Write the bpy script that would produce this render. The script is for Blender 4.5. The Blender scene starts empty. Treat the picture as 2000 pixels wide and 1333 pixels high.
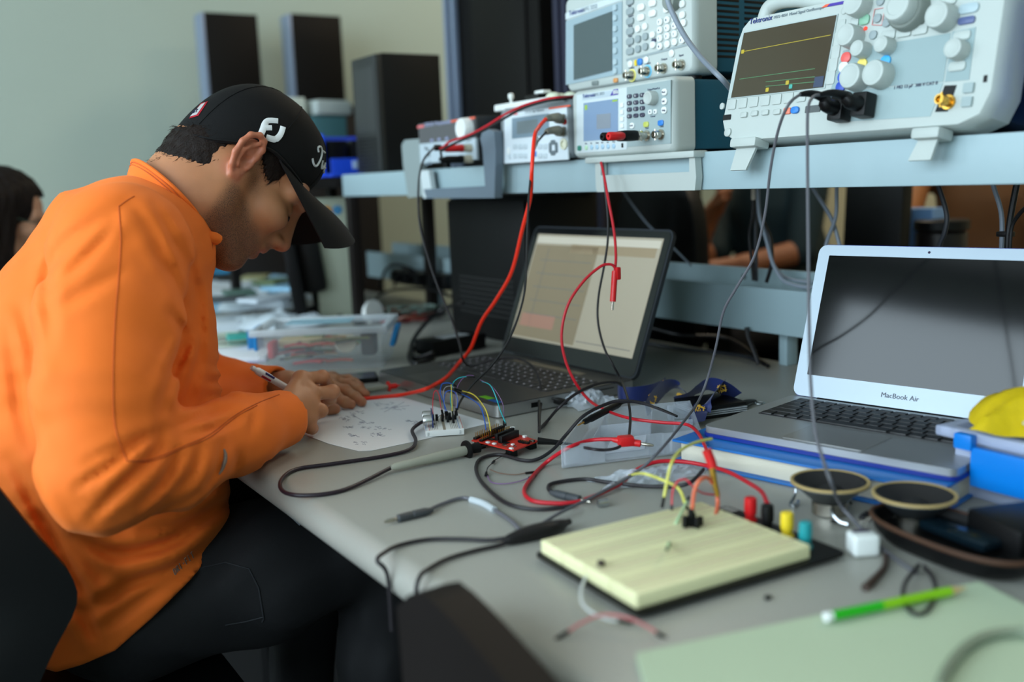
import bpy, bmesh, math, random
import numpy as np
import openvdb
from mathutils import Vector as V, Matrix as M
from mathutils.bvhtree import BVHTree
random.seed(7)
S = bpy.context.scene
COL = S.collection
PI = math.pi

# ------------------------------------------------------------------ camera
EYE = V((0, 0, 1.12))
YAW, PITCH, ROLL = math.radians(32.4), math.radians(9.2), math.radians(-2.25)
FPX = 1944.4
_f = V((math.sin(YAW)*math.cos(PITCH), math.cos(YAW)*math.cos(PITCH), -math.sin(PITCH)))
_r0 = V((math.cos(YAW), -math.sin(YAW), 0)); _u0 = _r0.cross(_f)
RT = _r0*math.cos(ROLL)+_u0*math.sin(ROLL)
UP = _u0*math.cos(ROLL)-_r0*math.sin(ROLL)
def ray(px, py): return _f+RT*((px-1000)/FPX)+UP*((667-py)/FPX)
def T(px, py, h=0.0):                      # point on the table top plane, h above it
    d = ray(px, py); return EYE+d*((.75+h-EYE.z)/d.z)
def PY(px, py, Y): d = ray(px, py); return EYE+d*(Y/d.y)
def PX(px, py, X): d = ray(px, py); return EYE+d*(X/d.x)
cd = bpy.data.cameras.new('camera'); cam = bpy.data.objects.new('camera', cd); COL.objects.link(cam)
cd.sensor_width = 36; cd.lens = FPX*36/2000; cd.clip_start = .05
_m = M((( RT.x, UP.x, -_f.x, EYE.x), (RT.y, UP.y, -_f.y, EYE.y), (RT.z, UP.z, -_f.z, EYE.z), (0, 0, 0, 1)))
cam.matrix_world = _m
S.camera = cam
cd.dof.use_dof = True; cd.dof.focus_distance = 1.40; cd.dof.aperture_fstop = 2.1; cd.dof.aperture_blades = 9

# ------------------------------------------------------------------ materials
def lin(c): c /= 255.0; return c/12.92 if c <= .04045 else ((c+.055)/1.055)**2.4
def rgb(c): return (lin(c[0]), lin(c[1]), lin(c[2]), 1)
MATS = {}
def mat(name, c, rough=.5, metal=0, vary=0, vscale=20, bump=0, bscale=200, trans=0, alpha=1, emit=0, spec=.5, ior=1.45, sheen=0, sss=0, coat=0, stint=None):
    if name in MATS: return MATS[name]
    m = bpy.data.materials.new(name); m.use_nodes = True; MATS[name] = m
    nt = m.node_tree; b = nt.nodes['Principled BSDF']; L = nt.links
    b.inputs['Base Color'].default_value = rgb(c); b.inputs['Roughness'].default_value = rough
    b.inputs['Metallic'].default_value = metal; b.inputs['IOR'].default_value = ior
    b.inputs['Transmission Weight'].default_value = trans; b.inputs['Alpha'].default_value = alpha
    b.inputs['Specular IOR Level'].default_value = spec
    b.inputs['Sheen Weight'].default_value = sheen; b.inputs['Coat Weight'].default_value = coat
    if stint: b.inputs['Sheen Tint'].default_value = rgb(stint)
    if sss:
        b.inputs['Subsurface Weight'].default_value = sss; b.inputs['Subsurface Radius'].default_value = (1, .35, .2)
        b.inputs['Subsurface Scale'].default_value = .006
    if emit:
        b.inputs['Emission Color'].default_value = rgb(c); b.inputs['Emission Strength'].default_value = emit
    tc = nt.nodes.new('ShaderNodeTexCoord')
    if vary:
        n = nt.nodes.new('ShaderNodeTexNoise'); n.inputs['Scale'].default_value = vscale; n.inputs['Detail'].default_value = 5
        L.new(tc.outputs['Object'], n.inputs['Vector'])
        mx = nt.nodes.new('ShaderNodeMix'); mx.data_type = 'RGBA'
        cc = rgb(c); mx.inputs[6].default_value = tuple(max(0, x*(1-vary)) for x in cc[:3])+(1,)
        mx.inputs[7].default_value = tuple(min(1, x*(1+vary)) for x in cc[:3])+(1,)
        L.new(n.outputs['Fac'], mx.inputs[0]); L.new(mx.outputs[2], b.inputs['Base Color'])
    if bump:
        n2 = nt.nodes.new('ShaderNodeTexNoise'); n2.inputs['Scale'].default_value = bscale; n2.inputs['Detail'].default_value = 3
        L.new(tc.outputs['Object'], n2.inputs['Vector'])
        bp = nt.nodes.new('ShaderNodeBump'); bp.inputs['Strength'].default_value = bump; bp.inputs['Distance'].default_value = .001
        L.new(n2.outputs['Fac'], bp.inputs['Height']); L.new(bp.outputs['Normal'], b.inputs['Normal'])
    return m

# ------------------------------------------------------------------ objects
MW = {}                                     # world matrix of every object by name
def tag(o, label=None, cat=None, group=None, kind=None):
    if label: o['label'] = label
    if cat: o['category'] = cat
    if group: o['group'] = group
    if kind: o['kind'] = kind
    return o
def frame(o=(0, 0, 0), rz=0, cols=None):
    if cols: 
        m = M.Identity(4)
        for i in range(3):
            for j in range(3): m[j][i] = cols[i][j]
    else: m = M.Rotation(rz, 4, 'Z')
    m.translation = V(o); return m
def thing(name, label, cat, m=None, group=None):
    o = bpy.data.objects.new(name, None); COL.objects.link(o); o.empty_display_size = .05
    m = m if isinstance(m, M) else frame(m or (0, 0, 0))
    o.matrix_world = m; MW[o.name] = m.copy()
    return tag(o, label, cat, group)
class B:
    """collects shapes in one bmesh; .done() links it as ONE object"""
    def __init__(s, m=None): s.bm = bmesh.new(); s.m = m or M.Identity(4)
    def _x(s, vs, m):
        mm = s.m @ m if m is not None else s.m
        for v in vs: v.co = mm @ v.co
    def box(s, c, d, bev=0, rot=None, seg=2):
        r = bmesh.ops.create_cube(s.bm, size=1); vs = r['verts']
        for v in vs: v.co = V((v.co.x*d[0], v.co.y*d[1], v.co.z*d[2]))
        if bev:
            es = list({e for v in vs for e in v.link_edges})
            rr = bmesh.ops.bevel(s.bm, geom=es, offset=min(bev, min(d)*.49), segments=seg, profile=.6, affect='EDGES')
            vs = list({v for f in rr['faces'] for v in f.verts} | {v for v in vs if v.is_valid})
            seen = set(vs); st = list(vs)
            while st:
                v = st.pop()
                for e in v.link_edges:
                    w = e.other_vert(v)
                    if w not in seen: seen.add(w); st.append(w)
            vs = list(seen)
        m = M.Translation(V(c))
        if rot is not None: m = m @ rot
        s._x(vs, m); return s
    def ring(s, pts): return [s.bm.verts.new(s.m @ V(p)) for p in pts]
    def skin(s, rings, closed=True, cap=True):
        for a, b in zip(rings, rings[1:]):
            n = len(a)
            for i in range(n if closed else n-1):
                j = (i+1) % n
                try: s.bm.faces.new((a[i], a[j], b[j], b[i]))
                except ValueError: pass
        if cap:
            for r in (rings[0][::-1], rings[-1]):
                try: s.bm.faces.new(r)
                except ValueError: pass
        return s
    def cyl(s, p0, p1, r0, r1=None, n=16, cap=True):
        r1 = r0 if r1 is None else r1
        p0, p1 = V(p0), V(p1); t = (p1-p0).normalized()
        a = t.orthogonal().normalized(); b = t.cross(a)
        R = [[p+(a*math.cos(k*2*PI/n)+b*math.sin(k*2*PI/n))*r for k in range(n)] for p, r in ((p0, r0), (p1, r1))]
        return s.skin([s.ring(x) for x in R], True, cap)
    def lathe(s, prof, p0, ax, n=24, cap=True):     # prof: (radius, along axis)
        p0, t = V(p0), V(ax).normalized(); a = t.orthogonal().normalized(); b = t.cross(a)
        R = [s.ring([p0+t*h+(a*math.cos(k*2*PI/n)+b*math.sin(k*2*PI/n))*max(r, 1e-5) for k in range(n)]) for r, h in prof]
        return s.skin(R, True, cap)
    def tube(s, pts, r, n=8, sub=6, cap=True, flat=None, closed=False):
        P = spline(pts, sub, closed) if sub else [V(p) for p in pts]
        rr = r if callable(r) else (lambda t: r)
        N = len(P); T_ = []
        for i in range(N):
            a = P[(i-1) % N] if closed else P[max(i-1, 0)]
            b = P[(i+1) % N] if closed else P[min(i+1, N-1)]
            d = b-a; T_.append(d.normalized() if d.length > 1e-9 else V((0, 0, 1)))
        u = T_[0].orthogonal().normalized(); R = []
        if flat is not None: u = (V(flat)-T_[0]*V(flat).dot(T_[0])).normalized()
        for i in range(N):
            if flat is not None: u = V(flat)
            u = (u-T_[i]*u.dot(T_[i]))
            u = u.normalized() if u.length > 1e-6 else T_[i].orthogonal().normalized()
            w = T_[i].cross(u); q = rr(i/(N-1))
            qa, qb = q if isinstance(q, tuple) else (q, q)
            R.append(s.ring([P[i]+u*math.cos(k*2*PI/n)*qa+w*math.sin(k*2*PI/n)*qb for k in range(n)]))
        if closed: R.append(R[0])
        return s.skin(R, True, cap and not closed)
    def prism(s, poly, d0, d1, m=None):             # poly in local x,z ; extruded along y from d0 to d1
        a = s.ring([(p[0], d0, p[1]) for p in poly]); b = s.ring([(p[0], d1, p[1]) for p in poly])
        return s.skin([a, b])
    def slab(s, poly, z0, z1):                      # poly in x,y ; extruded in z
        a = s.ring([(p[0], p[1], z0) for p in poly]); b = s.ring([(p[0], p[1], z1) for p in poly])
        return s.skin([a, b])
    def sph(s, c, r, n=14, m=16, rot=None):
        r = (r, r, r) if not isinstance(r, (tuple, list)) else r
        x = bmesh.ops.create_uvsphere(s.bm, u_segments=m, v_segments=n, radius=1)
        mm = M.Translation(V(c))
        if rot is not None: mm = mm @ rot
        s._x(x['verts'], mm @ M.Diagonal((*r, 1))); return s
    def grid(s, f, nu, nv, thick=0):                # f(u,v) -> point
        R = [[s.bm.verts.new(s.m @ V(f(i/nu, j/nv))) for j in range(nv+1)] for i in range(nu+1)]
        fs = [s.bm.faces.new((R[i][j], R[i+1][j], R[i+1][j+1], R[i][j+1])) for i in range(nu) for j in range(nv)]
        if thick:
            bmesh.ops.recalc_face_normals(s.bm, faces=fs)
            bmesh.ops.solidify(s.bm, geom=fs, thickness=thick)
        return s
    def done(s, name, m, parent=None, smooth=True, local=True, label=None, sharp=38):
        bmesh.ops.recalc_face_normals(s.bm, faces=s.bm.faces[:])
        me = bpy.data.meshes.new(name)
        if parent is None:
            if s.bm.verts:
                xs = [v.co for v in s.bm.verts]
                lo = V([min(v[i] for v in xs) for i in range(3)]); hi = V([max(v[i] for v in xs) for i in range(3)])
                c = (lo+hi)/2; c.z = lo.z
            else: c = V()
            for v in s.bm.verts: v.co -= c
        elif not local:
            inv = MW[parent.name].inverted()
            for v in s.bm.verts: v.co = inv @ v.co
        s.bm.to_mesh(me); s.bm.free()
        return link(name, me, m, parent, c if parent is None else None, smooth, label, sharp)
def link(name, me, m, parent=None, loc=None, smooth=True, label=None, sharp=38):
    ms = m if isinstance(m, (list, tuple)) else [m]
    for x in ms: me.materials.append(x)
    if smooth:
        me.shade_smooth()
        if sharp: me.set_sharp_from_angle(angle=math.radians(sharp))
    o = bpy.data.objects.new(name, me); COL.objects.link(o)
    if parent is not None:
        o.parent = parent; MW[o.name] = MW[parent.name].copy()
    elif loc is not None:
        o.location = loc; MW[o.name] = M.Translation(loc)
    if label: o['label'] = label
    return o
def struct(name, b, m, smooth=False):
    o = b.done(name, m, None, smooth); o['kind'] = 'structure'; return o
def spline(pts, sub=6, closed=False):
    P = [V(p) for p in pts]; n = len(P)
    if n < 3: return P
    out = []
    for i in range(n if closed else n-1):
        if closed: p0, p1, p2, p3 = P[(i-1) % n], P[i], P[(i+1) % n], P[(i+2) % n]
        else: p0, p1, p2, p3 = P[max(i-1, 0)], P[i], P[i+1], P[min(i+2, n-1)]
        for k in range(sub):
            t = k/sub
            out.append(.5*((2*p1)+(p2-p0)*t+(2*p0-5*p1+4*p2-p3)*t*t+(3*p1-p0-3*p2+p3)*t**3))
    if not closed: out.append(P[-1])
    return out
def rpoly(x0, z0, x1, z1, r, n=5):                 # rounded rectangle outline
    o = []
    for cx, cz, a in ((x1-r, z1-r, 0), (x0+r, z1-r, 90), (x0+r, z0+r, 180), (x1-r, z0+r, 270)):
        for k in range(n+1):
            t = math.radians(a+90*k/n); o.append((cx+r*math.cos(t), cz+r*math.sin(t)))
    return o
def text_mesh(txt, size, depth=.0004, shear=0, bold=0):
    cu = bpy.data.curves.new('t', 'FONT'); cu.body = txt; cu.size = size; cu.extrude = depth; cu.shear = shear
    cu.offset = bold; cu.resolution_u = 3
    ob = bpy.data.objects.new('t', cu)
    me = bpy.data.meshes.new_from_object(ob)
    bpy.data.objects.remove(ob); bpy.data.curves.remove(cu); return me
def lettering(txt, size, m4, material, parent, name='lettering', shear=0, bold=0, depth=.0003):
    """flat text; m4 places text x,y plane in the parent's local space"""
    me = text_mesh(txt, size, depth, shear, bold); me.transform(m4); me.name = name
    return link(name, me, material, parent, smooth=False)
def FACE(u, w, d=-.0006):                           # text matrix on an instrument face (local x right, z up, -y to the viewer)
    return M(((1, 0, 0, u), (0, 0, -1, d), (0, 1, 0, w), (0, 0, 0, 1)))

# ------------------------------------------------------------------ signed-distance modelling for bodies and cloth
class SDF:
    def __init__(s, lo, hi, res):
        s.lo = np.array(lo, np.float32); s.res = res
        s.n = [int(math.ceil((hi[i]-lo[i])/res))+1 for i in range(3)]
        s.ax = [s.lo[i]+res*np.arange(s.n[i], dtype=np.float32) for i in range(3)]
        s.F = np.full(s.n, .2, np.float32)
    def sub(s, lo, hi):
        sl = []
        for i in range(3):
            a = max(0, int((lo[i]-s.lo[i])/s.res)); b = min(s.n[i], int((hi[i]-s.lo[i])/s.res)+2)
            if b <= a: return None
            sl.append(slice(a, b))
        X = s.ax[0][sl[0]][:, None, None]; Y = s.ax[1][sl[1]][None, :, None]; Z = s.ax[2][sl[2]][None, None, :]
        return tuple(sl), X, Y, Z
    def mix(s, sl, d, k, op):
        a = s.F[sl]
        if op == 'u':
            h = np.clip(.5+.5*(a-d)/k, 0, 1); s.F[sl] = a*(1-h)+d*h-k*h*(1-h)
        elif op == 's':
            d = -d; h = np.clip(.5-.5*(a-d)/k, 0, 1); s.F[sl] = a*(1-h)+d*h+k*h*(1-h)
        else:
            h = np.clip(.5-.5*(a-d)/k, 0, 1); s.F[sl] = a*(1-h)+d*h+k*h*(1-h)
    def cone(s, p0, p1, r0, r1, k=.01, sc=(1, 1, 1), op='u'):
        p0, p1 = np.array(p0, np.float32), np.array(p1, np.float32); sc = np.array(sc, np.float32)
        mr = max(r0, r1)/sc+2*k+2*s.res
        q = s.sub(np.minimum(p0, p1)-mr, np.maximum(p0, p1)+mr)
        if q is None: return s
        sl, X, Y, Z = q; d = (p1-p0)*sc; L = float(d@d)+1e-12
        x, y, z = (X-p0[0])*sc[0], (Y-p0[1])*sc[1], (Z-p0[2])*sc[2]
        t = np.clip((x*d[0]+y*d[1]+z*d[2])/L, 0, 1)
        D = np.sqrt((x-t*d[0])**2+(y-t*d[1])**2+(z-t*d[2])**2)-(r0+(r1-r0)*t)
        s.mix(sl, D, k, op); return s
    def chain(s, pts, k=.01, sc=(1, 1, 1)):
        for (a, ra), (b, rb) in zip(pts, pts[1:]): s.cone(a, b, ra, rb, k, sc)
        return s
    def ell(s, c, r, k=.01, rot=None, op='u'):
        c = np.array(c, np.float32); r = np.array(r, np.float32); m = float(r.max())+2*k+2*s.res
        q = s.sub(c-m, c+m)
        if q is None: return s
        sl, X, Y, Z = q; x, y, z = X-c[0], Y-c[1], Z-c[2]
        if rot is not None:
            R = np.array(rot.to_3x3().transposed(), np.float32)
            x, y, z = R[0, 0]*x+R[0, 1]*y+R[0, 2]*z, R[1, 0]*x+R[1, 1]*y+R[1, 2]*z, R[2, 0]*x+R[2, 1]*y+R[2, 2]*z
        k0 = np.sqrt((x/r[0])**2+(y/r[1])**2+(z/r[2])**2); k1 = np.sqrt((x/r[0]**2)**2+(y/r[1]**2)**2+(z/r[2]**2)**2)+1e-9
        s.mix(sl, k0*(k0-1)/k1, k, op); return s
    def pix(s):                                     # photo coordinates of every cell
        X, Y, Z = s.ax[0][:, None, None], s.ax[1][None, :, None], s.ax[2][None, None, :]-EYE.z
        f = X*_f.x+Y*_f.y+Z*_f.z
        return 1000+FPX*(X*RT.x+Y*RT.y+Z*RT.z)/f, 667-FPX*(X*UP.x+Y*UP.y+Z*UP.z)/f, f
    def arrays(s):
        g = openvdb.FloatGrid(background=.2); g.copyFromArray(np.ascontiguousarray(s.F))
        p, q = g.convertToQuads(isovalue=0.0)
        return p*s.res+s.lo, q
def np_mesh(name, p, q):
    me = bpy.data.meshes.new(name)
    a = p[q[:, 0]]; n = np.cross(p[q[:, 1]]-a, p[q[:, 2]]-a)
    if float((a*n).sum()) < 0: q = q[:, ::-1]
    me.vertices.add(len(p)); me.vertices.foreach_set('co', np.asarray(p, np.float32).ravel())
    me.loops.add(q.size); me.loops.foreach_set('vertex_index', np.ascontiguousarray(q, np.int32).ravel())
    me.polygons.add(len(q)); me.polygons.foreach_set('loop_start', np.arange(0, q.size, 4, dtype=np.int32))
    me.update(calc_edges=True); me.validate(); return me
def seg2(px, py, pts):                              # distance in the photo plane to a polyline
    D = None
    for (x0, y0), (x1, y1) in zip(pts, pts[1:]):
        dx, dy = x1-x0, y1-y0; L = dx*dx+dy*dy+1e-9
        t = np.clip(((px-x0)*dx+(py-y0)*dy)/L, 0, 1)
        d = (px-x0-t*dx)**2+(py-y0-t*dy)**2
        D = d if D is None else np.minimum(D, d)
    return np.sqrt(D)
def seg2t(px, py, pts):                             # distance to a polyline and the position along it, 0..1
    L_ = [math.hypot(b[0]-a[0], b[1]-a[1]) for a, b in zip(pts, pts[1:])]; tot = sum(L_)+1e-9; acc = 0; D = TT = None
    for ((x0, y0), (x1, y1)), l in zip(zip(pts, pts[1:]), L_):
        dx, dy = x1-x0, y1-y0; t = np.clip(((px-x0)*dx+(py-y0)*dy)/(l*l+1e-9), 0, 1)
        d = np.sqrt((px-x0-t*dx)**2+(py-y0-t*dy)**2); tt = (acc+t*l)/tot
        if D is None: D, TT = d, tt
        else: m_ = d < D; D = np.where(m_, d, D); TT = np.where(m_, tt, TT)
        acc += l
    return D, TT
def poly2(px, py, P):                               # signed distance to a polygon, negative inside
    D = seg2(px, py, P+[P[0]]); ins = np.zeros(np.broadcast(px, py).shape, bool)
    for (x0, y0), (x1, y1) in zip(P, P[1:]+[P[0]]):
        c = ((y0 > py) != (y1 > py)) & (px < (x1-x0)*(py-y0)/((y1-y0) if y1 != y0 else 1e-9)+x0)
        ins ^= c
    return np.where(ins, -D, D)
class Surf:
    """ray casts from photo positions on to finished surfaces, for seams, prints and badges"""
    def __init__(s, me, m=None):
        m = m or M.Identity(4)
        s.b = BVHTree.FromPolygons([m @ v.co for v in me.vertices], [tuple(p.vertices) for p in me.polygons])
    def __call__(s, px, py, off=0):
        d = ray(px, py).normalized(); h, n, i, t = s.b.ray_cast(EYE, d)
        if h is None: return None
        if n.dot(d) > 0: n = -n
        return h+n*off
    def line(s, pts, off, step=6):
        o = []
        for (x0, y0), (x1, y1) in zip(pts, pts[1:]):
            k = max(1, int(math.hypot(x1-x0, y1-y0)/step))
            for i in range(k):
                q = s(x0+(x1-x0)*i/k, y0+(y1-y0)*i/k, off)
                if q: o.append(q)
        q = s(*pts[-1], off)
        if q: o.append(q)
        return o
EXPO = 0.46; LAMP_P = 18; WIN_P1, WIN_P2, WIN_P3 = 80, 120, 60; WIN_COL = (.74, .90, 1)
# ================================================================== the setting
wallm = mat('wall_paint', (176, 188, 176), .85, vary=.03, vscale=3, bump=.15, bscale=90)
wallr = mat('warm_wall_paint', (190, 176, 142), .85, vary=.03, vscale=3)
ceilm = mat('ceiling_tile', (205, 205, 200), .9)
floorm = mat('floor_carpet', (13, 13, 13), .95, vary=.3, vscale=60)
framem = mat('window_frame_paint', (70, 70, 72), .5)
X0, X1, Y0, Y1, ZC = -2.6, 4.7, -2.6, 4.3, 3.35
struct('floor', B().box(((X0+X1)/2, (Y0+Y1)/2, -.05), (X1-X0+.4, Y1-Y0+.4, .1)), floorm)
struct('ceiling', B().box(((X0+X1)/2, (Y0+Y1)/2, ZC+.05), (X1-X0+.4, Y1-Y0+.4, .1)), ceilm)
struct('wall_back', B().box(((X0+X1)/2, Y1+.06, ZC/2), (X1-X0+.24, .12, ZC)), wallm)
struct('wall_front', B().box(((X0+X1)/2, Y0-.06, ZC/2), (X1-X0+.24, .12, ZC)), wallm)
struct('wall_right', B().box((X1+.06, (Y0+Y1)/2, ZC/2), (.12, Y1-Y0, ZC)), wallr)
WINS = [(-2.2, -.6), (-.2, 2.3), (2.95, 4.0)]; WZ0, WZ1 = .85, 3.15
b = B(); ys = [Y0]+[y for w in WINS for y in w]+[Y1]
for a, c in zip(ys[0::2], ys[1::2]): b.box((X0-.06, (a+c)/2, ZC/2), (.12, c-a, ZC))
for a, c in WINS:
    b.box((X0-.06, (a+c)/2, WZ0/2), (.12, c-a, WZ0)); b.box((X0-.06, (a+c)/2, (WZ1+ZC)/2), (.12, c-a, ZC-WZ1))
struct('wall_left', b, wallm)
for i, (a, c) in enumerate(WINS):
    b = B(); m_ = (a+c)/2
    for z in (WZ0+.02, WZ1-.02): b.box((X0-.06, m_, z), (.1, c-a, .04))
    for y in (a+.02, c-.02, m_): b.box((X0-.06, y, (WZ0+WZ1)/2), (.1, .04, WZ1-WZ0-.081))
    struct('window_%d' % (i+1), b, framem)
b = B().box(((X0+X1)/2, Y1-.008, .05), (X1-X0, .016, .1)); struct('baseboard_back', b, framem)

w = bpy.data.worlds.new('sky'); S.world = w; w.use_nodes = True
nt = w.node_tree; bg = nt.nodes['Background']
sky = nt.nodes.new('ShaderNodeTexSky'); sky.sky_type = 'HOSEK_WILKIE'; sky.turbidity = 6; sky.sun_direction = (.5, .3, .8)
bg.inputs['Strength'].default_value = .9; nt.links.new(sky.outputs[0], bg.inputs['Color'])
def area(name, loc, size, power, color, rot):
    l = bpy.data.lights.new(name, 'AREA'); l.shape = 'RECTANGLE'; l.size, l.size_y = size; l.energy = power; l.color = color
    o = bpy.data.objects.new(name, l); COL.objects.link(o); o.location = loc; o.rotation_euler = rot
    return o
WINP = (WIN_P1, WIN_P2, WIN_P3)
for i, (a, c) in enumerate(WINS):                     # daylight coming through each window
    area('window_daylight', (X0-.16, (a+c)/2, (WZ0+WZ1)/2), (WZ1-WZ0, c-a), WINP[i], WIN_COL, (0, -PI/2, 0))
lampm = mat('lamp_diffuser', (255, 240, 215), .6, emit=1.5)
for x, y in ((2.9, 3.0), (2.9, .6)):                    # recessed ceiling lamps over the far aisle
    t = thing('ceiling_lamp', 'square recessed ceiling lamp over the aisle behind the bench', 'ceiling lamp', (x, y, ZC), 'ceiling lamps over the aisle')
    B().box((0, 0, -.012), (.66, .66, .024), .004).done('lamp_housing', framem, t)
    B().box((0, 0, -.026), (.58, .58, .004)).done('lamp_diffuser', lampm, t)
    area('lamp_light', (x, y, ZC-.04), (.55, .55), LAMP_P, (1, .84, .62), (0, 0, 0))

# ================================================================== bench and instrument shelf
topm = mat('bench_laminate', (154, 153, 145), .34, vary=.035, vscale=220, bump=.05, bscale=900)
steelm = mat('pale_painted_steel', (152, 174, 180), .42, vary=.02, vscale=12)
darkm = mat('black_powder_coat', (12, 12, 13), .5, spec=.3)
brownm = mat('dark_brown_metal', (24, 19, 17), .5, spec=.3)
BX0, BX1, BY0, BY1 = .395, 1.46, -.55, 3.84
bench = thing('lab_bench', 'long grey laminate lab bench running from the foreground to the far wall', 'table', (.93, 1.8, 0))
prof = [(BX1, .75)]; R = .022
prof += [(BX0+R-R*math.sin(math.radians(a)), .75-R+R*math.cos(math.radians(a))) for a in range(0, 181, 15)]
prof += [(BX1, .706)]
b = B(); ra = b.ring([(x, BY0, z) for x, z in prof]); rb = b.ring([(x, BY1, z) for x, z in prof]); b.skin([ra, rb])
b.done('tabletop', topm, bench, local=False)
for y in (-.45, 1.9, 3.7):
    B().box((.60, y, .353), (.05, .05, .706), .004).done('leg', darkm, bench, local=False)
    B().box((1.38, y, .353), (.05, .05, .706), .004).done('leg', darkm, bench, local=False)
    B().box((.99, y, .68), (.728, .04, .05), .004).done('crossbar', darkm, bench, local=False)
B().box((1.385, 1.64, .45), (.018, 4.4, .42)).done('modesty_panel', darkm, bench, local=False)
FX = 1.08; SZ0, SZ1 = 1.12-.0268, 1.12+.0308; SYE = 2.52
shelf = thing('instrument_shelf', 'pale blue-grey steel shelf carrying the test instruments above the bench', 'shelf', (1.3, 1.0, .75))
B().box((1.332, (SYE-.3)/2, SZ1-.009), (.478, SYE+.3, .018)).done('shelf_board', steelm, shelf, local=False)
b = B().box((FX+.006, (SYE-.3)/2, (SZ0+SZ1)/2), (.0125, SYE+.3, SZ1-SZ0), .0025)
b.done('fascia', steelm, shelf, local=False)
for y in (-.25, 2.13, 2.03):
    B().box((1.53, y, (.75+SZ1-.018)/2), (.03, .045, SZ1-.769), .003).done('post', brownm, shelf, local=False)
p = T(703, 636); B().box((p.x, p.y, (.75+SZ0)/2), (.028, .03, SZ0-.7505), .003).done('post', brownm, shelf, local=False)
b = B()                                              # cable tray behind the laptops: channel with a front wall
TX = 1.40; tz0, tz1 = 1.12-.304, 1.12-.2195
b.box((TX+.002, 1.425, (tz0+tz1)/2), (.004, 3.35, tz1-tz0), .001); b.box((TX+.05, 1.425, tz0+.03), (.096, 3.35, .003))
b.box((TX+.098, 1.425, (tz0+tz1)/2+.012), (.004, 3.35, tz1-tz0+.024))
b.done('cable_tray', steelm, shelf, local=False)
for y in (-.2, .55, 1.3, 2.0, 2.7): B().box((TX+.05, y, (.75+tz0)/2+.014), (.03, .02, tz0-.722), .002).done('tray_bracket', steelm, shelf, local=False)
b = B()
for px_, py_ in ((1455, 541), (1640, 560)):
    q = PX(px_, py_, TX+.096); b.cyl(q, q-V((.004, 0, 0)), .006, n=10)
b.done('screw', mat('bright_steel', (200, 205, 210), .25, 1), shelf, local=False)
# darker shelf carrying the bins past the end of the pale one
s2 = thing('side_shelf', 'dark brown shelf past the end of the pale instrument shelf holding blue bins', 'shelf', (1.2, 2.9, .75))
B().box((1.22, 2.93, SZ1-.02), (.5, .78, .03), .003).done('shelf_board', brownm, s2, local=False)
for x, y in ((1.0, 3.27), (1.36, 3.27), (1.36, 2.57)): B().box((x, y, (.7505+SZ1-.035)/2), (.03, .03, SZ1-.7855), .003).done('post', brownm, s2, local=False)
# ================================================================== test instruments on the shelf
shellm = mat('instrument_shell', (178, 186, 182), .5, bump=.05, bscale=900)
shellg = mat('instrument_face_grey', (150, 166, 167), .5)
shellw = mat('instrument_face_white', (196, 206, 208), .45)
tealm = mat('teal_painted_case', (10, 74, 92), .5, bump=.08, bscale=700)
navym = mat('navy_case', (10, 36, 62), .5)
blackm = mat('black_plastic', (9, 9, 10), .45, spec=.32)
whitep = mat('white_plastic_key', (222, 226, 224), .4)
greyk = mat('grey_rubber_key', (146, 158, 160), .55)
navyk = mat('navy_key', (44, 44, 66), .45)
redp = mat('red_plastic', (200, 24, 28), .38)
yellowp = mat('yellow_plastic', (226, 196, 40), .4)
bluep = mat('blue_plastic_key', (40, 120, 200), .4)
metalm = mat('nickel', (190, 184, 172), .22, 1)
brassm = mat('gold_plated', (206, 160, 70), .28, 1)
inkm = mat('dark_print', (50, 56, 84), .6)
inkg = mat('grey_print', (128, 140, 146), .6)
def loc(m, px, py, d=0.0):                            # photo position -> (u,w) on an instrument's face plane
    n = V((m[0][1], m[1][1], m[2][1])); o = m.translation+n*d; r = ray(px, py)
    l = m.inverted() @ (EYE+r*((o-EYE).dot(n)/r.dot(n))); return l.x, l.z
class Panel:
    def __init__(s, m, ox, oy, sc): s.m, s.ox, s.oy, s.sc = m, ox, oy, sc
    def __call__(s, x, y, d=0.0): return loc(s.m, s.ox+x/s.sc, s.oy+y/s.sc, d)
    def poly(s, pts): return [s(*p) for p in pts]
def keys(name, parent, uw, size, h, material, r=None, first=None):
    """one key shape, copied to every position on the face"""
    r = min(size)*.45 if r is None else r; o = first
    for u, w in uw:
        if o is None:
            b = B(); a = b.ring([(x, .0005, z) for x, z in rpoly(-size[0]/2, -size[1]/2, size[0]/2, size[1]/2, r, 3)])
            c = b.ring([(x, -h*.8, z) for x, z in rpoly(-size[0]/2, -size[1]/2, size[0]/2, size[1]/2, r, 3)])
            e = b.ring([(x*.86, -h, z*.86) for x, z in rpoly(-size[0]/2, -size[1]/2, size[0]/2, size[1]/2, r, 3)])
            b.skin([a, c, e]); o = b.done(name, material, parent); o.location = (u, 0, w)
        else:
            c = o.copy(); COL.objects.link(c); c.parent = parent; c.location = (u, 0, w); MW[c.name] = MW[parent.name]
    return o
def plate(name, parent, poly, d0, d1, material, label=None, parts=None):
    return B().prism(poly, d0, d1).done(name, material, parent, label=label)
def knob(name, parent, u, w, r, h, material=None, base=None):
    b = B(); b.lathe([(r*1.0, .0005), (r*1.0, -.002), (r*.97, -.003)], (u, 0, w), (0, 1, 0), 28) if base else None
    N = 28
    b.lathe([(r*.98, .0), (r*.94, -h*.82), (r*.86, -h*.97), (r*.7, -h), (r*.62, -h*.97)], (u, 0, w), (0, 1, 0), 28)
    return b.done(name, material or shellm, parent)
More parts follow.
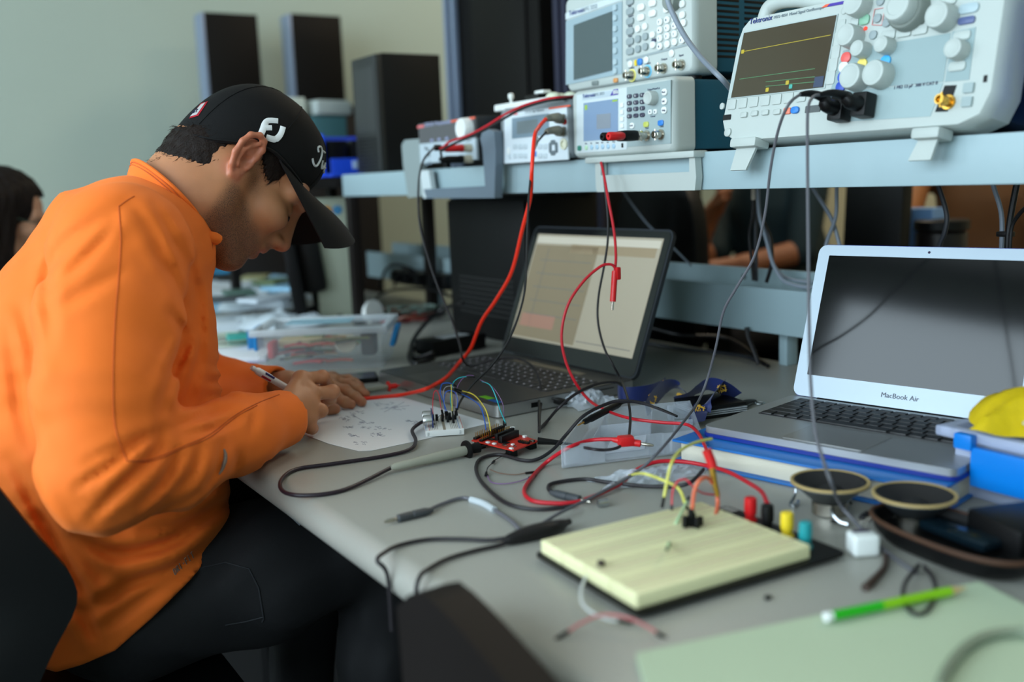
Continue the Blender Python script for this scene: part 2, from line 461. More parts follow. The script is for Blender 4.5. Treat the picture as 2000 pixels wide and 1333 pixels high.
def bnc(parent, u, w, ring=None, l=.017, material=None, name='connector'):
    o = B().lathe([(.0085, .0), (.0085, -.003), (.0058, -.0031), (.0058, -l*.5), (.0063, -l*.52), (.0063, -l*.8), (.0058, -l*.82), (.0058, -l), (.0042, -l), (.0042, -l+.006)], (u, 0, w), (0, 1, 0), 18).done(name, material or metalm, parent)
    b = B(); b.cyl((u, -l*.78, w-.0085), (u, -l*.78, w+.0085), .0013, n=8); b.done('bayonet_pin', material or metalm, o)
    if ring:
        q = B(); R1 = q.ring([(u+.0108*math.cos(a*PI/12), -.0006, w+.0108*math.sin(a*PI/12)) for a in range(24)])
        R2 = q.ring([(u+.0086*math.cos(a*PI/12), -.0006, w+.0086*math.sin(a*PI/12)) for a in range(24)])
        R3 = q.ring([(u+.0108*math.cos(a*PI/12), .0004, w+.0108*math.sin(a*PI/12)) for a in range(24)])
        q.skin([R2, R1, R3], True, False); q.done('colour_ring', ring, parent)
    return o
def shell(parent, W, Hh, r, d0, d1, material, name='front_bezel', taper=.004):
    b = B(); R = [b.ring([(x, d, z) for x, z in rpoly(k, k, W-k, Hh-k, r, 5)]) for d, k in ((d0, taper+.002), (d0+.0012, taper), (d0+.008, .0006), (d0+.014, 0), (d1, 0))]
    return b.skin(R).done(name, material, parent)
def frect(P, x0, y0, x1, y1, r=.002):
    a = P(x0, y0); c = P(x1, y1); return rpoly(min(a[0], c[0]), min(a[1], c[1]), max(a[0], c[0]), max(a[1], c[1]), r, 3)

# ---- small function generator with the banana adaptor (centre of the shelf)
o = PX(1119, 311, 1.06); o.z = SZ1+.0015
mA = frame(o, cols=((0, -1, 0), (1, 0, 0), (0, 0, 1)))
W, _ = loc(mA, 1315, 300); _, Hh = loc(mA, 1315, 147)
AFG_TOP = o.z+Hh
t = thing('function_generator', 'small pale function generator with lit blue-grey screen and number keys, below the larger one', 'test instrument', mA)
shell(t, W, Hh, .010, 0, .046, shellm)
B().box((W/2, .046+.172, Hh/2), (W-.008, .344, Hh-.008), .004).done('case', tealm, t)
P = Panel(mA, 1100, 140, 7.407)
plate('display_panel', t, P.poly([(200, 1185), (925, 1130), (925, 235), (200, 345)]), -.0008, .002, shellw)
pn = plate('control_panel', t, P.poly([(925, 1095), (1560, 1045), (1560, 125), (925, 230)]), -.0008, .002, shellg)
lcdm = mat('blue_grey_display', (104, 126, 152), .25, emit=.35)
sc = plate('screen', t, P.poly([(303, 1012), (800, 975), (800, 392), (303, 462)]), -.0014, .001, lcdm, 'blue-grey lit display')
gp = mat('display_grey_block', (112, 122, 132), .3, emit=.3); gy = mat('display_yellow_green', (120, 150, 60), .3, emit=.5)
plate('screen_block', sc, P.poly([(495, 838), (695, 820), (695, 605), (495, 625)]), -.0018, -.001, gp)
plate('screen_mark', sc, P.poly([(322, 560), (358, 556), (358, 485), (322, 490)]), -.0018, -.001, gy)
plate('screen_mark', sc, P.poly([(722, 442), (795, 432), (795, 405), (722, 414)]), -.0018, -.001, gy)
plate('screen_bezel_strip', t, P.poly([(285, 420), (800, 345), (800, 262), (285, 340)]), -.0012, .001, mat('pale_blue_panel', (176, 190, 198), .5))
u, w_ = P(292, 388); lettering('Tektronix', .0088, FACE(u, w_, -.0014), mat('blue_print', (34, 50, 120), .6), t, bold=.0001)
u, w_ = P(452, 360); lettering('AFG 2021', .0072, FACE(u, w_, -.0014), inkg, t)
bd = plate('range_badge', t, P.poly([(690, 352), (800, 335), (800, 253), (738, 264)]), -.0018, .001, mat('purple_badge', (66, 46, 150), .5))
for y in (290, 318): 
    u, w_ = P(735, y+12, ); lettering('20MHz' if y == 290 else '250MS/s', .0042, FACE(u, w_, -.0021), whitep, bd, bold=.0001)
keys('soft_key', t, [P(862, y) for y in (490, 590, 690, 788, 882)], (.0082, .0072), .003, whitep, .001)
k0 = keys('number_key', t, [P(x, y-(x-968)*.105) for y in (362, 460, 553, 650) for x in (968, 1062, 1155)], (.0118, .0066), .003, navyk, .0032)
dg = '789456123'; i = 0
for y in (362, 460, 553, 650):
    for x in (968, 1062, 1155):
        u, w_ = P(x, y-(x-968)*.105); lettering((dg+'0.-')[i], .0052, FACE(u-.0016, w_-.0018, -.0032), whitep, t, 'key_digit'); i += 1
u, w_ = P(1318, 385); knob('control_knob', t, u, w_, .0115, .015)
keys('mode_key', t, [P(1480, 300), P(1478, 432), P(1474, 562)], (.0125, .0105), .0035, whitep)
for y, s in ((300, 'Mod'), (432, 'Util'), (562, 'Help')):
    u, w_ = P(1478, y); lettering(s, .0042, FACE(u-.0042, w_-.0015, -.0037), inkm, t)
keys('arrow_key', t, [P(1272, 588), P(1345, 582)], (.0085, .0075), .003, whitep, .002)
for x, s in ((1272, -1), (1345, 1)):
    u, w_ = P(x, 585); plate('arrow_mark', t, [(u+.0016*s, w_), (u-.0012*s, w_+.0018), (u-.0012*s, w_-.0018)], -.0034, -.002, inkm)
keys('channel_key', t, [P(1008, 785)], (.0115, .0095), .003, whitep)
u, w_ = P(1005, 785); lettering('Ch1/2', .0036, FACE(u-.0046, w_-.0012, -.0032), inkm, t)
keys('output_key', t, [P(1210, 768)], (.0125, .0085), .003, mat('yellow_green_key', (186, 192, 90), .4), .003)
keys('output_key', t, [P(1422, 746)], (.0128, .0085), .003, bluep, .003)
u, w_ = P(1225, 280); lettering('Trigger/Pulse/Cal', .0042, FACE(u, w_, -.001), inkm, t)
for x, y, s in ((1195, 838, 'Out1'), (1405, 812, 'Out2'), (1268, 665, 'Cursor')):
    u, w_ = P(x, y); lettering(s, .0042, FACE(u, w_, -.001), inkm, t)
ygl = mat('yellow_ring', (236, 228, 130), .4); cyl_ = mat('cyan_ring', (120, 200, 236), .4)
u1, w1 = P(1222, 930); c1 = bnc(t, u1, w1, ygl)
u, w_ = P(1425, 915); bnc(t, u, w_, cyl_)
keys('power_key', t, [P(245, 1112)], (.0105, .0088), .003, mat('green_power_key', (40, 124, 104), .4), .003)
keys('wave_key', t, [P(342, 1106)], (.0082, .0082), .0022, mat('pale_green_key', (180, 214, 178), .4))
wk = [P(x, 1100-(x-420)*.055) for x in (420, 498, 577, 657, 738)]
keys('wave_key', t, wk, (.0082, .0082), .0022, mat('pale_blue_key', (160, 192, 212), .4))
for (u, w_), s in zip([P(342, 1106)]+wk, ('Sine', 'Sqr', 'Ramp', 'Puls', 'Arb', 'More')): lettering(s, .0034, FACE(u-.0034, w_+.006, -.001), inkm, t)
plate('usb_port', t, frect(P, 848, 1040, 876, 1102, .0005), -.0012, .001, blackm)
u, w_ = P(760, 1160)
# carrying handle folded under the front
hb = B()
H0, H1 = loc(mA, 1163, 376), loc(mA, 1352, 374); top = loc(mA, 1352, 304)[1]
ua, ub, zl = H0[0], H1[0]+.002, H0[1]
hb.prism([(ua, zl), (ub, zl), (ub+.003, zl+.02), (ub, -.004), (ub-.012, -.004), (ub-.012, zl+.028), (ua+.012, zl+.028), (ua+.012, -.004), (ua-.004, -.004), (ua-.003, zl+.006)], .0035, .0165)
hb.done('handle', shellm, t)
B().box(((ua+ub)/2-.01, .012, -.0045), (ub-ua+.03, .03, .0105), .003).done('front_foot', shellm, t)
# red and black double adaptor plugged in the yellow output
ad = thing('banana_adaptor', 'red and black double plug adaptor screwed on to the small function generator', 'plug adaptor', mA @ M.Translation((u1, -.016, w1)))
B().lathe([(.0072, .004), (.0078, .003), (.0078, -.006), (.0068, -.007), (.0068, -.011)], (0, 0, 0), (0, 1, 0), 18).done('collar', metalm, ad)
B().box((0, -.026, 0), (.027, .032, .0165), .0065, seg=3).done('body', blackm, ad)
for s, mm in ((.0075, redp), (-.0085, blackm)):
    q = B().lathe([(.0056, -.040), (.0066, -.044), (.0066, -.068), (.0055, -.0695), (.0022, -.0695), (.0022, -.062)], (s, 0, -.0005), (0, 1, 0), 18).done('binding_post', mm, ad)

# ---- large function generator on top of it
o = PX(1107, 177, 1.12); o.z = AFG_TOP+.006
mB = frame(o, cols=((0, -1, 0), (1, 0, 0), (0, 0, 1)))
W, _ = loc(mB, 1355, 120); Hh = .17
t = thing('function_generator', 'large pale function generator with dark screen, on top of the smaller one', 'test instrument', mB)
shell(t, W, Hh, .012, 0, .05, shellm)
cs = B().box((W/2, .05+.10, Hh/2), (W-.008, .20, Hh-.008), .004).done('case', tealm, t)
b = B()
for col in (0, 1):
    for k in range(15): b.box((W-.0042, .078+col*.062, .028+k*.0088), (.0012, .05, .0042), .0003)
b.done('vent_slots', blackm, t)
for x in (.03, W-.03):
    for d in (.03, .2): B().cyl((x, d, -.0055), (x, d, .002), .011, n=14).done('foot', blackm, t)
P = Panel(mB, 1080, 0, 6.25)
blu = mat('pale_blue_bezel', (146, 166, 174), .45)
plate('screen_surround', t, P.poly([(165, 1040), (850, 905), (850, 20), (165, 262)]), -.0015, .002, blu)
plate('logo_band', t, P.poly([(160, 245), (850, 5), (850, -70), (160, 165)]), -.0012, .002, shellw)
plate('screen', t, P.poly([(268, 980), (733, 862), (733, 142), (268, 312)]), -.003, .001, mat('dark_grey_glass', (74, 86, 88), .22, coat=.3), 'dark grey screen, switched off')
u, w_ = P(205, 196); lettering('Tektronix', .0115, FACE(u, w_, -.0016), mat('blue_print', (34, 50, 120)), t, bold=.0001)
u, w_ = P(375, 146); lettering('AFG 3252', .0100, FACE(u, w_, -.0016), inkg, t)
keys('soft_key', t, [P(775, y) for y in (97, 222, 355, 490, 625, 760, 870)], (.0110, .0108), .005, mat('blue_grey_key', (168, 186, 192), .45), .004)
keys('eject_key', t, [P(520, 1018)], (.018, .0075), .0025, mat('grey_slot', (112, 122, 120), .5), .001)
keys('power_key', t, [P(772, 985)], (.0115, .0075), .003, mat('amber_key', (206, 140, 76), .4), .002)
keys('menu_key', t, [P(950, y) for y in (22, 142, 263, 387, 510, 632)], (.0185, .0112), .004, greyk, .0045)
keys('run_key', t, [P(1085, 92), P(1225, 42), P(1085, 216), P(1225, 167)], (.0185, .0108), .004, whitep, .0045)
keys('round_key', t, [P(1047, 356), P(1135, 326), P(1232, 552), P(1395, 117), P(1590, 50), P(1592, 185), P(1605, 282)], (.0132, .0112), .004, whitep, .0048)
keys('round_key', t, [P(1048, 480), P(1137, 450), P(1048, 602), P(1137, 575)], (.0132, .0118), .004, greyk, .0048)
kp = [P(x, y-(x-1318)*.3) for y in (272, 372, 471, 570) for x in (1318, 1408, 1497)]+[P(1590, 492)]
keys('number_key', t, kp, (.0128, .0112), .004, whitep, .0048)
for (u, w_), s in zip(kp, '789456123' '0.-E'): lettering(s, .0052, FACE(u-.0026, w_-.002, -.0043), inkm, t, 'key_digit')
keys('shift_key', t, [P(1228, 428)], (.0128, .0105), .004, whitep, .004)
keys('marker_key', t, [P(1237, 498)], (.0105, .0052), .002, inkm, .001)
plate('divider_strip', t, P.poly([(902, 752), (1650, 560), (1650, 532), (902, 722)]), -.0012, .001, greyk)
u, w_ = P(1490, 20); knob('control_knob', t, u, w_, .0155, .016, mat('grey_knob', (120, 128, 122), .5))
keys('channel_key', t, [P(952, 785), P(1147, 735), P(1457, 655)], (.0125, .0115), .003, whitep, .005)
keys('channel_key', t, [P(1068, 760)], (.0125, .0108), .003, bluep, .004)
keys('channel_key', t, [P(1020, 772)], (.0060, .0100), .003, yellowp, .002)
for x, y, rg in ((965, 925, ygl), (1155, 875, cyl_), (1358, 838, None), (1575, 795, None)):
    u, w_ = P(x, y); bnc(t, u, w_, rg)
for x, y, s in ((925, 850, 'Output'), (1120, 795, 'Output'), (1320, 745, 'Output'), (1540, 695, 'Input'), (920, 95, 'Sine'), (920, 218, 'Square'), (920, 340, 'Ramp'), (920, 463, 'Pulse'), (920, 585, 'Arb')):
    u, w_ = P(x, y); lettering(s, .0052, FACE(u, w_, -.0002), inkm, t)

# ---- mixed-signal oscilloscope, tilted back on its feet
o = PX(1401, 281, 1.055); tl = math.radians(11)
mS = frame(o, cols=((0, -1, 0), (math.cos(tl), 0, -math.sin(tl)), (math.sin(tl), 0, math.cos(tl))))
Ws, Hs = .424, .178
t = thing('oscilloscope', 'big pale oscilloscope with brownish screen, tilted back on flip-out feet', 'test instrument', mS)
b = B()
out = [(.0, .03), (.008, .012), (.03, 0), (Ws-.035, 0), (Ws-.01, .010), (Ws, .035), (Ws, Hs), (.035, Hs), (.026, Hs-.003), (.016, Hs-.012), (.010, Hs-.03)]
cx_, cz_ = Ws/2, Hs/2
b.skin([b.ring([(cx_+(x-cx_)*k, d, cz_+(z-cz_)*k) for x, z in out]) for d, k in ((0, .972), (.002, .98), (.012, .997), (.02, 1), (.05, 1))])
b.done('front_bezel', shellm, t, sharp=45)
B().box((Ws/2+.004, .095, Hs/2+.002), (Ws-.03, .09, Hs-.022), .008).done('case', navym, t)
P = Panel(mS, 1380, 0, 3.2258)
plate('screen_frame', t, P.poly([(135, 628), (748, 560), (832, 88), (228, 202)]), -.0012, .003, mat('pale_frame', (170, 182, 180), .45))
brown = mat('brown_reflection_glass', (62, 52, 36), .16, coat=.4)  # brown reflection on the screen is put into the glass colour
sc = plate('screen', t, P.poly([(160, 620), (740, 553), (824, 98), (242, 212)]), -.0022, .001, brown, 'glass screen with a brown reflection painted in')
grn = mat('trace_green', (70, 120, 80), .3, emit=.12); ylw = mat('trace_yellow', (170, 150, 40), .3, emit=.12)
def strip(name, a, c, th, m_, par): 
    p0, p1 = P(*a), P(*c); plate(name, par, [(p0[0], p0[1]-th), (p1[0], p1[1]-th), (p1[0], p1[1]+th), (p0[0], p0[1]+th)], -.0026, -.002, m_)
strip('trace', (235, 330), (790, 225), .0004, ylw, sc); strip('trace', (215, 503), (690, 437), .0004, grn, sc)
strip('trace', (380, 520), (690, 488), .0004, grn, sc); strip('trace', (380, 548), (690, 520), .0004, grn, sc)
for x, y, m_ in ((236, 330, ylw), (517, 525, ylw), (390, 570, ylw), (538, 550, mat('trace_cyan', (60, 150, 140), .3, emit=.12))):
    u, w_ = P(x, y); plate('screen_mark', sc, rpoly(u-.0028, w_-.0028, u+.0028, w_+.0028, .001, 2), -.0028, -.002, m_)
plate('screen_block', sc, P.poly([(678, 556), (738, 550), (748, 482), (690, 490)]), -.0026, -.002, mat('display_dark_blue', (46, 58, 84), .3))
keys('soft_key', t, [P(x, y) for x, y in ((162, 662), (230, 653), (300, 645), (372, 637), (444, 629), (518, 620), (598, 611))], (.0165, .014), .0022, shellm, .002)
keys('side_key', t, [P(x, y) for x, y in ((850, 168), (832, 250), (817, 330), (802, 410), (786, 492))], (.0128, .0175), .0022, shellm, .002)
keys('menu_key', t, [P(x, y) for x, y in ((240, 727), (307, 718), (374, 712), (448, 708))], (.0125, .0075), .0035, shellm, .002)
keys('menu_key', t, [P(512, 703)], (.0115, .0085), .003, mat('orange_red_key', (226, 120, 92), .4), .001)
keys('menu_key', t, [P(562, 697)], (.0135, .0092), .0035, bluep, .004)
plate('usb_port', t, frect(P, 110, 728, 152, 756, .0005), -.0014, .002, blackm)
plate('usb_port', t, frect(P, 628, 672, 716, 706, .0005), -.0014, .002, mat('port_grey', (80, 86, 86), .5))
keys('power_key', t, [P(138, 837)], (.0125, .0125), .003, shellm)
keys('corner_key', t, [P(101, 672), P(868, 70)], (.0085, .0095), .002, shellm)
u, w_ = P(272, 156); lettering('Tektronix', .0105, FACE(u, w_, -.001), mat('blue_print', (34, 50, 120)), t)
u, w_ = P(425, 121); lettering('MSO 4054  Mixed Signal Oscilloscope', .0056, FACE(u, w_, -.001), inkg, t)
plate('model_badge', t, P.poly([(728, 52), (862, 28), (872, 8), (760, 30)]), -.0012, .002, mat('purple_badge', (66, 46, 150)))
plate('model_badge', t, P.poly([(728, 52), (762, 46), (782, 26), (756, 31)]), -.0016, .002, mat('orange_badge', (226, 90, 56), .5))
Q = Panel(mS, 1620, 0, 4.7605)
inset = mat('instrument_inset', (140, 160, 162), .5)
plate('channel_panel', t, Q.poly([(10, 850), (1060, 765), (1130, 310), (130, 475)]), -.0006, .002, inset)
plate('probe_panel', t, Q.poly([(-20, 1040), (60, 1140), (940, 1085), (1060, 775), (10, 860)]), -.0006, .002, mat('instrument_inset_low', (150, 170, 172), .5))
plate('trigger_panel', t, Q.poly([(1075, 765), (1300, 745), (1365, 255), (1145, 300)]), -.0006, .002, inset)
for x, y, r, h, bs in ((305, 62, .0165, .020, 0), (1092, 178, .0168, .022, 0), (240, 358, .0155, .021, 0), (333, 478, .0112, .018, 0), (555, 440, .0112, .018, 0), (1225, 480, .0125, .018, 0), (285, 738, .0175, .022, 0), (502, 712, .0175, .022, 0)):
    u, w_ = Q(x, y); knob('control_knob', t, u, w_, r, h)
u, w_ = Q(765, 110); ok_ = knob('control_knob', t, u, w_, .0262, .016, mat('grey_knob', (120, 128, 122)))
B().lathe([(.0195, -.015), (.019, -.028), (.017, -.031), (.0125, -.0315), (.0115, -.0305)], (u, 0, w_), (0, 1, 0), 28).done('inner_knob', shellm, ok_)
for x, y, c in ((162, 540, mat('coral_key', (226, 96, 92), .4)), (140, 628, whitep), (130, 720, mat('royal_blue_key', (56, 88, 190), .4)), (112, 812, mat('deep_blue_key', (48, 78, 178), .4)), (312, 602, mat('pale_yellow_key', (232, 210, 110), .4)), (530, 573, mat('cyan_key', (70, 170, 226), .4))):
    keys('channel_key', t, [Q(x, y)], (.0145, .0135), .0035, c)
keys('trigger_key', t, [Q(240, 215)], (.0125, .0115), .003, shellm, .002)
keys('trigger_key', t, [Q(332, 190)], (.0145, .0125), .003, mat('green_grey_key', (130, 176, 150), .4), .004)
keys('round_key', t, [Q(452, 175), Q(537, 215), Q(412, 330), Q(480, 15)], (.0112, .0112), .003, greyk)
u, w_ = Q(340, 268); keys('indicator_light', t, [(u, w_)], (.0048, .0048), .002, mat('red_light', (240, 70, 50), .3, emit=.4))
keys('arrow_key', t, [Q(552, 332), Q(698, 306), Q(845, 284)], (.0205, .0112), .003, shellm, .003)
b = B(); q4 = [Q(400, 235), Q(490, 240), Q(520, 75), Q(425, 90)]
for i in range(4):
    a, c = q4[i], q4[(i+1) % 4]; b.tube([(a[0], -.001, a[1]), (c[0], -.001, c[1])], .0007, 5, 0)
b.done('highlight_frame', mat('pink_print', (206, 150, 148), .5), t)
keys('menu_key', t, [Q(1302, 82)], (.0245, .0115), .003, mat('blue_grey_key', (150, 166, 178)), .005)
keys('menu_key', t, [Q(1280, 195)], (.0205, .0085), .003, mat('slate_key', (86, 98, 140), .4), .003)
keys('menu_key', t, [Q(1238, 336), Q(1192, 622), Q(1110, 8)], (.0215, .0108), .003, shellm, .004)
plate('connector_recess', t, Q.poly([(985, 1045), (1100, 1040), (1185, 795), (1075, 800)]), -.001, .003, blackm)
u, w_ = Q(1112, 955); bnc(t, u, w_, None, .02, brassm)
for y in (822, 952):
    x = 1300-(y-822)*.12; plate('test_terminal', t, frect(Q, x-40, y-42, x+42, y+42, .001), -.003, .002, shellg)
B().prism([Q(1430, 770), Q(1465, 765), Q(1472, 700), Q(1440, 705)], -.001, .004).done('side_notch', blackm, t)
u, w_ = Q(600, 835); lettering('1 M\u03a9 13 pF  300 V CAT II', .0055, FACE(u, w_, -.0012), inkm, t)
# handle, feet
hp = [P(x, y, .03) for x, y in ((352, 150), (385, 55), (455, 12), (560, -2), (900, -22))]
hpts = [(u, .032, w_) for u, w_ in hp]+[(Ws-.06, .032, Hs+.055), (Ws-.03, .032, Hs-.005)]
B().tube(hpts, .0105, 12, 8).done('handle', shellm, t)
for xs in ((1430, 1436, 1486, 1478, 1427), (1785, 1790, 1845, 1836, 1774)):
    f = Panel(mS, 0, 0, 1)
    x0 = xs[0]; yt = 262 if x0 < 1500 else 243
    a = f(xs[1], yt+14); c = f(xs[2], yt+12)
    B().box(((a[0]+c[0])/2, .004, (a[1]+c[1])/2-.004), (c[0]-a[0], .03, .0135), .004).done('foot_hinge', shellm, t)
    e = f(xs[4], yt+72)
    b = B(); b.prism([(a[0]+.006, a[1]-.008), (c[0]-.006, c[1]-.008), (c[0]-.008, c[1]-.014), (e[0]+.03, e[1]), (e[0], e[1])], -.001, .003)
    b.done('flip_foot', shellm, t)
# two black probe plugs pushed into the oscilloscope with grey leads
leadg = mat('grey_lead', (92, 92, 98), .5); leadb = mat('black_lead', (18, 16, 18), .42)
def probe_plug(cx, cy, tipx, tipy, label):
    u, w_ = Q(cx, cy); base = mS @ V((u, -.001, w_))
    tip = PX(tipx, tipy, base.x-.075)
    k = thing('probe_plug', label, 'probe plug', frame(base))
    m_ = mS.to_3x3(); out_ = m_ @ V((0, -1, 0))
    B().box((0, 0, 0), (.022, .021, .030), .003, rot=m_.to_4x4() @ M.Translation((0, -.0115, 0)), seg=2).done('plug_body', blackm, k)
    d = tip-base; b = B()
    b.tube([out_*.018, out_*.026+d*.15, d*.45+V((0, 0, .006)), d*.75+V((0, 0, .006)), d], lambda s: .0105-.0078*s, 10, 6); b.done('strain_relief', blackm, k)
    return base+d
PR1 = probe_plug(155, 1040, 1563, 185, 'left black probe plug pushed into the oscilloscope front')
PR2 = probe_plug(375, 1000, 1600, 186, 'right black probe plug pushed into the oscilloscope front')

# ---- bench power supply at the far end
o = PX(823, 333, 1.06); o.z = SZ1+.012
mP = frame(o, cols=((0, -1, 0), (1, 0, 0), (0, 0, 1)))
P = Panel(mP, 780, 210, 7.0136)
W = P(1075, 800)[0]; Hh = P(1050, 115)[1]
chm = mat('charcoal_case', (34, 37, 41), .5); dgm = mat('dark_grey_panel', (84, 84, 86), .5); slatem = mat('slate_plastic', (98, 112, 124), .5)
t = thing('power_supply', 'bench power supply, dark grey above and white below, with a big white knob', 'test instrument', mP)
B().box((W/2, .15+.003, Hh/2), (W, .30, Hh), .003).done('case', chm, t)
plate('display_panel', t, [(0.001, Hh*.50), (W-.001, Hh*.50), (W-.001, Hh-.001), (.001, Hh-.001)], -.002, .004, dgm)
plate('terminal_panel', t, [(0.001, 0.001), (W-.001, .001), (W-.001, Hh*.50), (.001, Hh*.50)], -.002, .004, mat('pale_blue_panel', (176, 190, 198)))
plate('accent_stripe', t, P.poly([(722, 210), (1045, 158), (1045, 130), (722, 182)]), -.003, 0, mat('orange_stripe', (222, 92, 62), .5))
plate('brand_tag', t, P.poly([(262, 292), (350, 276), (350, 240), (262, 256)]), -.003, 0, mat('coral_print', (214, 108, 110), .5))
u, w_ = P(360, 268); lettering('2220-30-1 Programmable', .0115, FACE(u, w_, -.0024), mat('lilac_print', (150, 156, 184), .5), t, bold=.0002)
u, w_ = P(955, 295); knob('control_knob', t, u, w_, .023, .022, whitep)
keys('function_key', t, [P(460, 455), P(560, 440), P(665, 427)], (.012, .006), .004, mat('lilac_key', (140, 146, 176), .5), .002)
for (x, y, mm) in ((930, 560, redp), (930, 710, blackm)):
    u, w_ = P(x+60, y); q = B().lathe([(.0085, 0), (.0085, -.012), (.0078, -.013), (.0078, -.022)], (u, 0, w_), (0, 1, 0), 14).done('terminal_post', mat('beige_post', (176, 170, 150), .5), t)
    B().lathe([(.0082, -.022), (.0082, -.029)], (u, 0, w_), (0, 1, 0), 14).done('terminal_ring', mm, q)
    pl = thing('banana_plug', ('red' if mm is redp else 'black')+' plug pushed into the power supply', 'plug', mP @ M.Translation((u, -.0295, w_)))
    B().lathe([(.0075, 0), (.0075, -.030), (.006, -.032), (.006, -.042), (.003, -.044)], (0, 0, 0), (0, 1, 0), 14).done('plug_body', mm, pl)
    if mm is redp: RP = pl.matrix_world @ V((0, -.046, 0))
    else: BP = pl.matrix_world @ V((0, -.046, 0))
    if mm is redp:
        B().lathe([(.0065, -.044), (.0065, -.056), (.004, -.058)], (0, 0, .002), (0, 1, 0), 12).done('stacked_plug', blackm, pl); SP = pl.matrix_world @ V((0, -.058, .002))
for x, y in ((370, 560), (400, 580), (380, 680), (420, 660), (385, 775), (430, 760)):
    u, w_ = P(x, y); keys('small_key', t, [(u, w_)], (.008, .008), .002, mat('grey_blue_key', (120, 136, 150), .5), .002)
# its stand: slate handle hanging in front of the shelf, grey side cheek, white strap
b = B()
b.prism(P.poly([(1255, 560), (1290, 1075), (440, 1120), (480, 1245), (1420, 1240), (1440, 600), (1420, 330), (1330, 300), (1250, 340), (1225, 430)]), -.020, -.002)
b.done('handle', slatem, t)
B().prism(P.poly([(110, 1245), (330, 1215), (280, 820), (280, 430), (60, 450), (20, 520), (40, 800)]), .002, .016).done('side_cheek', mat('grey_green_plastic', (134, 146, 146), .5), t)
B().prism(P.poly([(350, 1250), (480, 1235), (420, 860), (300, 870), (330, 1100)]), -.004, .008).done('strap', shellw, t)
for x in (.03, W-.03):
    for d in (.05, .26): B().cyl((x, d, -.0115), (x, d, .002), .009, n=12).done('foot', blackm, t)

# ---- bench multimeter
o = PX(979, 327, 1.06); o.z = SZ1+.004
mD = frame(o, cols=((0, -1, 0), (1, 0, 0), (0, 0, 1)))
P = Panel(mD, 970, 180, 8.333)
W = P(1212, 1150)[0]-.003; Hh = P(95, 270)[1]
t = thing('bench_multimeter', 'white-faced bench multimeter in a grey bumper with a grey display', 'test instrument', mD)
shell(t, W, Hh, .012, 0, .03, mat('grey_bumper', (120, 128, 132), .55))
B().box((W/2, .03+.12, Hh/2), (W-.014, .24, Hh-.014), .004).done('case', chm, t)
plate('face', t, [P(130, 1170), (W-.004, P(130, 1170)[1]-.0), (W-.004, P(130, 365)[1]), P(130, 365)], -.001, .002, mat('cool_white_panel', (206, 216, 222), .45))
sc = plate('screen', t, P.poly([(262, 765), (860, 700), (860, 350), (262, 432)]), -.002, .001, mat('blue_grey_glass', (120, 140, 154), .3))
plate('screen_block', sc, P.poly([(345, 690), (680, 655), (680, 445), (345, 485)]), -.0024, 0, mat('display_grey', (110, 122, 126), .4))
plate('accent_stripe', t, P.poly([(862, 285), (1205, 240), (1205, 210), (862, 258)]), -.002, 0, mat('orange_stripe', (222, 92, 62)))
plate('brand_tag', t, P.poly([(285, 380), (350, 372), (350, 345), (285, 352)]), -.002, 0, mat('coral_print', (214, 108, 110)))
u, w_ = P(470, 350); lettering('2110 5\u00bd Digit Multimeter', .0060, FACE(u, w_, -.0012), inkg, t)
gk = mat('pale_key', (186, 198, 204), .45)
keys('function_key', t, [P(x, y) for y in (890, 1040) for x in (310, 395, 475, 715, 800)], (.0125, .0095), .003, gk, .002)
keys('function_key', t, [P(625, 1010)], (.0128, .0105), .003, bluep, .002)
keys('power_key', t, [P(205, 965)], (.010, .014), .003, whitep); keys('power_key', t, [P(222, 1055)], (.009, .010), .003, gk)
keys('cursor_key', t, [P(930, 822), P(930, 995)], (.014, .0085), .003, mat('dark_grey_key', (96, 108, 114), .5), .003)
keys('cursor_key', t, [P(885, 912), P(985, 908)], (.007, .019), .003, mat('dark_grey_key', (96, 108, 114)), .003)
u, w_ = P(1110, 850); B().lathe([(.010, .0), (.010, -.004), (.006, -.005), (.006, -.002)], (u, 0, w_), (0, 1, 0), 18).done('jack', mat('cream_ring', (214, 214, 190), .5), t)
for x, y, r_ in ((1120, 490, redp),):
    u, w_ = P(x, y); B().lathe([(.005, 0), (.005, -.003)], (u, 0, w_), (0, 1, 0), 12).done('jack_ring', r_, t)
b = B()
for k in range(9): b.box((.03+k*.019, .02, -.0018), (.009, .03, .0035), .001)
b.done('vent_ribs', blackm, t)
greyp = mat('grey_rubber', (122, 118, 104), .6)
DM = []
for x, y, ex, ey in ((1205, 425, 800, 445), (1205, 635, 805, 655)):
    u, w_ = P(x, y); base = mD @ V((min(u, W-.012), -.0015, w_)); k = thing('test_lead_plug', 'upper grey right-angle test lead plug in the multimeter' if y < 500 else 'lower grey right-angle test lead plug in the multimeter', 'plug', frame(base))
    e = PX(970+ex/8.333, 180+ey/8.333, 1.0)-base; mid = PX(970+1000/8.333, 180+(y-15)/8.333, 1.03)-base
    B().tube([(0, 0, 0), (-.012, .004, 0), mid, e*.8+V((0, 0, .002)), e], lambda s: .0085-.0042*s*s, 12, 6).done('plug_body', greyp, k); DM.append(base+e)
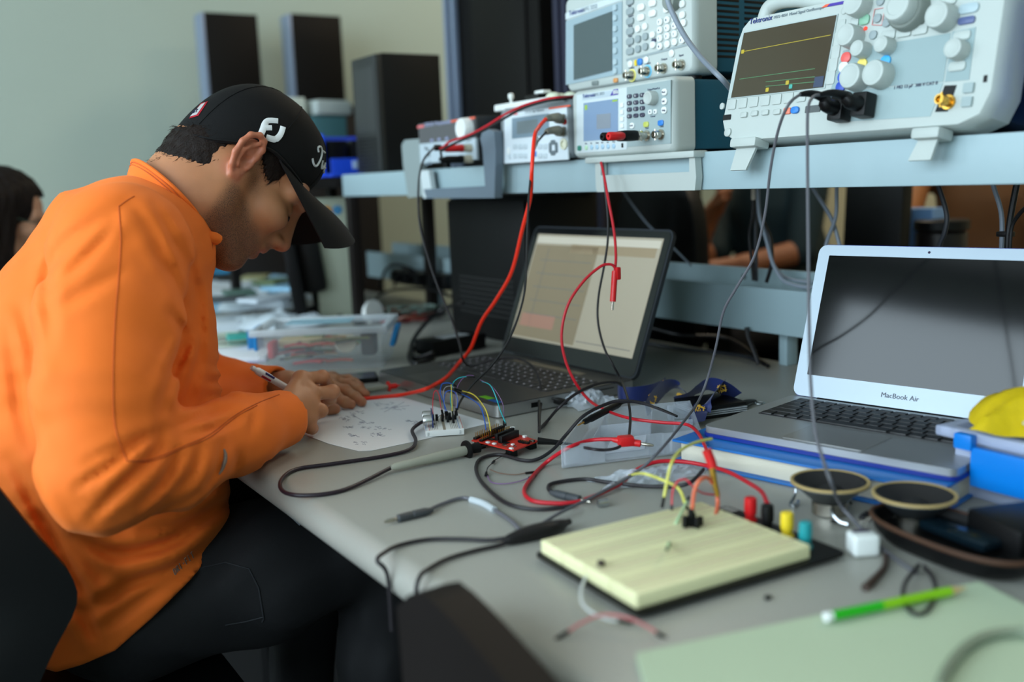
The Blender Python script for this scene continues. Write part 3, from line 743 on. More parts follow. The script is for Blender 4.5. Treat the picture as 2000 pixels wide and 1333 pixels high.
# parts kit lying on top of the multimeter
q = PX(1000, 205, 1.12); zt = SZ1+.004+Hh
k = thing('parts_tray', 'white plastic tray with a black clip and a white peg lying on the bench multimeter', 'tray', (1.15, PX(1055, 200, 1.15).y, zt+.0005))
B().box((0, 0, .007), (.10, .19, .014), .004).done('tray', whitep, k)
B().box((.0, .01, .021), (.03, .05, .014), .005).done('clip', blackm, k); B().box((.0, -.01, .031), (.02, .03, .006), .002).done('clip_top', whitep, k)
B().lathe([(.003, .012), (.003, .024), (.006, .026), (.006, .034), (.003, .036)], (-.02, .075, 0), (0, 0, 1), 12).done('peg', whitep, k)
for i, (x, y) in enumerate(((.02, -.04), (-.01, -.06), (.02, -.075))): B().sph((x, y, .017), (.013, .018, .009)).done('lump', mat('pale_green_white', (206, 214, 190), .6), k)
# ================================================================== things on the bench
alum = mat('brushed_aluminium', (176, 178, 180), .36, .75, bump=.04, bscale=1500)
lida = mat('silver_lid_bezel', (172, 186, 198), .4, .15)
keym = mat('black_key', (24, 24, 26), .5)
silv = mat('silver_edge', (168, 168, 166), .3, .8)
gunm = mat('gunmetal_deck', (84, 82, 80), .42, .55, bump=.05, bscale=1200)
bluec = mat('deep_blue_shell', (22, 44, 130), .35)
papm = mat('white_paper', (226, 228, 232), .8)
def at(k):                                            # (px,py) on the table | (px,py,h) | ('d',px,py,depth) | ('x',px,py,X)
    if isinstance(k, V): return k
    if k[0] == 'd': return EYE+ray(k[1], k[2])*k[3]
    if k[0] == 'x': return PX(k[1], k[2], k[3])
    return T(*k)
def dep(p): return (p-EYE).dot(_f)
def banana(parent, p, d, m_, tip=metalm, L=.034, rad=.0048, tipl=.017):
    p, d = V(p), V(d).normalized()
    o = B().lathe([(rad*.55, -.010), (rad*.8, -.004), (rad, 0), (rad, L*.45), (rad*.86, L*.47), (rad, L*.52), (rad*.95, L), (rad*.6, L+.001)], p, d, 14).done('plug_sleeve', m_, parent)
    B().lathe([(.0016, L), (.0022, L+.004), (.0023, L+tipl*.7), (.0012, L+tipl)], p, d, 10).done('metal_tip', tip, o)
    return o
def lead(label, pts, r, m_, ends=(), group=None, name='cable', cat='cable', sub=7, n=8):
    W_ = [at(k) for k in pts]; base = W_[0].copy()
    t = thing(name, label, cat, frame(base), group)
    L = [p-base for p in W_]
    B().tube(L, r, n, sub).done('wire', m_, t)
    for e in ends:
        i = 0 if e[0] == 'start' else -1
        d = (L[0]-L[1]) if i == 0 else (L[-1]-L[-2])
        if len(e) > 3: d = V(e[3])
        if e[1] == 'banana': banana(t, L[i], d, e[2])
        elif e[1] == 'pin':
            d = d.normalized(); q = L[i]
            b = B(); b.box(q+d*.006, (.0026, .0026, .014), .0004, rot=d.to_track_quat('Z', 'Y').to_matrix().to_4x4()); po = b.done('pin_housing', blackm, t)
        elif e[1] == 'sleeve':
            d = d.normalized(); B().cyl(L[i]-d*.004, L[i]+d*e[4], e[5], e[6] if len(e) > 6 else e[5], 12).done('sleeve', e[2], t)
    return t

# ---- blue book and the silver laptop on it
c1_, s1_ = math.cos(math.radians(11.79)), math.sin(math.radians(11.79))
fl = V((.880, .9327, .795)); rM = V((s1_, -c1_, 0)); bM = V((c1_, s1_, 0))
mM = frame(fl, cols=(rM, bM, (0, 0, 1)))
bk = thing('book', 'thick blue-covered book lying under the silver laptop', 'book', mM @ M.Translation((0, 0, -.0445)))
bc = mat('bright_blue_cover', (24, 104, 178), .4)
B().box((.150, .095, .0015), (.345, .262, .003), .001).done('back_cover', bc, bk); B().box((.150, .095, .0285), (.345, .262, .003), .001).done('front_cover', bc, bk)
B().box((.152, .097, .015), (.332, .250, .0238), .001).done('pages', mat('cream_pages', (206, 200, 182), .8, bump=.4, bscale=600), bk)
lp = thing('laptop', 'open silver laptop with black keys and a black reflecting screen, on the blue book', 'laptop', mM)
B().slab(rpoly(0, 0, .325, .226, .011, 5), -.0085, 0).done('base', alum, lp)
B().slab(rpoly(-.0016, -.0016, .3266, .2276, .012, 5), -.0135, -.0088).done('blue_shell', bluec, lp)
B().slab(rpoly(.1095, .008, .2145, .088, .004, 3), 0, .0006).done('trackpad', mat('trackpad_grey', (150, 150, 150), .3, .6), lp)
B().slab(rpoly(.021, .098, .304, .2095, .003, 3), -.0002, .0004).done('keyboard_well', mat('dark_well', (44, 44, 46), .5), lp)
def key_rows(parent, rows, x0, x1, m_, z=.0006, h=.0016, gap=.0028, legend=None):
    cache = {}
    for y, hh, ws in rows:
        k = (x1-x0)/sum(ws); x = x0
        for w_ in ws:
            kw = round(w_*k-gap, 4); key = (kw, hh)
            if key not in cache:
                b = B(); R0 = rpoly(-kw/2, -hh/2, kw/2, hh/2, .0016, 2)
                a = b.ring([(p, q, 0) for p, q in R0]); c = b.ring([(p*.97, q*.96, h) for p, q in R0]); b.skin([a, c])
                o = b.done('key', m_, parent); 
                if legend:
                    l_ = B().box((-.002, 0, h+.0001), (.0025, .0025, .0003)).done('key_legend', legend, o)
                    cache[key] = (o, l_)
                else: cache[key] = (o, None)
            else:
                src, ls = cache[key]; o = src.copy(); COL.objects.link(o); o.parent = parent
                if ls: l2 = ls.copy(); COL.objects.link(l2); l2.parent = o
            o.location = (x+w_*k/2, y+hh/2, z); x += w_*k
key_rows(lp, [(.1010, .0162, [1, 1, 1, 1.25, 5.1, 1.25, 1, 1, 1, 1]), (.1200, .0162, [2.4]+[1]*10+[2.4]), (.1390, .0162, [1.8]+[1]*11+[1.8]), (.1580, .0162, [1.5]+[1]*12+[1]), (.1770, .0162, [1]*13+[1.5]), (.1962, .0095, [1.04]*14)], .0225, .3025, keym)
tl2 = math.radians(20); uL = V((math.sin(tl2)*bM.x, math.sin(tl2)*bM.y, math.cos(tl2))); nL = V((bM.x*math.cos(tl2), bM.y*math.cos(tl2), -math.sin(tl2)))
LL = M(((1, 0, 0, 0), (0, math.cos(tl2), math.sin(tl2), .2255), (0, -math.sin(tl2), math.cos(tl2), .001), (0, 0, 0, 1)))
ld = B(LL).prism(rpoly(0, 0, .325, .225, .012, 5), 0, .004).done('lid', lida, lp)
B(LL).prism(rpoly(-.0018, -.001, .3268, .2268, .013, 5), .0042, .0075).done('lid_shell', bluec, ld)
B(LL).prism(rpoly(.0175, .0315, .3075, .2095, .001, 2), -.0004, .001).done('screen', mat('black_glass', (8, 9, 11), .08, spec=.42), ld)
B(LL).cyl((.1625, -.0004, .2175), (.1625, .0005, .2175), .0018, n=12).done('camera_dot', mat('camera_glass', (40, 22, 60), .2), ld)
me = text_mesh('MacBook Air', .0098, .0001); me.transform(LL @ FACE(.131, .0130, -.0006)); link('lettering', me, mat('grey_lettering', (84, 88, 96), .5), ld, smooth=False)
B().cyl((.04, .2255, -.002), (.285, .2255, -.002), .0035, n=10).done('hinge', blackm, lp)

# ---- dark laptop with the lit screen
yw = .0307; rL = V((math.sin(yw), -math.cos(yw), 0)); bL = V((math.cos(yw), math.sin(yw), 0)); wL, dL = .414, .291
oL = V((.7899, 1.2984, .7715))-rL*wL
mL = frame(oL, cols=(rL, bL, (0, 0, 1)))
lp = thing('laptop', 'open dark grey laptop with lit beige screen and silver edge, behind the small breadboard', 'laptop', mL)
B().slab(rpoly(0, 0, wL, dL, .016, 6), -.0195, -.001).done('base', silv, lp)
B().slab(rpoly(.002, .002, wL-.002, dL-.002, .015, 6), -.0009, .0004).done('deck', gunm, lp)
B().slab(rpoly(.012, .012, wL-.012, dL-.012, .012, 4), -.021, -.0194).done('underside', blackm, lp)
B().slab(rpoly(.090, .012, .205, .094, .004, 3), .0004, .0009).done('trackpad', mat('gunmetal_pad', (92, 90, 88), .35, .5), lp)
dk = mat('charcoal_key', (52, 50, 50), .5); lg = mat('pale_legend', (210, 208, 220), .4, emit=.12)
key_rows(lp, [(.118, .0165, [1.2, 1, 1, 1.2, 5.5, 1.2, 1, 1, 1, 1, 1, 1]), (.138, .0165, [2.3]+[1]*10+[2.3]+[1]*3), (.158, .0165, [1.8]+[1]*11+[1.8]+[1]*3), (.178, .0165, [1.5]+[1]*12+[1.1]+[1]*3), (.198, .0165, [1]*13+[1.6]+[1]*3), (.218, .011, [1.03]*17)], .028, wL-.028, dk, .0004, .0014, .003, lg)
B().slab(rpoly(.10, .246, wL-.10, .262, .003, 2), .0004, .001).done('speaker_grille', mat('pale_bronze', (150, 136, 116), .4, .5), lp)
def deck_at(px, py): l = mL.inverted() @ at((px, py, .0215+.0)); return l.x, l.y
x, y = deck_at(951, 778); B().box((x, y, .0007), (.030, .013, .0004), .0001, rot=M.Rotation(.0, 4, 'Z')).done('sticker', mat('lime_sticker', (112, 190, 30), .4), lp, label='lime green sticker')
x, y = deck_at(967, 785); B().box((x, y-.0, .0007), (.030, .010, .0004), .0001).done('sticker', mat('blue_sticker', (24, 84, 160), .4), lp, label='blue sticker')
B().box((wL-.001, .075, -.0095), (.003, .016, .008)).done('port', blackm, lp)
B().box((wL+.010, .118, -.0095), (.024, .013, .009), .002).done('plugged_connector', blackm, lp)
B().box((wL-.0005, .19, -.006), (.0015, .10, .0015)).done('card_slot', blackm, lp)
tl3 = .3728; LW = M(((1, 0, 0, 0), (0, math.cos(tl3), math.sin(tl3), dL-.004), (0, -math.sin(tl3), math.cos(tl3), -.001), (0, 0, 0, 1)))
ld = B(LW).prism(rpoly(0, 0, wL, .2715, .016, 6), 0, .008).done('lid', mat('dark_lid', (44, 48, 54), .4, .4), lp)
B(LW).prism(rpoly(.004, .004, wL-.004, .2675, .013, 5), -.001, .001).done('bezel', mat('glossy_black_bezel', (14, 14, 16), .18), ld)
scr = mat('lit_beige_screen', (150, 143, 126), .22, emit=.30)
scp = B(LW).prism(rpoly(.020, .036, wL-.020, .2545, .001, 2), -.0014, .001).done('screen', scr, ld)
tan = mat('lit_tan_window', (124, 112, 90), .22, emit=.26); pal = mat('lit_pale_bar', (176, 172, 158), .22, emit=.33); gry = mat('lit_grey_line', (104, 104, 104), .22, emit=.2); rd = mat('lit_faint_red', (150, 112, 96), .22, emit=.26)
def wpl(x0, z0, x1, z1, m_, d=-.0016, nm='screen_window'): B(LW).prism([(x0, z0), (x1, z0), (x1, z1), (x0, z1)], d, -.0012).done(nm, m_, scp)
wpl(.024, .040, .225, .232, tan); wpl(.024, .236, wL-.024, .250, pal); wpl(.14, .218, wL-.03, .236, mat('lit_tan_bar', (138, 124, 100), .22, emit=.28))
for k in range(5): wpl(.05, .200-.028*k, .215, .2012-.028*k, gry, -.0019, 'screen_line')
wpl(.07, .060, .07+.0012, .225, gry, -.0019, 'screen_line')
wpl(.04, .062, .15, .088, rd, -.0019); wpl(.23, .048, wL-.03, .0495, gry, -.0019, 'screen_line')
B().cyl((.05, dL-.003, -.004), (wL-.05, dL-.003, -.004), .006, n=12).done('hinge', blackm, lp)

# ---- sheet of notes
P4 = [T(566, 842), T(700, 883), T(945, 830), T(760, 772)]
def quad(P, u, v): return P[0].lerp(P[1], u).lerp(P[3].lerp(P[2], u), v)
q = [T(590, 858), T(706, 885), T(830, 863), T(955, 829), T(868, 790), T(772, 772), T(640, 800)]
def paper_outline(pts, r=0): return [(p.x, p.y) for p in pts]
b = B(); b.slab(paper_outline([T(560, 838), T(640, 868), T(700, 883), T(726, 882), T(820, 862), T(958, 828), T(780, 776), T(740, 776), T(640, 800)]), .7504, .7509)
pp = b.done('paper_sheet', papm, None, smooth=False); tag(pp, 'white sheet of handwritten notes under the writing hand and the small breadboard', 'paper')
MW[pp.name] = M.Translation(pp.location)
ink = mat('ballpoint_ink', (96, 98, 130), .7)
rnd = random.Random(3)
for cx, cy, n_, w_ in ((655, 800, 6, 10), (665, 820, 7, 14), (680, 815, 6, 12), (695, 806, 6, 12), (715, 826, 9, 16), (690, 850, 8, 14), (735, 850, 10, 18), (745, 838, 7, 15), (680, 838, 6, 10), (700, 866, 6, 12), (750, 790, 10, 24), (770, 798, 9, 20), (800, 826, 7, 12), (712, 838, 5, 10)):
    b = B()
    for k in range(n_):
        x, y = cx+rnd.uniform(-w_, w_), cy+rnd.uniform(-3.5, 3.5)
        pts = [T(x+i*2.2+rnd.uniform(-1, 1), y+rnd.uniform(-1.6, 1.6), .0011) for i in range(4)]
        b.tube(pts, .00022, 4, 2)
    b.done('handwriting', ink, pp, local=False)
for a_, c_ in (((742, 800), (800, 793)), ((750, 806), (790, 786)), ((690, 812), (714, 826))): B().tube([T(*a_, .0011), T(*c_, .0011)], .00022, 4, 0).done('pen_stroke', ink, pp, local=False)

# ---- small white breadboard
ob = V((.651, 1.273, .7512)); rB = V((.902, -.432, 0)); bB = V((.432, .902, 0))
mb = frame(ob, cols=(rB, bB, (0, 0, 1)))
wb = mat('white_abs', (226, 228, 226), .45)
br = thing('small_breadboard', 'small white breadboard on the sheet of notes, full of coloured jumper wires', 'breadboard', mb)
b = B(); b.box((.0285, .041, .0046), (.057, .082, .0092), .0008); b.done('board', wb, br)
b = B(); b.box((.0285, .041, .0093), (.004, .082, .0004)); b.done('centre_groove', mat('groove_grey', (150, 142, 124), .6), br)
hole = mat('hole_dark', (120, 118, 110), .7)
b = B()
for i in range(29):
    for u_ in (.0085, .0110, .0135, .0160, .0185, .0385, .0410, .0435, .0460, .0485): b.box((u_, .006+i*.00254, .0092), (.0011, .0011, .0003))
b.done('hole_grid', hole, br)
for u_, mm in ((.0012, bluep), (.0062, redp), (.0508, bluep), (.0556, redp)): B().box((u_, .041, .0093), (.0006, .078, .0003)).done('rail_line', mm, br)
for u_ in (.004, .051): B().box((u_, -.0003, .0042), (.003, .001, .005), .0003).done('side_clip', mat('clip_grey', (190, 194, 194), .5), br)
sn = thing('ultrasonic_sensor', 'silver cylinder distance sensor standing on the small white breadboard', 'sensor', mb @ M.Translation((.010, .030, .0095)))
B().box((.002, .006, .0105), (.0016, .044, .0205), .0003).done('circuit_board', mat('blue_pcb', (34, 52, 110), .4), sn)
for d_ in (-.008, .019):
    B().lathe([(.0078, .0012), (.008, -.001), (.008, -.0105), (.0074, -.012), (.0066, -.012), (.0064, -.0105)], (0, d_, .0105), (1, 0, 0), 22).done('transducer', mat('polished_steel', (205, 205, 205), .2, 1), sn)
b = B()
for k in range(4): b.box((.0045, .002+k*.00254, .0005), (.0045, .0007, .0007))
b.done('pin_row', metalm, sn)
def BD(px, py, off=0.0): return EYE+ray(px, py)*(dep(T(868, 835))+off)
def jumper(label, pts, m_, r=.00062, ends=(True, True), name='jumper_wire', group=None):
    W_ = [at(k) for k in pts]; base = W_[0].copy(); t = thing(name, label, 'jumper wire', frame(base), group); L = [p-base for p in W_]
    B().tube(L, r, 6, 6).done('wire', m_, t)
    for i, on in enumerate(ends):
        if not on: continue
        d = (L[0]-L[1]) if i == 0 else (L[-1]-L[-2]); d = d.normalized(); qd = d.to_track_quat('Z', 'Y').to_matrix().to_4x4()
        B().box((L[0] if i == 0 else L[-1])+d*.005, (.0026, .0026, .013), .0004, rot=qd).done('pin_housing', blackm, t)
    return t
wr = mat('red_wire', (206, 26, 54), .4); wbl = mat('blue_wire', (20, 88, 190), .4); wy = mat('yellow_wire', (226, 206, 70), .4); wt = mat('turquoise_wire', (20, 172, 180), .4); wp = mat('purple_wire', (128, 92, 140), .4); wg = mat('grey_wire', (160, 160, 160), .4)
jumper('red jumper wire arching over the left of the small breadboard', [BD(846, 812), BD(845, 795), BD(847, 770), BD(852, 764), BD(857, 772), BD(861, 795), BD(863, 803)], wr)
jumper('tall blue jumper wire arching over the right of the small breadboard', [BD(873, 806), BD(866, 785), BD(860, 768), BD(863, 752), BD(872, 749), BD(881, 750), BD(886, 753, .01)], wbl)
jumper('short blue jumper wire looping below the tall one on the small breadboard', [BD(870, 806), BD(867, 785), BD(870, 768), BD(878, 764), BD(889, 768), BD(894, 785), BD(891, 806)], wbl)
jumper('grey jumper wire looping over the small breadboard', [BD(872, 806), BD(866, 775), BD(868, 760), BD(877, 755), BD(887, 759), BD(893, 775), BD(890, 805)], wg, .0005)
PB = lambda px, py, h=.014: T(px, py, h)
jumper('yellow jumper wire from the small breadboard to the red circuit board', [BD(883, 818), BD(883, 795), BD(882, 770), BD(881, 752)], wy, .0007, (True, False))
jumper('yellow jumper wire bowing down to the red circuit board', [('d', 900, 764, dep(BD(0, 0))), ('d', 925, 772, dep(T(925, 830))), ('d', 945, 795, dep(T(950, 850))), ('d', 954, 818, dep(T(954, 858))), PB(958, 842, .022)], wy, .0009, (True, False))
jumper('blue jumper wire bowing down beside the yellow one to the red circuit board', [('d', 899, 769, dep(BD(0, 0))), ('d', 920, 780, dep(T(925, 830))), ('d', 938, 795, dep(T(945, 850))), ('d', 946, 820, dep(T(948, 858))), PB(949, 840, .022)], wbl, .0009, (True, False))
jumper('turquoise jumper wire from the small breadboard to a black clip in the air', [BD(884, 806), BD(880, 780, .01), BD(884, 752, .01), BD(893, 741, .01), BD(905, 737, .01), BD(913, 737, .01)], wt, .0007, (True, True))
jumper('turquoise jumper wire bowing over to the red circuit board', [BD(941, 746, .01), ('d', 957, 753, dep(T(930, 850))), ('d', 968, 775, dep(T(960, 855))), ('d', 978, 805, dep(T(980, 855))), PB(986, 824, .028), PB(987, 828, .022)], wt, .0008, (True, True))
jumper('purple jumper wire from the small breadboard up to the black clip', [BD(891, 800), BD(888, 780, .01), BD(894, 755, .01), BD(904, 740, .01), BD(915, 734, .01), BD(925, 735, .01)], wp, .0005, (True, False))
jumper('purple jumper wire bowing over beside the turquoise one', [BD(938, 743, .01), ('d', 960, 755, dep(T(930, 850))), ('d', 975, 775, dep(T(960, 855))), ('d', 983, 795, dep(T(980, 855))), PB(984, 824, .022)], wp, .0005, (False, True))
b = B(); 
for (x, y, l_) in ((.0285, .052, .012), (.036, .045, .010), (.040, .058, .012), (.044, .038, .012), (.020, .060, .010)): b.box((x, y, .0092+l_/2), (.004, .0045, l_), .0008)
b.done('pin_cluster', blackm, br)
b = B(); 
for (x, y) in ((.022, .05), (.026, .058)): b.tube([(x, y, .009), (x, y, .017), (x+.006, y+.004, .019), (x+.010, y+.006, .012), (x+.011, y+.007, .009)], .0004, 5, 4)
b.done('resistor_leg', metalm, br); B().cyl((.026, .052, .0185), (.031, .055, .0185), .0013, n=8).done('resistor', mat('tan_resistor', (196, 150, 120), .5), br)

# ---- red microcontroller board
c4 = [T(921, 861, .012), T(1003, 881, .012), T(1052, 862, .012), T(975, 838, .012)]
cc = sum(c4, V())/4; pc = thing('circuit_board', 'red circuit board with black pin headers in front of the dark laptop', 'circuit board', (cc.x, cc.y, .7505))
pm = mat('red_pcb', (196, 44, 30), .38, vary=.12, vscale=300)
def QP(u, v, z): 
    p = quad(c4, u, v); return V((p.x, p.y, z))
B().slab([(p.x, p.y) for p in c4], .7605, .7622).done('board', pm, pc, local=False)
axu = (c4[1]-c4[0]).normalized(); axv = (c4[3]-c4[0]).normalized(); angu = math.atan2(axu.y, axu.x); RU = M.Rotation(angu, 4, 'Z'); 
angv = math.atan2(axv.y, axv.x); RV = M.Rotation(angv, 4, 'Z')
def pins(u0, v0, u1, v1, n_, hb=.0028, hp=.0095, two=True):
    b = B(); b2 = B(); a, c = QP(u0, v0, .7622), QP(u1, v1, .7622); d = (c-a); ang = math.atan2(d.y, d.x); R_ = M.Rotation(ang, 4, 'Z'); s_ = V((-d.y, d.x, 0)).normalized()*.00127
    b.box((a+c)/2+V((0, 0, hb/2)), (d.length+.002, .0052, hb), .0003, rot=R_)
    for k in range(n_):
        p = a.lerp(c, (k+.5)/n_)
        for sg in ((1, -1) if two else (0,)): b2.box(p+s_*sg+V((0, 0, hp/2)), (.0006, .0006, hp), rot=R_)
    h = b.done('pin_header', blackm, pc, local=False); b2.done('pins', brassm, h, local=False)
def sock(u0, v0, u1, v1, hb):
    b = B(); a, c = QP(u0, v0, .7622), QP(u1, v1, .7622); d = c-a; R_ = M.Rotation(math.atan2(d.y, d.x), 4, 'Z')
    b.box((a+c)/2+V((0, 0, hb/2)), (d.length, .0052, hb), .0003, rot=R_); b.done('socket_header', blackm, pc, local=False)
pins(.03, .08, .03, .95, 10); pins(.20, .05, .20, .60, 8); pins(.30, .55, .30, .98, 6)
sock(.40, .30, .40, .95, .009); sock(.16, .45, .16, .92, .0085); pins(.52, .25, .52, .92, 10, .0028, .008); sock(.56, .22, .56, .88, .0095); pins(.78, .6, .98, .62, 5, .0026, .004)
for u_, v_, sx, sy, sz, mm in ((.62, .30, .010, .010, .0012, blackm), (.80, .30, .004, .004, .002, whitep), (.90, .22, .004, .003, .002, metalm), (.72, .12, .008, .0045, .002, metalm), (.50, .08, .006, .004, .002, whitep), (.86, .62, .010, .010, .0012, blackm), (.30, .30, .008, .008, .0012, blackm), (.96, .80, .006, .006, .003, metalm), (.92, .05, .006, .004, .002, whitep), (.36, .06, .006, .004, .002, whitep), (.70, .94, .005, .005, .003, whitep)):
    p = QP(u_, v_, .7622+sz/2); B().box(p, (sx, sy, sz), .0004, rot=RU).done('component', mm, pc, local=False)
for u_, v_ in ((.12, .12), (.88, .12), (.88, .88), (.12, .88)):
    p = QP(u_, v_, .7505); B().box(p+V((0, 0, .005)), (.012, .012, .0098), .001).done('standoff', blackm, pc, local=False)
B().box(T(1001, 838, .018), (.006, .005, .005), .0005).done('component', whitep, pc, local=False)

# ---- leads hanging from the instruments
LR = mat('orange_red_lead', (240, 46, 18), .38); LRD = mat('red_lead', (186, 20, 36), .38); LB = mat('black_lead', (18, 16, 18), .42); LBS = mat('soft_black_lead', (30, 26, 30), .5)
def hang(pts, d0, d1):                                # photo points with depth running from d0 to d1
    n_ = len(pts)-1; return [EYE+ray(x, y)*(d0+(d1-d0)*i/n_) for i, (x, y) in enumerate(pts)]
def tpts(pts, h): return [T(x, y, h) for x, y in pts]
dDM = dep(DM[0])
lead('thick orange-red test lead hanging from the multimeter to the sheet of notes', [DM[0]]+hang([(1052, 250), (1044, 268)], dDM-.02, dDM-.06)+hang([(1039, 330), (1036, 385), (1020, 450), (1000, 530), (970, 585), (940, 630), (920, 680), (900, 706)], dDM-.08, dep(T(880, 735, .02)))+[T(874, 736, .036), T(850, 752, .029), T(828, 762, .0265), T(800, 769, .011), T(770, 774, .004), T(705, 780, .004)], .0034, LR, name='test_lead', cat='test lead', n=10)
lead('thin black test lead hanging from the multimeter, ending at the small breadboard', [DM[1]]+hang([(1052, 275), (1043, 290)], dDM-.02, dDM-.05)+hang([(1037, 340), (1032, 400), (1029, 480), (1026, 560), (1012, 620), (990, 672), (960, 715), (925, 750), (902, 780)], dDM-.07, dep(BD(0, 0, .03)))+[BD(893, 800)], .0019, LB, name='test_lead', cat='test lead', n=8)
b = B(); q0 = EYE+ray(1046, 280)*(dDM-.055); b.box(q0, (.004, .010, .022), .001, rot=M.Rotation(.7, 4, 'X')); bb = b.done('lead_tag', mat('clear_tag', (150, 160, 158), .3, alpha=.6)); tag(bb, 'clear plastic tag clipped round the multimeter leads', 'tag')
dS = dep(SP)
lead('thin black lead drooping from the power supply over the keyboard to the red board', [SP]+hang([(845, 292), (828, 312), (819, 345), (817, 400), (822, 450), (838, 510), (855, 560), (880, 620), (897, 670), (903, 700)], dS-.03, dep(T(905, 712, .05)))+[T(912, 714, .035), T(930, 714, .034), T(965, 703, .045), T(1000, 700, .05), T(1035, 712, .045), T(1053, 740, .035), T(1057, 780, .014), T(1054, 815, .010), T(1053, 845, .010)], .0021, LBS, name='test_lead', cat='test lead', n=8)
dR = dep(RP); dAF = dep(V((1.02, AFG_TOP*0+1.46, 1.2)))
lead('red lead running from the power supply rightwards over the multimeter', [RP]+hang([(866, 288), (880, 277), (915, 265), (950, 247), (985, 225), (1020, 208), (1060, 196), (1090, 191)], dR-.04, dAF)+[EYE+ray(1122, 189)*(dAF+.06)], .0024, LRD, name='test_lead', cat='test lead')
lead('black lead looping from the power supply rightwards just under the red one', [BP]+hang([(862, 305), (861, 297), (870, 290), (890, 280), (925, 265), (955, 250), (990, 229), (1022, 212), (1060, 200), (1090, 195)], dR-.04, dAF)+[EYE+ray(1122, 193)*(dAF+.07)], .0024, LB, name='test_lead', cat='test lead')
dG = dep(PX(1178, 330, 1.035))
t = lead('red banana lead behind the function generator handle, its plug dangling in the air', hang([(1174, 318), (1180, 345), (1188, 390), (1199, 450), (1203, 500), (1201, 530)], dG, dG-.10), .0022, LRD, name='banana_lead', cat='test lead')
e = EYE+ray(1201, 530)*(dG-.10)-MW[t.name].translation; e2 = EYE+ray(1197, 590)*(dG-.10)-MW[t.name].translation
o_ = B(); o_.tube([e, e.lerp(e2, .45), e.lerp(e2, .47), e.lerp(e2, .5), e2], lambda s: .0048 if s < .3 or s > .7 else .0046, 12, 0).done('plug_sleeve', redp, t)
B().box(e+V((.003, -.003, -.004)), (.008, .008, .02), .002).done('stacking_block', redp, t)
B().tube([e2, e2.lerp(e, -.12), e2.lerp(e, -.28)], .002, 8, 0).done('metal_tip', metalm, t)
dC = dG-.10
lead('red banana lead arching from the dangling plug down across the clear plastic box', hang([(1203, 535), (1200, 522), (1190, 517), (1172, 522), (1140, 550), (1110, 595), (1097, 650), (1103, 700), (1122, 745)], dC, dep(T(1140, 770, .04)))+[T(1150, 782, .03), T(1185, 803, .032), T(1230, 818, .034), T(1290, 826, .034), T(1340, 830, .034), T(1362, 845, .034), T(1376, 870, .034), T(1384, 893, .03)], .0023, LRD, name='banana_lead', cat='test lead')
lead('black lead hanging behind the function generator handle down to the clear box', hang([(1177, 318), (1181, 360), (1187, 420), (1187, 470), (1180, 520), (1169, 580), (1168, 630), (1180, 680), (1198, 715)], dG+.01, dep(T(1215, 752, .04)))+[T(1214, 745, .045), T(1226, 780, .045), T(1231, 815, .04), T(1229, 850, .034), T(1226, 862, .033)], .0019, LB, name='banana_lead', cat='test lead')
lead('grey probe cable hanging from the left oscilloscope plug across to the table edge', [PR1]+hang([(1540, 205), (1520, 255), (1505, 330), (1494, 420), (1474, 500), (1440, 560), (1413, 610), (1398, 680), (1382, 740)], dep(PR1)-.02, dep(T(1385, 770, .05)))+[T(1364, 785, .045), T(1335, 825, .045), T(1290, 880, .04), T(1240, 925, .02), T(1160, 970, .010), T(1090, 1005, .007), T(1035, 1040, .005)], .0019, leadg, name='probe_cable', cat='cable')
lead('grey probe cable hanging from the right oscilloscope plug in front of the silver laptop', [PR2]+hang([(1588, 190), (1578, 215), (1577, 300), (1578, 400), (1579, 500), (1580, 620), (1583, 740), (1592, 840), (1608, 900), (1622, 940)], dep(PR2)-.02, dep(T(1640, 990, .04)))+[T(1640, 985, .03), T(1665, 1015, .016), T(1700, 1052, .006), T(1745, 1090, .003), T(1790, 1120, .003)], .0019, leadg, name='probe_cable', cat='cable')
lead('thick grey cable slanting across the large function generator', hang([(1296, -40), (1304, 0), (1318, 35), (1340, 75), (1368, 112), (1395, 140), (1415, 160)], dep(PX(1300, 0, 1.02)), dep(PX(1415, 160, 1.085)))+[PX(1440, 190, 1.14)], .0042, mat('mid_grey_cable', (132, 142, 154), .45), n=10)

# ---- loose leads on the bench
lead('brown-black probe lead looping near the front edge, joined to the grey probe', [T(765, 914, .006), T(675, 957, .003), T(600, 969, .003), T(555, 962, .003), T(549, 940, .003), T(578, 918, .003), T(650, 907, .003), T(750, 892, .003), T(800, 879, .004), T(812, 862, .005), T(805, 842, .008), T(818, 829, .012), BD(832, 822)], .0027, mat('plum_black_lead', (34, 22, 32), .4), name='probe_cable', cat='cable', n=10)
pr = thing('scope_probe', 'grey oscilloscope probe with black collar and tip lying in front of the red board', 'probe', frame(T(765, 914)))
a, c = T(765, 914, .008)-T(765, 914), T(912, 880, .0095)-T(765, 914); dd = (c-a).normalized(); Lp = (c-a).length
pgrey = mat('probe_grey', (150, 150, 136), .5)
B().lathe([(.0030, 0), (.0050, .004), (.0058, Lp*.3), (.0070, Lp*.6), (.0072, Lp*.9), (.0062, Lp)], a, dd, 18).done('body', pgrey, pr)
B().lathe([(.0062, 0), (.0128, .0005), (.0136, .003), (.0128, .005), (.0060, .006), (.0060, .010), (.0068, .012), (.0076, .022), (.0034, .023)], a+dd*(Lp-.003), dd, 20).done('collar', blackm, pr)
B().cyl(a+dd*(Lp+.02), a+dd*(Lp+.034), .0016, .0012, 8).done('tip', blackm, pr)
for k in (.42, .55): B().box(a+dd*Lp*k+V((0, -.0035, -.003)), (.011, .002, .002), .0005, rot=dd.to_track_quat('X', 'Z').to_matrix().to_4x4()).done('grip_mark', blackm, pr)
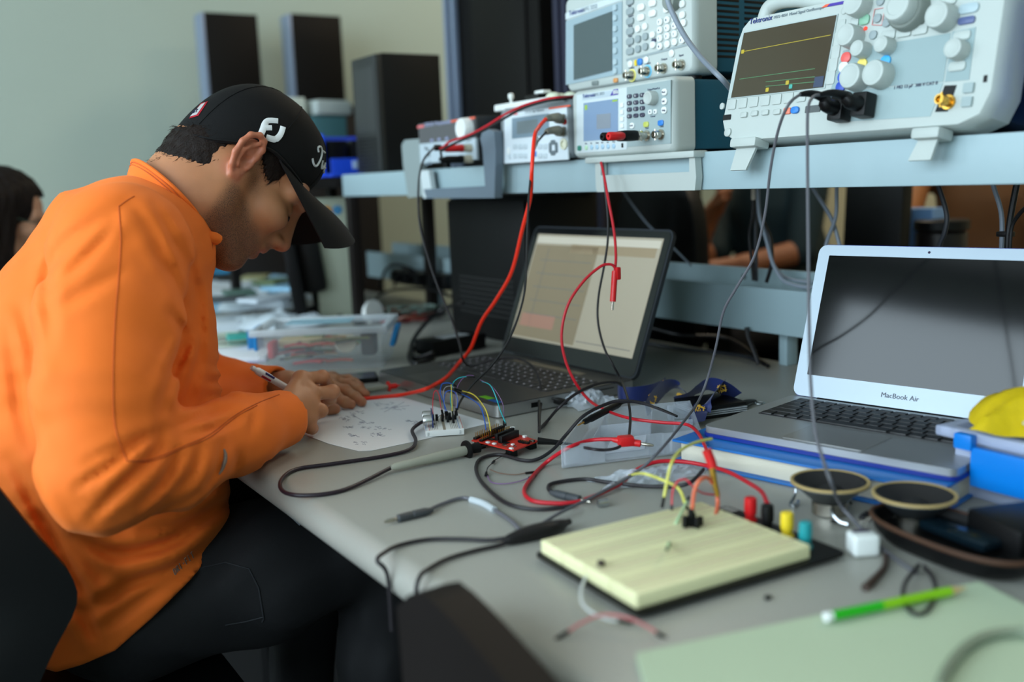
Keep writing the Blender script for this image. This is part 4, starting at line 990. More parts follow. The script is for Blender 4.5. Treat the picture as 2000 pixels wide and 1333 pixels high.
pr = thing('scope_probe', 'grey test probe with bright red guard and tip lying beyond the sheet of notes', 'probe', frame(T(690, 766)))
a, c = T(690, 767, .006)-T(690, 766), T(757, 757, .007)-T(690, 766); dd = (c-a).normalized(); Lp = (c-a).length
B().lathe([(.0035, 0), (.0052, .004), (.0052, Lp*.95), (.0045, Lp)], a, dd, 16).done('body', pgrey, pr)
rr_ = mat('bright_red_guard', (236, 36, 30), .4)
B().lathe([(.0050, 0), (.0105, .0005), (.0105, .003), (.005, .004), (.005, .016), (.004, .018), (.0014, .019), (.001, .034)], a+dd*Lp, dd, 18).done('guard', rr_, pr)
B().cyl(a+dd*.004-V((0, .001, .003)), a+dd*.03-V((0, .001, .003)), .003, n=8).done('strip', mat('orange_strip', (196, 84, 44), .5), pr)
lead('black USB lead rising from the red circuit board to the edge of the dark laptop', [T(1053, 835, .010), T(1053, 800, .012), T(1058, 775, .020), mL @ V((wL+.022, .118, -.0095))], .0021, LB)
lead('black USB lead arching from beside the red board to the edge of the dark laptop', [T(1053, 840, .005), T(1070, 822, .004), T(1092, 797, .03), T(1125, 770, .045), T(1160, 753, .05), T(1190, 747, .045), T(1210, 750, .03), T(1222, 765, .004)], .0023, LBS)
t = thing('usb_plug', 'black moulded plug pushed into the right end of the red circuit board', 'plug', frame(T(1060, 862)))
a = T(1050, 862, .0125)-T(1060, 862); c = T(1096, 866, .009)-T(1060, 862)
B().tube([a, a.lerp(c, .3), a.lerp(c, .65), c], lambda s: (.0075-.0042*s*s, .0052-.002*s), 12, 4, flat=(-.5, .85, 0)).done('body', blackm, t)
lead('black USB lead lying from the red board under the red banana plug', [T(1094, 866, .008), T(1115, 869, .004), T(1150, 877, .030), T(1180, 880, .030), T(1205, 876, .031), T(1216, 868, .033)], .0020, LBS)
lead('long black probe lead looping round from beside the red board over the clear box', [T(1120, 989, .003), T(1050, 996, .003), T(990, 984, .003), T(945, 948, .003), T(930, 918, .003), T(939, 897, .003), T(975, 889, .003), T(1020, 900, .003), T(1050, 898, .004), T(1080, 879, .010), T(1104, 852, .02), T(1140, 813, .045), T(1185, 790, .05), T(1215, 784, .052), T(1260, 790, .046), T(1317, 813, .034)], lambda s: .0024 if s < .93 else .0024-.0016*(s-.93)/.07, LBS, name='probe_cable')
pr = thing('test_probe', 'black needle test probe lying on the clear plastic box', 'probe', frame(T(1143, 825)))
a, c = T(1140, 826, .034)-T(1143, 825), T(1212, 789, .034)-T(1143, 825); dd = (c-a).normalized(); Lp = (c-a).length
B().lathe([(.0022, 0), (.004, .003), (.0042, .02), (.005, .022), (.005, Lp*.9), (.003, Lp)], a, dd, 14).done('handle', blackm, pr)
B().cyl(a, a-dd*.018, .0016, .0008, 8).done('needle', brassm, pr)
lead('thin black lead from the needle probe across the top of the clear box', [T(1211, 790, .034), T(1225, 786, .04), T(1250, 788, .04), T(1290, 800, .036), T(1322, 814, .034)], .0018, LB)
t = lead('red banana lead looping on the bench round to the big breadboard posts', [T(1212, 859, .036), T(1155, 861, .032), T(1110, 876, .028), T(1065, 906, .004), T(1035, 939, .003), T(1024, 962, .003), T(1040, 979, .003), T(1080, 984, .003), T(1125, 982, .003), T(1170, 966, .004), T(1218, 942, .006), T(1245, 918, .010), T(1285, 903, .014), T(1335, 903, .014), T(1386, 912, .014), T(1425, 924, .018), T(1465, 946, .022), T(1488, 962, .028), T(1499, 985, .03)], .0026, LRD, name='banana_lead', cat='test lead', n=10)
banana(t, T(1211, 862, .036)-MW[t.name].translation, T(1260, 869, .032)-T(1211, 862, .036), redp, L=.026)
q = T(1222, 862, .0365)-MW[t.name].translation; B().box(q, (.020, .016, .013), .003, rot=M.Rotation(-.4, 4, 'Z')).done('stacking_block', redp, t)
lead('black banana lead with silver tip curling in front of the clear box', [T(1088, 966, .0045), T(1072, 957, .003), T(1080, 945, .003), T(1140, 937, .003), T(1185, 943, .004), T(1260, 951, .006), T(1320, 951, .012), T(1352, 941, .018), T(1374, 918, .02)], .0024, LBS, [('start', 'banana', mat('dark_grey_plug', (60, 64, 68), .5), T(1125, 975, .0045)-T(1088, 966, .0045))], name='banana_lead', cat='test lead')
t = lead('grey banana lead with silver tip and clear band near the front edge', [T(830, 1001, .0045), T(862, 986, .003), T(900, 974, .003), T(925, 978, .003), T(962, 995, .003), T(1000, 1020, .003), T(1024, 1046, .004)], .0022, leadg, [('start', 'banana', mat('dark_grey_plug', (60, 64, 68)), T(770, 1016, .0045)-T(830, 1001, .0045))], name='banana_lead', cat='test lead')
a = MW[t.name].translation; B().tube([T(920, 977, .003)-a, T(945, 985, .003)-a, T(966, 998, .003)-a], .0042, 10, 4).done('clear_band', mat('clear_sleeve', (205, 215, 220), .25, alpha=.75), t)
t = thing('alligator_clip', 'black rubber-covered clip beside the left corner of the big breadboard', 'clip', frame(T(1050, 1040)))
B().tube([T(985, 1058, .006)-T(1050, 1040), T(1030, 1045, .007)-T(1050, 1040), T(1080, 1032, .008)-T(1050, 1040), T(1112, 1020, .006)-T(1050, 1040)], lambda s: .0035+.0055*math.sin(PI*min(1, s*1.1))**.8*(1 if s < .9 else .6), 12, 6).done('boot', LB, t)
lead('dark lead from the black clip falling over the front edge, further from the camera', [T(1010, 1048, .006), T(960, 1056, .003), T(900, 1054, .003), T(835, 1055, .003), T(780, 1066, .003), T(752, 1080, .004), T(737, 1096, .003), V((BX0-.004, T(731, 1108).y, .737)), V((BX0-.004, T(731, 1108).y-.003, .68))], .0023, LBS)
lead('dark lead from the black clip falling over the front edge, nearer the camera', [T(1010, 1052, .006), T(975, 1066, .003), T(930, 1076, .003), T(875, 1092, .003), T(838, 1112, .003), T(820, 1128, .003), V((BX0-.004, T(812, 1140).y, .737)), V((BX0-.004, T(812, 1140).y-.003, .68))], .0023, LBS)
# small header jumpers
jb = mat('brown_wire', (110, 84, 70), .5); jk = mat('dark_wire', (50, 46, 48), .5)
jumper('dark jumper wire with two black ends by the long probe lead', [T(962, 905, .003), T(953, 914, .004), T(950, 924, .003)], jk, .0007)
jumper('brown jumper wire lying right of the dark jumper', [T(957, 918, .004), T(975, 925, .002), T(1005, 928, .002), T(1028, 925, .002)], jb, .0007, (False, True))
jumper('purple jumper wire lying in front of the brown one', [T(952, 930, .002), T(960, 943, .002), T(985, 946, .002), T(1015, 941, .002), T(1034, 934, .002)], wp, .0007, (True, True))
jumper('short black jumper pin by the front of the red circuit board', [T(966, 900, .0025), T(984, 890, .0025)], jk, .0006, (False, True))
# ---- big cream breadboard on its black base
cream = mat('cream_abs', (226, 222, 176), .45, vary=.02, vscale=30); rail = mat('pinkish_rail_print', (196, 178, 150), .6)
H_ = .0215
k4 = [T(1055, 1056, H_), T(1243, 1164, H_), T(1552, 1074, H_), T(1338, 968, H_)]
og = k4[0]; rG = (k4[1]-k4[0]); LG = rG.length; rG = rG.normalized(); bG = V((-rG.y, rG.x, 0)); DG = max((k4[3]-k4[0]).dot(bG), (k4[2]-k4[1]).dot(bG))
mG = frame((og.x, og.y, .7505), cols=(rG, bG, (0, 0, 1)))
t = thing('large_breadboard', 'large cream breadboard on a black base with coloured screw posts, in the blurred foreground', 'breadboard', mG)
ba = B(); ba.slab(rpoly(-.004, -.004, LG+.006, DG+.040, .004, 3), .004, .0075); bb_ = ba.done('base_plate', blackm, t)
for x, y in ((.01, .01), (LG-.01, .01), (.01, DG+.028), (LG-.01, DG+.028)): B().cyl((x, y, 0), (x, y, .0042), .007, n=12).done('rubber_foot', blackm, t)
N_ = 4; wS = LG/N_
for k in range(N_):
    b = B(); b.box((wS*(k+.5), DG/2, .0145), (wS-.0006, DG, .0138), .0022, seg=3); sb = b.done('board_strip', cream, t)
    g = B()
    for dx in (-.013, .013): g.box((wS*(k+.5)+dx, DG/2, .0214), (.0007, DG-.012, .0003))
    g.box((wS*(k+.5), DG/2, .0214), (.003, DG-.004, .0002)); g.done('rail_print', rail, sb)
    g = B()
    for i in range(58):
        for dx in (-.0102, -.0077, -.0052, .0052, .0077, .0102): g.box((wS*(k+.5)+dx, .006+i*(DG-.012)/58, .0214), (.0011, .0011, .0002))
    g.done('hole_grid', mat('hole_tan', (150, 142, 108), .7), sb)
def GL(px, py, h): p = mG.inverted() @ T(px, py, h); return p
for (px, py), mm, nm in (((1466, 1013), redp, 'red'), ((1499, 1028), blackm, 'black'), ((1537, 1044), yellowp, 'yellow'), ((1573, 1064), mat('teal_plastic', (28, 140, 146), .4), 'teal')):
    p = GL(px, py, .012); b = B(); x, y = p.x, p.y
    b.lathe([(.0068, .0076), (.0068, .011), (.0050, .0112), (.0050, .016), (.0062, .0165), (.0066, .0245), (.0062, .033), (.0050, .034), (.002, .034)], (x, y, 0), (0, 0, 1), 18)
    b.done('screw_post', mm, t, label=nm+' screw post')
g = B(); p = GL(1425, 995, .009); g.box((p.x, p.y, .0079), (.018, .010, .0006)); g.done('base_label', mat('grey_label', (150, 146, 140), .5), t)
bbq = [T(1552, 1074, H_)]
# jumpers, clips and parts plugged in the large breadboard
or_ = mat('salmon_lead', (214, 104, 70), .45); ylg = mat('soft_yellow_lead', (210, 206, 96), .45); pgn = mat('pale_green_wire', (176, 206, 160), .5)
HB = H_+.001
def DB(px, py, off=0.): return EYE+ray(px, py)*(dep(T(1330, 1000, .02))+off)
jumper('yellow jumper lead arching from the large breadboard up to the silver laptop corner', [DB(1297, 972), DB(1303, 940), DB(1312, 905), DB(1330, 880, .03), DB(1360, 865, .06), DB(1390, 858, .08)], ylg, .0017, (True, False))
jumper('faded yellow jumper lead curling low behind the large breadboard', [T(1228, 930, .006), DB(1255, 926, .04), DB(1290, 937, .02), DB(1325, 955), DB(1338, 985)], ylg, .0016, (False, True))
jumper('thin red jumper wire arching over the back edge of the large breadboard', [DB(1312, 990), DB(1314, 960), DB(1324, 941), DB(1340, 938), DB(1352, 950), DB(1372, 964, .02), DB(1400, 968, .03)], wr, .0010, (True, False))
jumper('salmon jumper lead arching over the large breadboard', [DB(1352, 1000, -.03), DB(1356, 962, -.02), DB(1366, 940, -.02), DB(1382, 934, -.01), DB(1392, 945)], or_, .0022, (True, False))
t2 = thing('alligator_lead', 'copper and salmon clip lead dropping from the red plug into the large breadboard', 'clip lead', frame(DB(1392, 905)))
a0 = DB(1392, 905); B().tube([V((0, 0, 0)), DB(1397, 945)-a0, DB(1402, 985)-a0, DB(1394, 1022, -.03)-a0], .0022, 8, 6).done('lead', or_, t2)
B().tube([DB(1390, 912)-a0, DB(1396, 945)-a0, DB(1402, 970)-a0], lambda s: .004-.0015*s, 10, 4).done('metal_jaw', brassm, t2); B().tube([DB(1380, 880)-a0, DB(1388, 900)-a0, DB(1392, 914)-a0], .0052, 10, 4).done('red_boot', redp, t2)
B().cyl(DB(1394, 1018, -.03)-a0, DB(1393, 1034, -.03)-a0, .0018, n=8).done('pin_housing', blackm, t2)
jumper('pale green jumper wire leaning over the middle of the large breadboard', [T(1304, 1072, HB+.012), DB(1310, 1050, -.05), DB(1322, 1020, -.04), DB(1335, 995, -.02), DB(1342, 980)], pgn, .0016, (True, True))
q = T(1350, 1030, HB); cl = thing('component_cluster', 'little dark cluster of plugged-in parts on the large breadboard', 'electronic part', frame(q))
for dx, dy, hh in ((0, 0, .018), (.006, .004, .012), (-.006, .002, .012), (.002, -.006, .010), (.010, -.002, .009)): B().box((dx, dy, hh/2), (.005, .005, hh), .001).done('plug', blackm, cl)
b = B().box(T(1174, 1101, HB+.0025), (.006, .006, .005), .0015); tag(b.done('push_button', mat('dark_brown_plastic', (60, 50, 44), .5)), 'tiny dark button on the near left edge of the large breadboard', 'button')

# ---- clear organiser box with a plastic bag under it
clearm = mat('milky_clear_plastic', (208, 216, 226), .25, alpha=.30, spec=.6)
hb_ = .028
f4 = [T(1098, 918), T(1368, 884), T(1347, 788, hb_), T(1150, 806, hb_)]; f4 = [V((p.x, p.y, .7645)) for p in f4]
g4 = f4[0]; t = thing('organiser_box', 'shallow milky clear plastic compartment box with leads lying across it', 'box', frame((g4.x, g4.y, .7515)))
def fq(u, v, z): p = f4[0].lerp(f4[1], u).lerp(f4[3].lerp(f4[2], u), v); return V((p.x, p.y, z))
def wallseg(b, a, c, z0, z1, th=.0016):
    d = (c-a); n_ = V((-d.y, d.x, 0)).normalized()*th/2
    p = [a-n_, c-n_, c+n_, a+n_]; b.slab([(q.x, q.y) for q in p], z0, z1)
zb, zt_ = .7515, .7515+.030
b = B(); b.slab([(fq(u, v, 0).x, fq(u, v, 0).y) for u, v in ((0, 0), (1, 0), (1, 1), (0, 1))], zb, zb+.0016); b.done('base', clearm, t, local=False)
b = B()
for a, c in (((.0, .0), (.30, .0)), ((.30, .03), (.72, .03)), ((.72, 0), (1, 0)), ((1, 0), (1, 1)), ((1, 1), (0, 1)), ((0, 1), (0, 0))): wallseg(b, fq(*a, 0), fq(*c, 0), zb+.0016, zt_)
b.done('wall', clearm, t, local=False)
b = B()
for a, c in (((.18, .05), (.18, .97)), ((.62, .05), (.62, .97)), ((.82, .05), (.82, .97)), ((.18, .6), (.62, .6)), ((.82, .5), (.98, .5))): wallseg(b, fq(*a, 0), fq(*c, 0), zb+.0016, zb+.023)
b.done('divider', clearm, t, local=False)
for u, v in ((.10, .0), (.86, .0), (.88, .98)): p = fq(u, v, zb+.016); B().box(p, (.036, .008, .024), .004, rot=M.Rotation(-.15, 4, 'Z')).done('latch', clearm, t, local=False)
B().slab([(fq(u, v, 0).x, fq(u, v, 0).y) for u, v in ((.28, .2), (.58, .2), (.58, .56), (.28, .56))], zb+.002, zb+.0045).done('label_card', mat('card_white', (206, 210, 220), .7), t, local=False)
film = mat('clear_film', (214, 222, 232), .12, alpha=.30, spec=.9)
def crumple(name, label, c, sx, sy, h, m_, seed, rz=0, cat='plastic bag', n=16, group=None, rough=1.0):
    r = random.Random(seed); ph = [r.uniform(0, 6.3) for _ in range(8)]; hs = [[r.random() for _ in range(n+1)] for _ in range(n+1)]
    if n < 16: hs = [[sum(hs[max(0, min(n, i+a))][max(0, min(n, j+c))] for a in (-1, 0, 1) for c in (-1, 0, 1))/9 for j in range(n+1)] for i in range(n+1)]
    R_ = M.Rotation(rz, 4, 'Z')
    def f(u, v):
        x, y = (u-.5)*sx, (v-.5)*sy; e = min(u, 1-u, v, 1-v)*2
        z = h*(.12+.88*min(1, e*2.2)**.7)*(.35+.65*hs[int(round(u*n))][int(round(v*n))]*rough)
        z = max(.0012, z+.15*h*math.sin(u*9+ph[0])*math.cos(v*8+ph[1]))
        x += sx*.06*math.sin(v*7+ph[2]); y += sy*.06*math.sin(u*8+ph[3]); return R_ @ V((x, y, z))
    b = B(M.Translation(V(c))); b.grid(f, n, n, .0006); o = b.done(name, m_, None, smooth='packet' in name, sharp=70); return tag(o, label, cat, group)
crumple('plastic_bag', 'small crumpled clear bag between the dark laptop corner and the clear box', T(1146, 790), .085, .075, .022, film, 11)
crumple('plastic_bag', 'crumpled clear bag lying in front of the clear box', T(1275, 935), .14, .05, .014, film, 12, -.2)

# ---- lanyard with wallet and keys
navyr = mat('navy_ribbon', (16, 34, 92), .5, sheen=.2); goldp = mat('gold_print', (206, 160, 48), .5)
t = thing('lanyard', 'navy ribbon lanyard with gold monograms coiled on edge behind the clear box', 'lanyard', frame(T(1300, 790)))
base = T(1300, 790)
def ribbon(pts, up=(0, 0, 1), w_=.010): 
    return B().tube([T(*p)-base for p in pts], lambda s: (w_, .0006), 6, 8, flat=up).done('ribbon', navyr, t)
ribbon([(1207, 768, .0135), (1215, 772, .0135), (1240, 772, .0135), (1268, 768, .0135), (1290, 760, .0145), (1300, 752, .016)], (0, 0, 1), .0135)
ribbon([(1262, 802, .010), (1270, 790, .016), (1283, 772, .022), (1300, 757, .026), (1322, 756, .022), (1340, 768, .014)], (-.75, -.35, .55), .0125)
ribbon([(1318, 786, .012), (1340, 778, .018), (1362, 762, .030), (1385, 752, .038), (1412, 758, .034), (1436, 776, .018)], (-.15, -.65, .75), .0150)
ribbon([(1410, 752, .036), (1396, 768, .034), (1380, 788, .026), (1366, 808, .016), (1360, 826, .008)], (.85, .3, .35), .0135)
def monogram(px, py, h, up, s=.0085):
    c = T(px, py, h)-base; n_ = (EYE-T(px, py, h)).normalized(); upv = V(up); rt = upv.cross(n_).normalized()*-1; u_ = n_.cross(rt).normalized()*-1
    if u_.dot(upv) < 0: u_ = -u_
    rt = u_.cross(n_)
    b = B()
    def st(*pp): b.tube([c+n_*.0035+rt*(x*s)+u_*(y*s) for x, y in pp], .0007, 5, 0)
    st((-.6, -.7), (-.6, .7)); st((.6, -.7), (.6, .7)); st((-.6, .7), (.6, -.7)); st((-.25, -.8), (-.25, .8)); st((-.3, .55), (.35, .5), (.75, 0), (.35, -.5), (-.3, -.55)); st((-.85, .35), (.85, .35)); st((-.85, -.35), (.85, -.35))
    b.done('monogram', goldp, t)
for px, py, h, up in ((1257, 764, .0145, (0, 0, 1)), (1274, 779, .019, (.4, 0, 1)), (1270, 792, .014, (.4, 0, 1)), (1300, 752, .026, (.3, 0, 1)), (1329, 776, .018, (.2, 0, 1)), (1410, 760, .034, (-.3, 0, 1)), (1367, 800, .020, (.5, 0, 1))): monogram(px, py, h, up)
p = T(1400, 812); wl = thing('wallet', 'black card wallet with pale card edges beside the lanyard', 'wallet', frame(p, math.radians(-12)))
B().box((0, .02, .003), (.085, .075, .005), .002).done('back_flap', blackm, wl); B().box((0, .02, .0175), (.085, .075, .006), .0025).done('front_flap', blackm, wl)
for k, z in enumerate((.0065, .0095, .0125)): B().box((.002, .019, z), (.082, .074, .0012)).done('card', mat('card_grey', (170, 176, 180), .4), wl)
p = T(1462, 795); ky = thing('key_fob', 'dark key fob and ring between the wallet and the silver laptop', 'keys', frame(p))
B().tube([(-.02, 0, .005), (0, .004, .007), (.025, .012, .004)], lambda s: (.009-.004*s, .005-.003*s), 10, 5, flat=(0, 1, 0)).done('fob', blackm, ky); B().tube([(.02+.008*math.cos(a*.6), .008*math.sin(a*.6)-.004, .003) for a in range(10)], .0012, 6, 2, closed=True).done('ring', mat('bright_steel', (200, 205, 210), .25, 1), ky)

# ---- loose loudspeakers
tanr = mat('tan_gasket', (172, 148, 98), .6); paperc = mat('black_cone', (30, 28, 28), .75, bump=.2, bscale=300)
for px, py, lab in ((1621, 941, 'left'), (1786, 967, 'right')):
    c = T(px, py, .036); t = thing('loudspeaker', lab+'hand of the two small round loudspeakers lying face up in front of the '+('silver laptop' if lab == 'left' else 'blue-latched bin'), 'loudspeaker', frame((c.x, c.y, .7505)), 'loose loudspeakers')
    R_ = .0415
    B().lathe([(.0, .0), (.017, 0), (.019, .001), (.019, .014), (.017, .015)], (0, 0, 0), (0, 0, 1), 28).done('magnet', metalm, t)
    B().lathe([(.016, .0152), (.020, .016), (R_-.004, .0325), (R_, .0335), (R_, .0345)], (0, 0, 0), (0, 0, 1), 36, False).done('basket', mat('dull_steel', (120, 126, 130), .35, .8), t)
    B().lathe([(R_, .0346), (R_, .0368), (R_-.001, .0374), (R_-.0035, .0370), (R_-.0035, .0346)], (0, 0, 0), (0, 0, 1), 40, False).done('gasket', tanr, t)
    B().lathe([(R_-.0034, .0362), (R_-.006, .0368), (R_-.009, .0348), (.013, .0270), (.012, .0275), (.008, .0300), (.0, .0310)], (0, 0, 0), (0, 0, 1), 36, False).done('cone', paperc, t)

# ---- clear bin with blue latch, yellow packet
lav = mat('lavender_clear_plastic', (190, 200, 226), .3, alpha=.5, spec=.6); blat = mat('blue_latch', (0, 116, 204), .35)
p0 = T(1842, 962); p1 = T(1990, 1004); d = (p1-p0); d.z = 0; d = d.normalized(); bb2 = V((-d.y, d.x, 0))
if bb2.x < 0: bb2 = -bb2
mK = frame((p0.x, p0.y, .7507), cols=(d, bb2, (0, 0, 1)))
t = thing('storage_bin', 'lavender clear plastic bin with a bright blue latch at the right edge, heaped with packets', 'storage bin', mK)
WK, DK, HK = .30, .16, .072
b = B(); b.box((WK/2, DK/2, .001), (WK-.02, DK-.02, .002)); 
for c_, s_ in (((WK/2, .009, HK/2), (WK-.016, .002, HK)), ((WK/2, DK-.009, HK/2), (WK-.016, .002, HK)), ((.009, DK/2, HK/2), (.002, DK-.018, HK)), ((WK-.009, DK/2, HK/2), (.002, DK-.018, HK))): b.box(c_, s_, .0004)
b.done('tub', lav, t)
b = B(); 
for c_, s_ in (((WK/2, .0, HK), (WK+.016, .014, .012)), ((WK/2, DK, HK), (WK+.016, .014, .012)), ((.0, DK/2, HK), (.014, DK, .012)), ((WK, DK/2, HK), (.014, DK, .012))): b.box(c_, s_, .003)
b.done('rim', lav, t)
B().box((WK/2+.012, -.010, HK-.030), (WK-.06, .010, .044), .003).done('latch', blat, t); B().box((.034, -.012, HK-.004), (.022, .012, .018), .003).done('latch_hook', blat, t)
rr = random.Random(5)
for k in range(9):
    tg = B(mK).box((.04+rr.random()*.22, .03+rr.random()*.09, .006+.0005), (.02+rr.random()*.03, .012+rr.random()*.02, .008), .003, rot=M.Rotation(rr.uniform(0, 3), 4, 'Z'))
    tag(tg.done('component_packet', mat(('dark_blue_bit', 'green_bit', 'grey_bit')[k % 3], ((30, 60, 120), (90, 140, 110), (120, 124, 128))[k % 3], .5)), 'small '+('dark blue', 'green', 'grey')[k % 3]+' packet seen through the side of the lavender bin', 'packet', 'packets inside the lavender bin, '+('dark blue', 'green', 'grey')[k % 3])
yel = mat('mustard_plastic', (206, 178, 16), .4, vary=.15, vscale=60, bump=.5, bscale=120)
c = mK @ V((.068, .060, HK+.008)); crumple('yellow_packet', 'mustard yellow packet heaped on the lavender bin', c, .13, .12, .050, yel, 21, .5, 'packet', 14)
c = mK @ V((.125, .05, HK+.046)); crumple('bubble_packet', 'pale bubbly film packet lying on the mustard yellow packet', c-V((0, 0, .022)), .10, .09, .02, mat('pale_bubble_film', (206, 204, 186), .35), 22, .3, 'packet', 12)
c = mK @ V((.03, .14, HK+.006)); crumple('grey_film', 'grey crumpled film behind the mustard yellow packet', c, .06, .06, .035, film, 23, .3, 'plastic bag', 8)

# ---- dark clutter at the right edge
brn = mat('brown_leather', (70, 44, 28), .5)
p = T(1862, 1085); _a, _b = T(1730, 1035), T(1990, 1140); t = thing('glasses_case', 'open black case with a worn brown edge in the blurred right foreground', 'case', frame((p.x, p.y, .7507), math.atan2(_b.y-_a.y, _b.x-_a.x)))
def sup(a, rx, ry, ex=2.6): c_, s_ = math.cos(a), math.sin(a); return (rx*abs(c_)**(2/ex)*(1 if c_ > 0 else -1), ry*abs(s_)**(2/ex)*(1 if s_ > 0 else -1))
b = B(); R_ = []
for k, z in ((.55, 0), (.85, .003), (.97, .012), (1.0, .024), (.96, .0245), (.90, .012), (.6, .006)): R_.append(b.ring([(*[q*k for q in sup(i*2*PI/40, .088, .046)], z) for i in range(40)]))
b.skin(R_, True, True); b.done('shell', blackm, t)
B().tube([(*sup(i*2*PI/36, .0885, .0465), .0235) for i in range(36)], .0024, 8, 0, closed=True).done('edge_trim_or_lit_side', brn, t)
B().box((-.01, .02, .014), (.08, .03, .01), .005).done('glass', mat('blue_tinted_glass', (12, 26, 34), .15, coat=.3), t)
p = T(1985, 1090); B_ = B().box((p.x+.03, p.y+.005, .7507+.017), (.085, .075, .034), .006, rot=M.Rotation(-.35, 4, 'Z')); tag(B_.done('black_box', blackm), 'black box at the right edge beyond the open black case', 'box')
p = T(1690, 1088); t = thing('connector_block', 'white plastic connector block with a purple-black slot, in the right foreground', 'connector', frame((p.x, p.y, .7507), math.radians(-28)))
B().box((0, .006, .0105), (.026, .022, .021), .004, seg=3).done('housing', whitep, t); B().box((0, .010, .0214), (.017, .005, .0012), .0004).done('slot', mat('purple_black', (44, 30, 60), .4), t)
lead('brown-black pigtail lead by the white connector block', [T(1730, 1085, .004), T(1728, 1108, .003), T(1712, 1128, .003), T(1690, 1150, .003)], lambda s: .0024+.0016*s, mat('brown_black_lead', (58, 42, 34), .5))
lead('dark cable ring curling over the top of the green pencil', [T(1795, 1105, .006), T(1768, 1140, .006), T(1766, 1175, .009), T(1786, 1200, .009), T(1812, 1192, .009), T(1828, 1160, .008), T(1822, 1130, .006), T(1805, 1108, .004)], .0019, LBS)
ic = mat('chip_black', (26, 26, 28), .5)
for px, py, rz, lab in ((1600, 992, .5, 'black chip with silver legs lying beside the yellow screw post'), (1690, 1018, .3, 'black chip lying upside down showing its silver legs, right of the loose clips')):
    p = T(px, py); t = thing('chip', lab, 'chip', frame((p.x, p.y, .7507), rz)); B().box((0, 0, .0052), (.022, .0065, .0036), .0005).done('body', ic, t)
    b = B()
    for k in range(8):
        for s in (-1, 1): b.box((-.0089+k*.00254, s*.0038, .0032), (.0006, .0006, .0064))
    b.done('legs', metalm, t)
chro = mat('bright_steel', (200, 205, 210), .25, 1)
for px, py, rz, lab in ((1548, 990, .4, 'small chrome clip between the yellow screw post and the left loudspeaker'), (1650, 985, 1.2, 'chrome clip standing in front of the left loudspeaker'), (1640, 1030, 2.0, 'chrome and black clip left of the white connector block')):
    p = T(px, py); t = thing('metal_clip', lab, 'clip', frame((p.x, p.y, .7507), rz))
    B().tube([(-.008, 0, .003), (0, .001, .005), (.007, 0, .011), (.009, 0, .017)], lambda s: (.0024-.0008*s, .0020), 8, 5).done('jaw', chro, t); B().tube([(-.008, -.003, .0022), (.002, -.004, .0022), (.010, -.003, .003)], .0018, 8, 4).done('lower_jaw', chro if px < 1640 else blackm, t)
b = B().sph(T(1500, 1168, .002), (.004, .003, .002)); tag(b.done('rubber_foot', blackm), 'tiny dark rubber foot alone on the bare bench', 'rubber foot')
b = B().lathe([(.0045, 0), (.0045, .012), (.002, .013)], T(1168, 985, .0046), (1, -.25, 0), 10); tag(b.done('metal_peg', chro), 'short chrome peg lying in front of the silver banana tip', 'peg')

# ---- pale green pad and pencil
grn_ = mat('pale_green_paper', (176, 192, 164), .8)
po = [T(1243, 1292), T(1912, 1150), T(2130, 1262), T(2060, 1560), T(1330, 1600)]
b = B().slab([(p.x, p.y) for p in po], .7505, .7565); tag(b.done('paper_pad', grn_, None, smooth=False), 'pale green paper pad filling the bottom right corner', 'paper pad')
a, c = T(1612, 1208, .012), T(1832, 1162, .012); d = (c-a).normalized()
t = thing('pencil', 'bright green pencil lying along the top edge of the pale green pad', 'pencil', frame((a.x, a.y, .752)))
o0 = V((a.x, a.y, .752)); gg = mat('bright_green_paint', (30, 170, 24), .35); yg = mat('yellow_green_paint', (130, 190, 20), .35)
B().cyl(V((0, 0, .0105)), V((0, 0, .0105))+d*.006, .0040, n=12).done('end_cap', whitep, t)
B().cyl(V((0, 0, .0105))+d*.006, V((0, 0, .0105))+d*.055, .0042, n=6).done('barrel', gg, t); B().cyl(V((0, 0, .0105))+d*.055, V((0, 0, .0105))+d*.125, .0042, n=6).done('barrel_band', yg, t); B().cyl(V((0, 0, .0105))+d*.125, V((0, 0, .0105))+d*.142, .004, .0006, 10).done('point', mat('wood_point', (200, 170, 120), .6), t)
lead('grey-green cable bowed over the pale green pad', [T(1835, 1345, .011), T(1850, 1310, .011), T(1885, 1268, .011), T(1930, 1243, .011), T(1990, 1236, .011), T(2060, 1250, .011)], .0042, mat('grey_green_cable', (128, 140, 120), .45, alpha=.8))
# ---- jumpers in the near foreground
pk = mat('pink_wire', (190, 110, 110), .5); wh = mat('white_wire', (200, 204, 204), .5)
jumper('pinkish jumper wire arching at the very front of the bench', [T(1108, 1236, .004), T(1140, 1216, .010), T(1180, 1202, .013), T(1225, 1208, .013), T(1262, 1224, .008), T(1284, 1238, .003)], pk, .0013, (True, True))
jumper('white jumper wire curling from the near corner of the large breadboard to the pinkish one', [T(1150, 1118, .012), T(1136, 1150, .010), T(1138, 1180, .008), T(1160, 1200, .006), T(1190, 1212, .005), T(1208, 1214, .004)], wh, .0014, (False, True))
# ================================================================== far end of the bench, things under and beyond the shelf
def tbox(name, label, cat, c, d, m_, rz=0, bev=.003, group=None, rot=None):
    b = B().box(c, d, bev, rot=rot if rot is not None else M.Rotation(rz, 4, 'Z')); return tag(b.done(name, m_), label, cat, group)
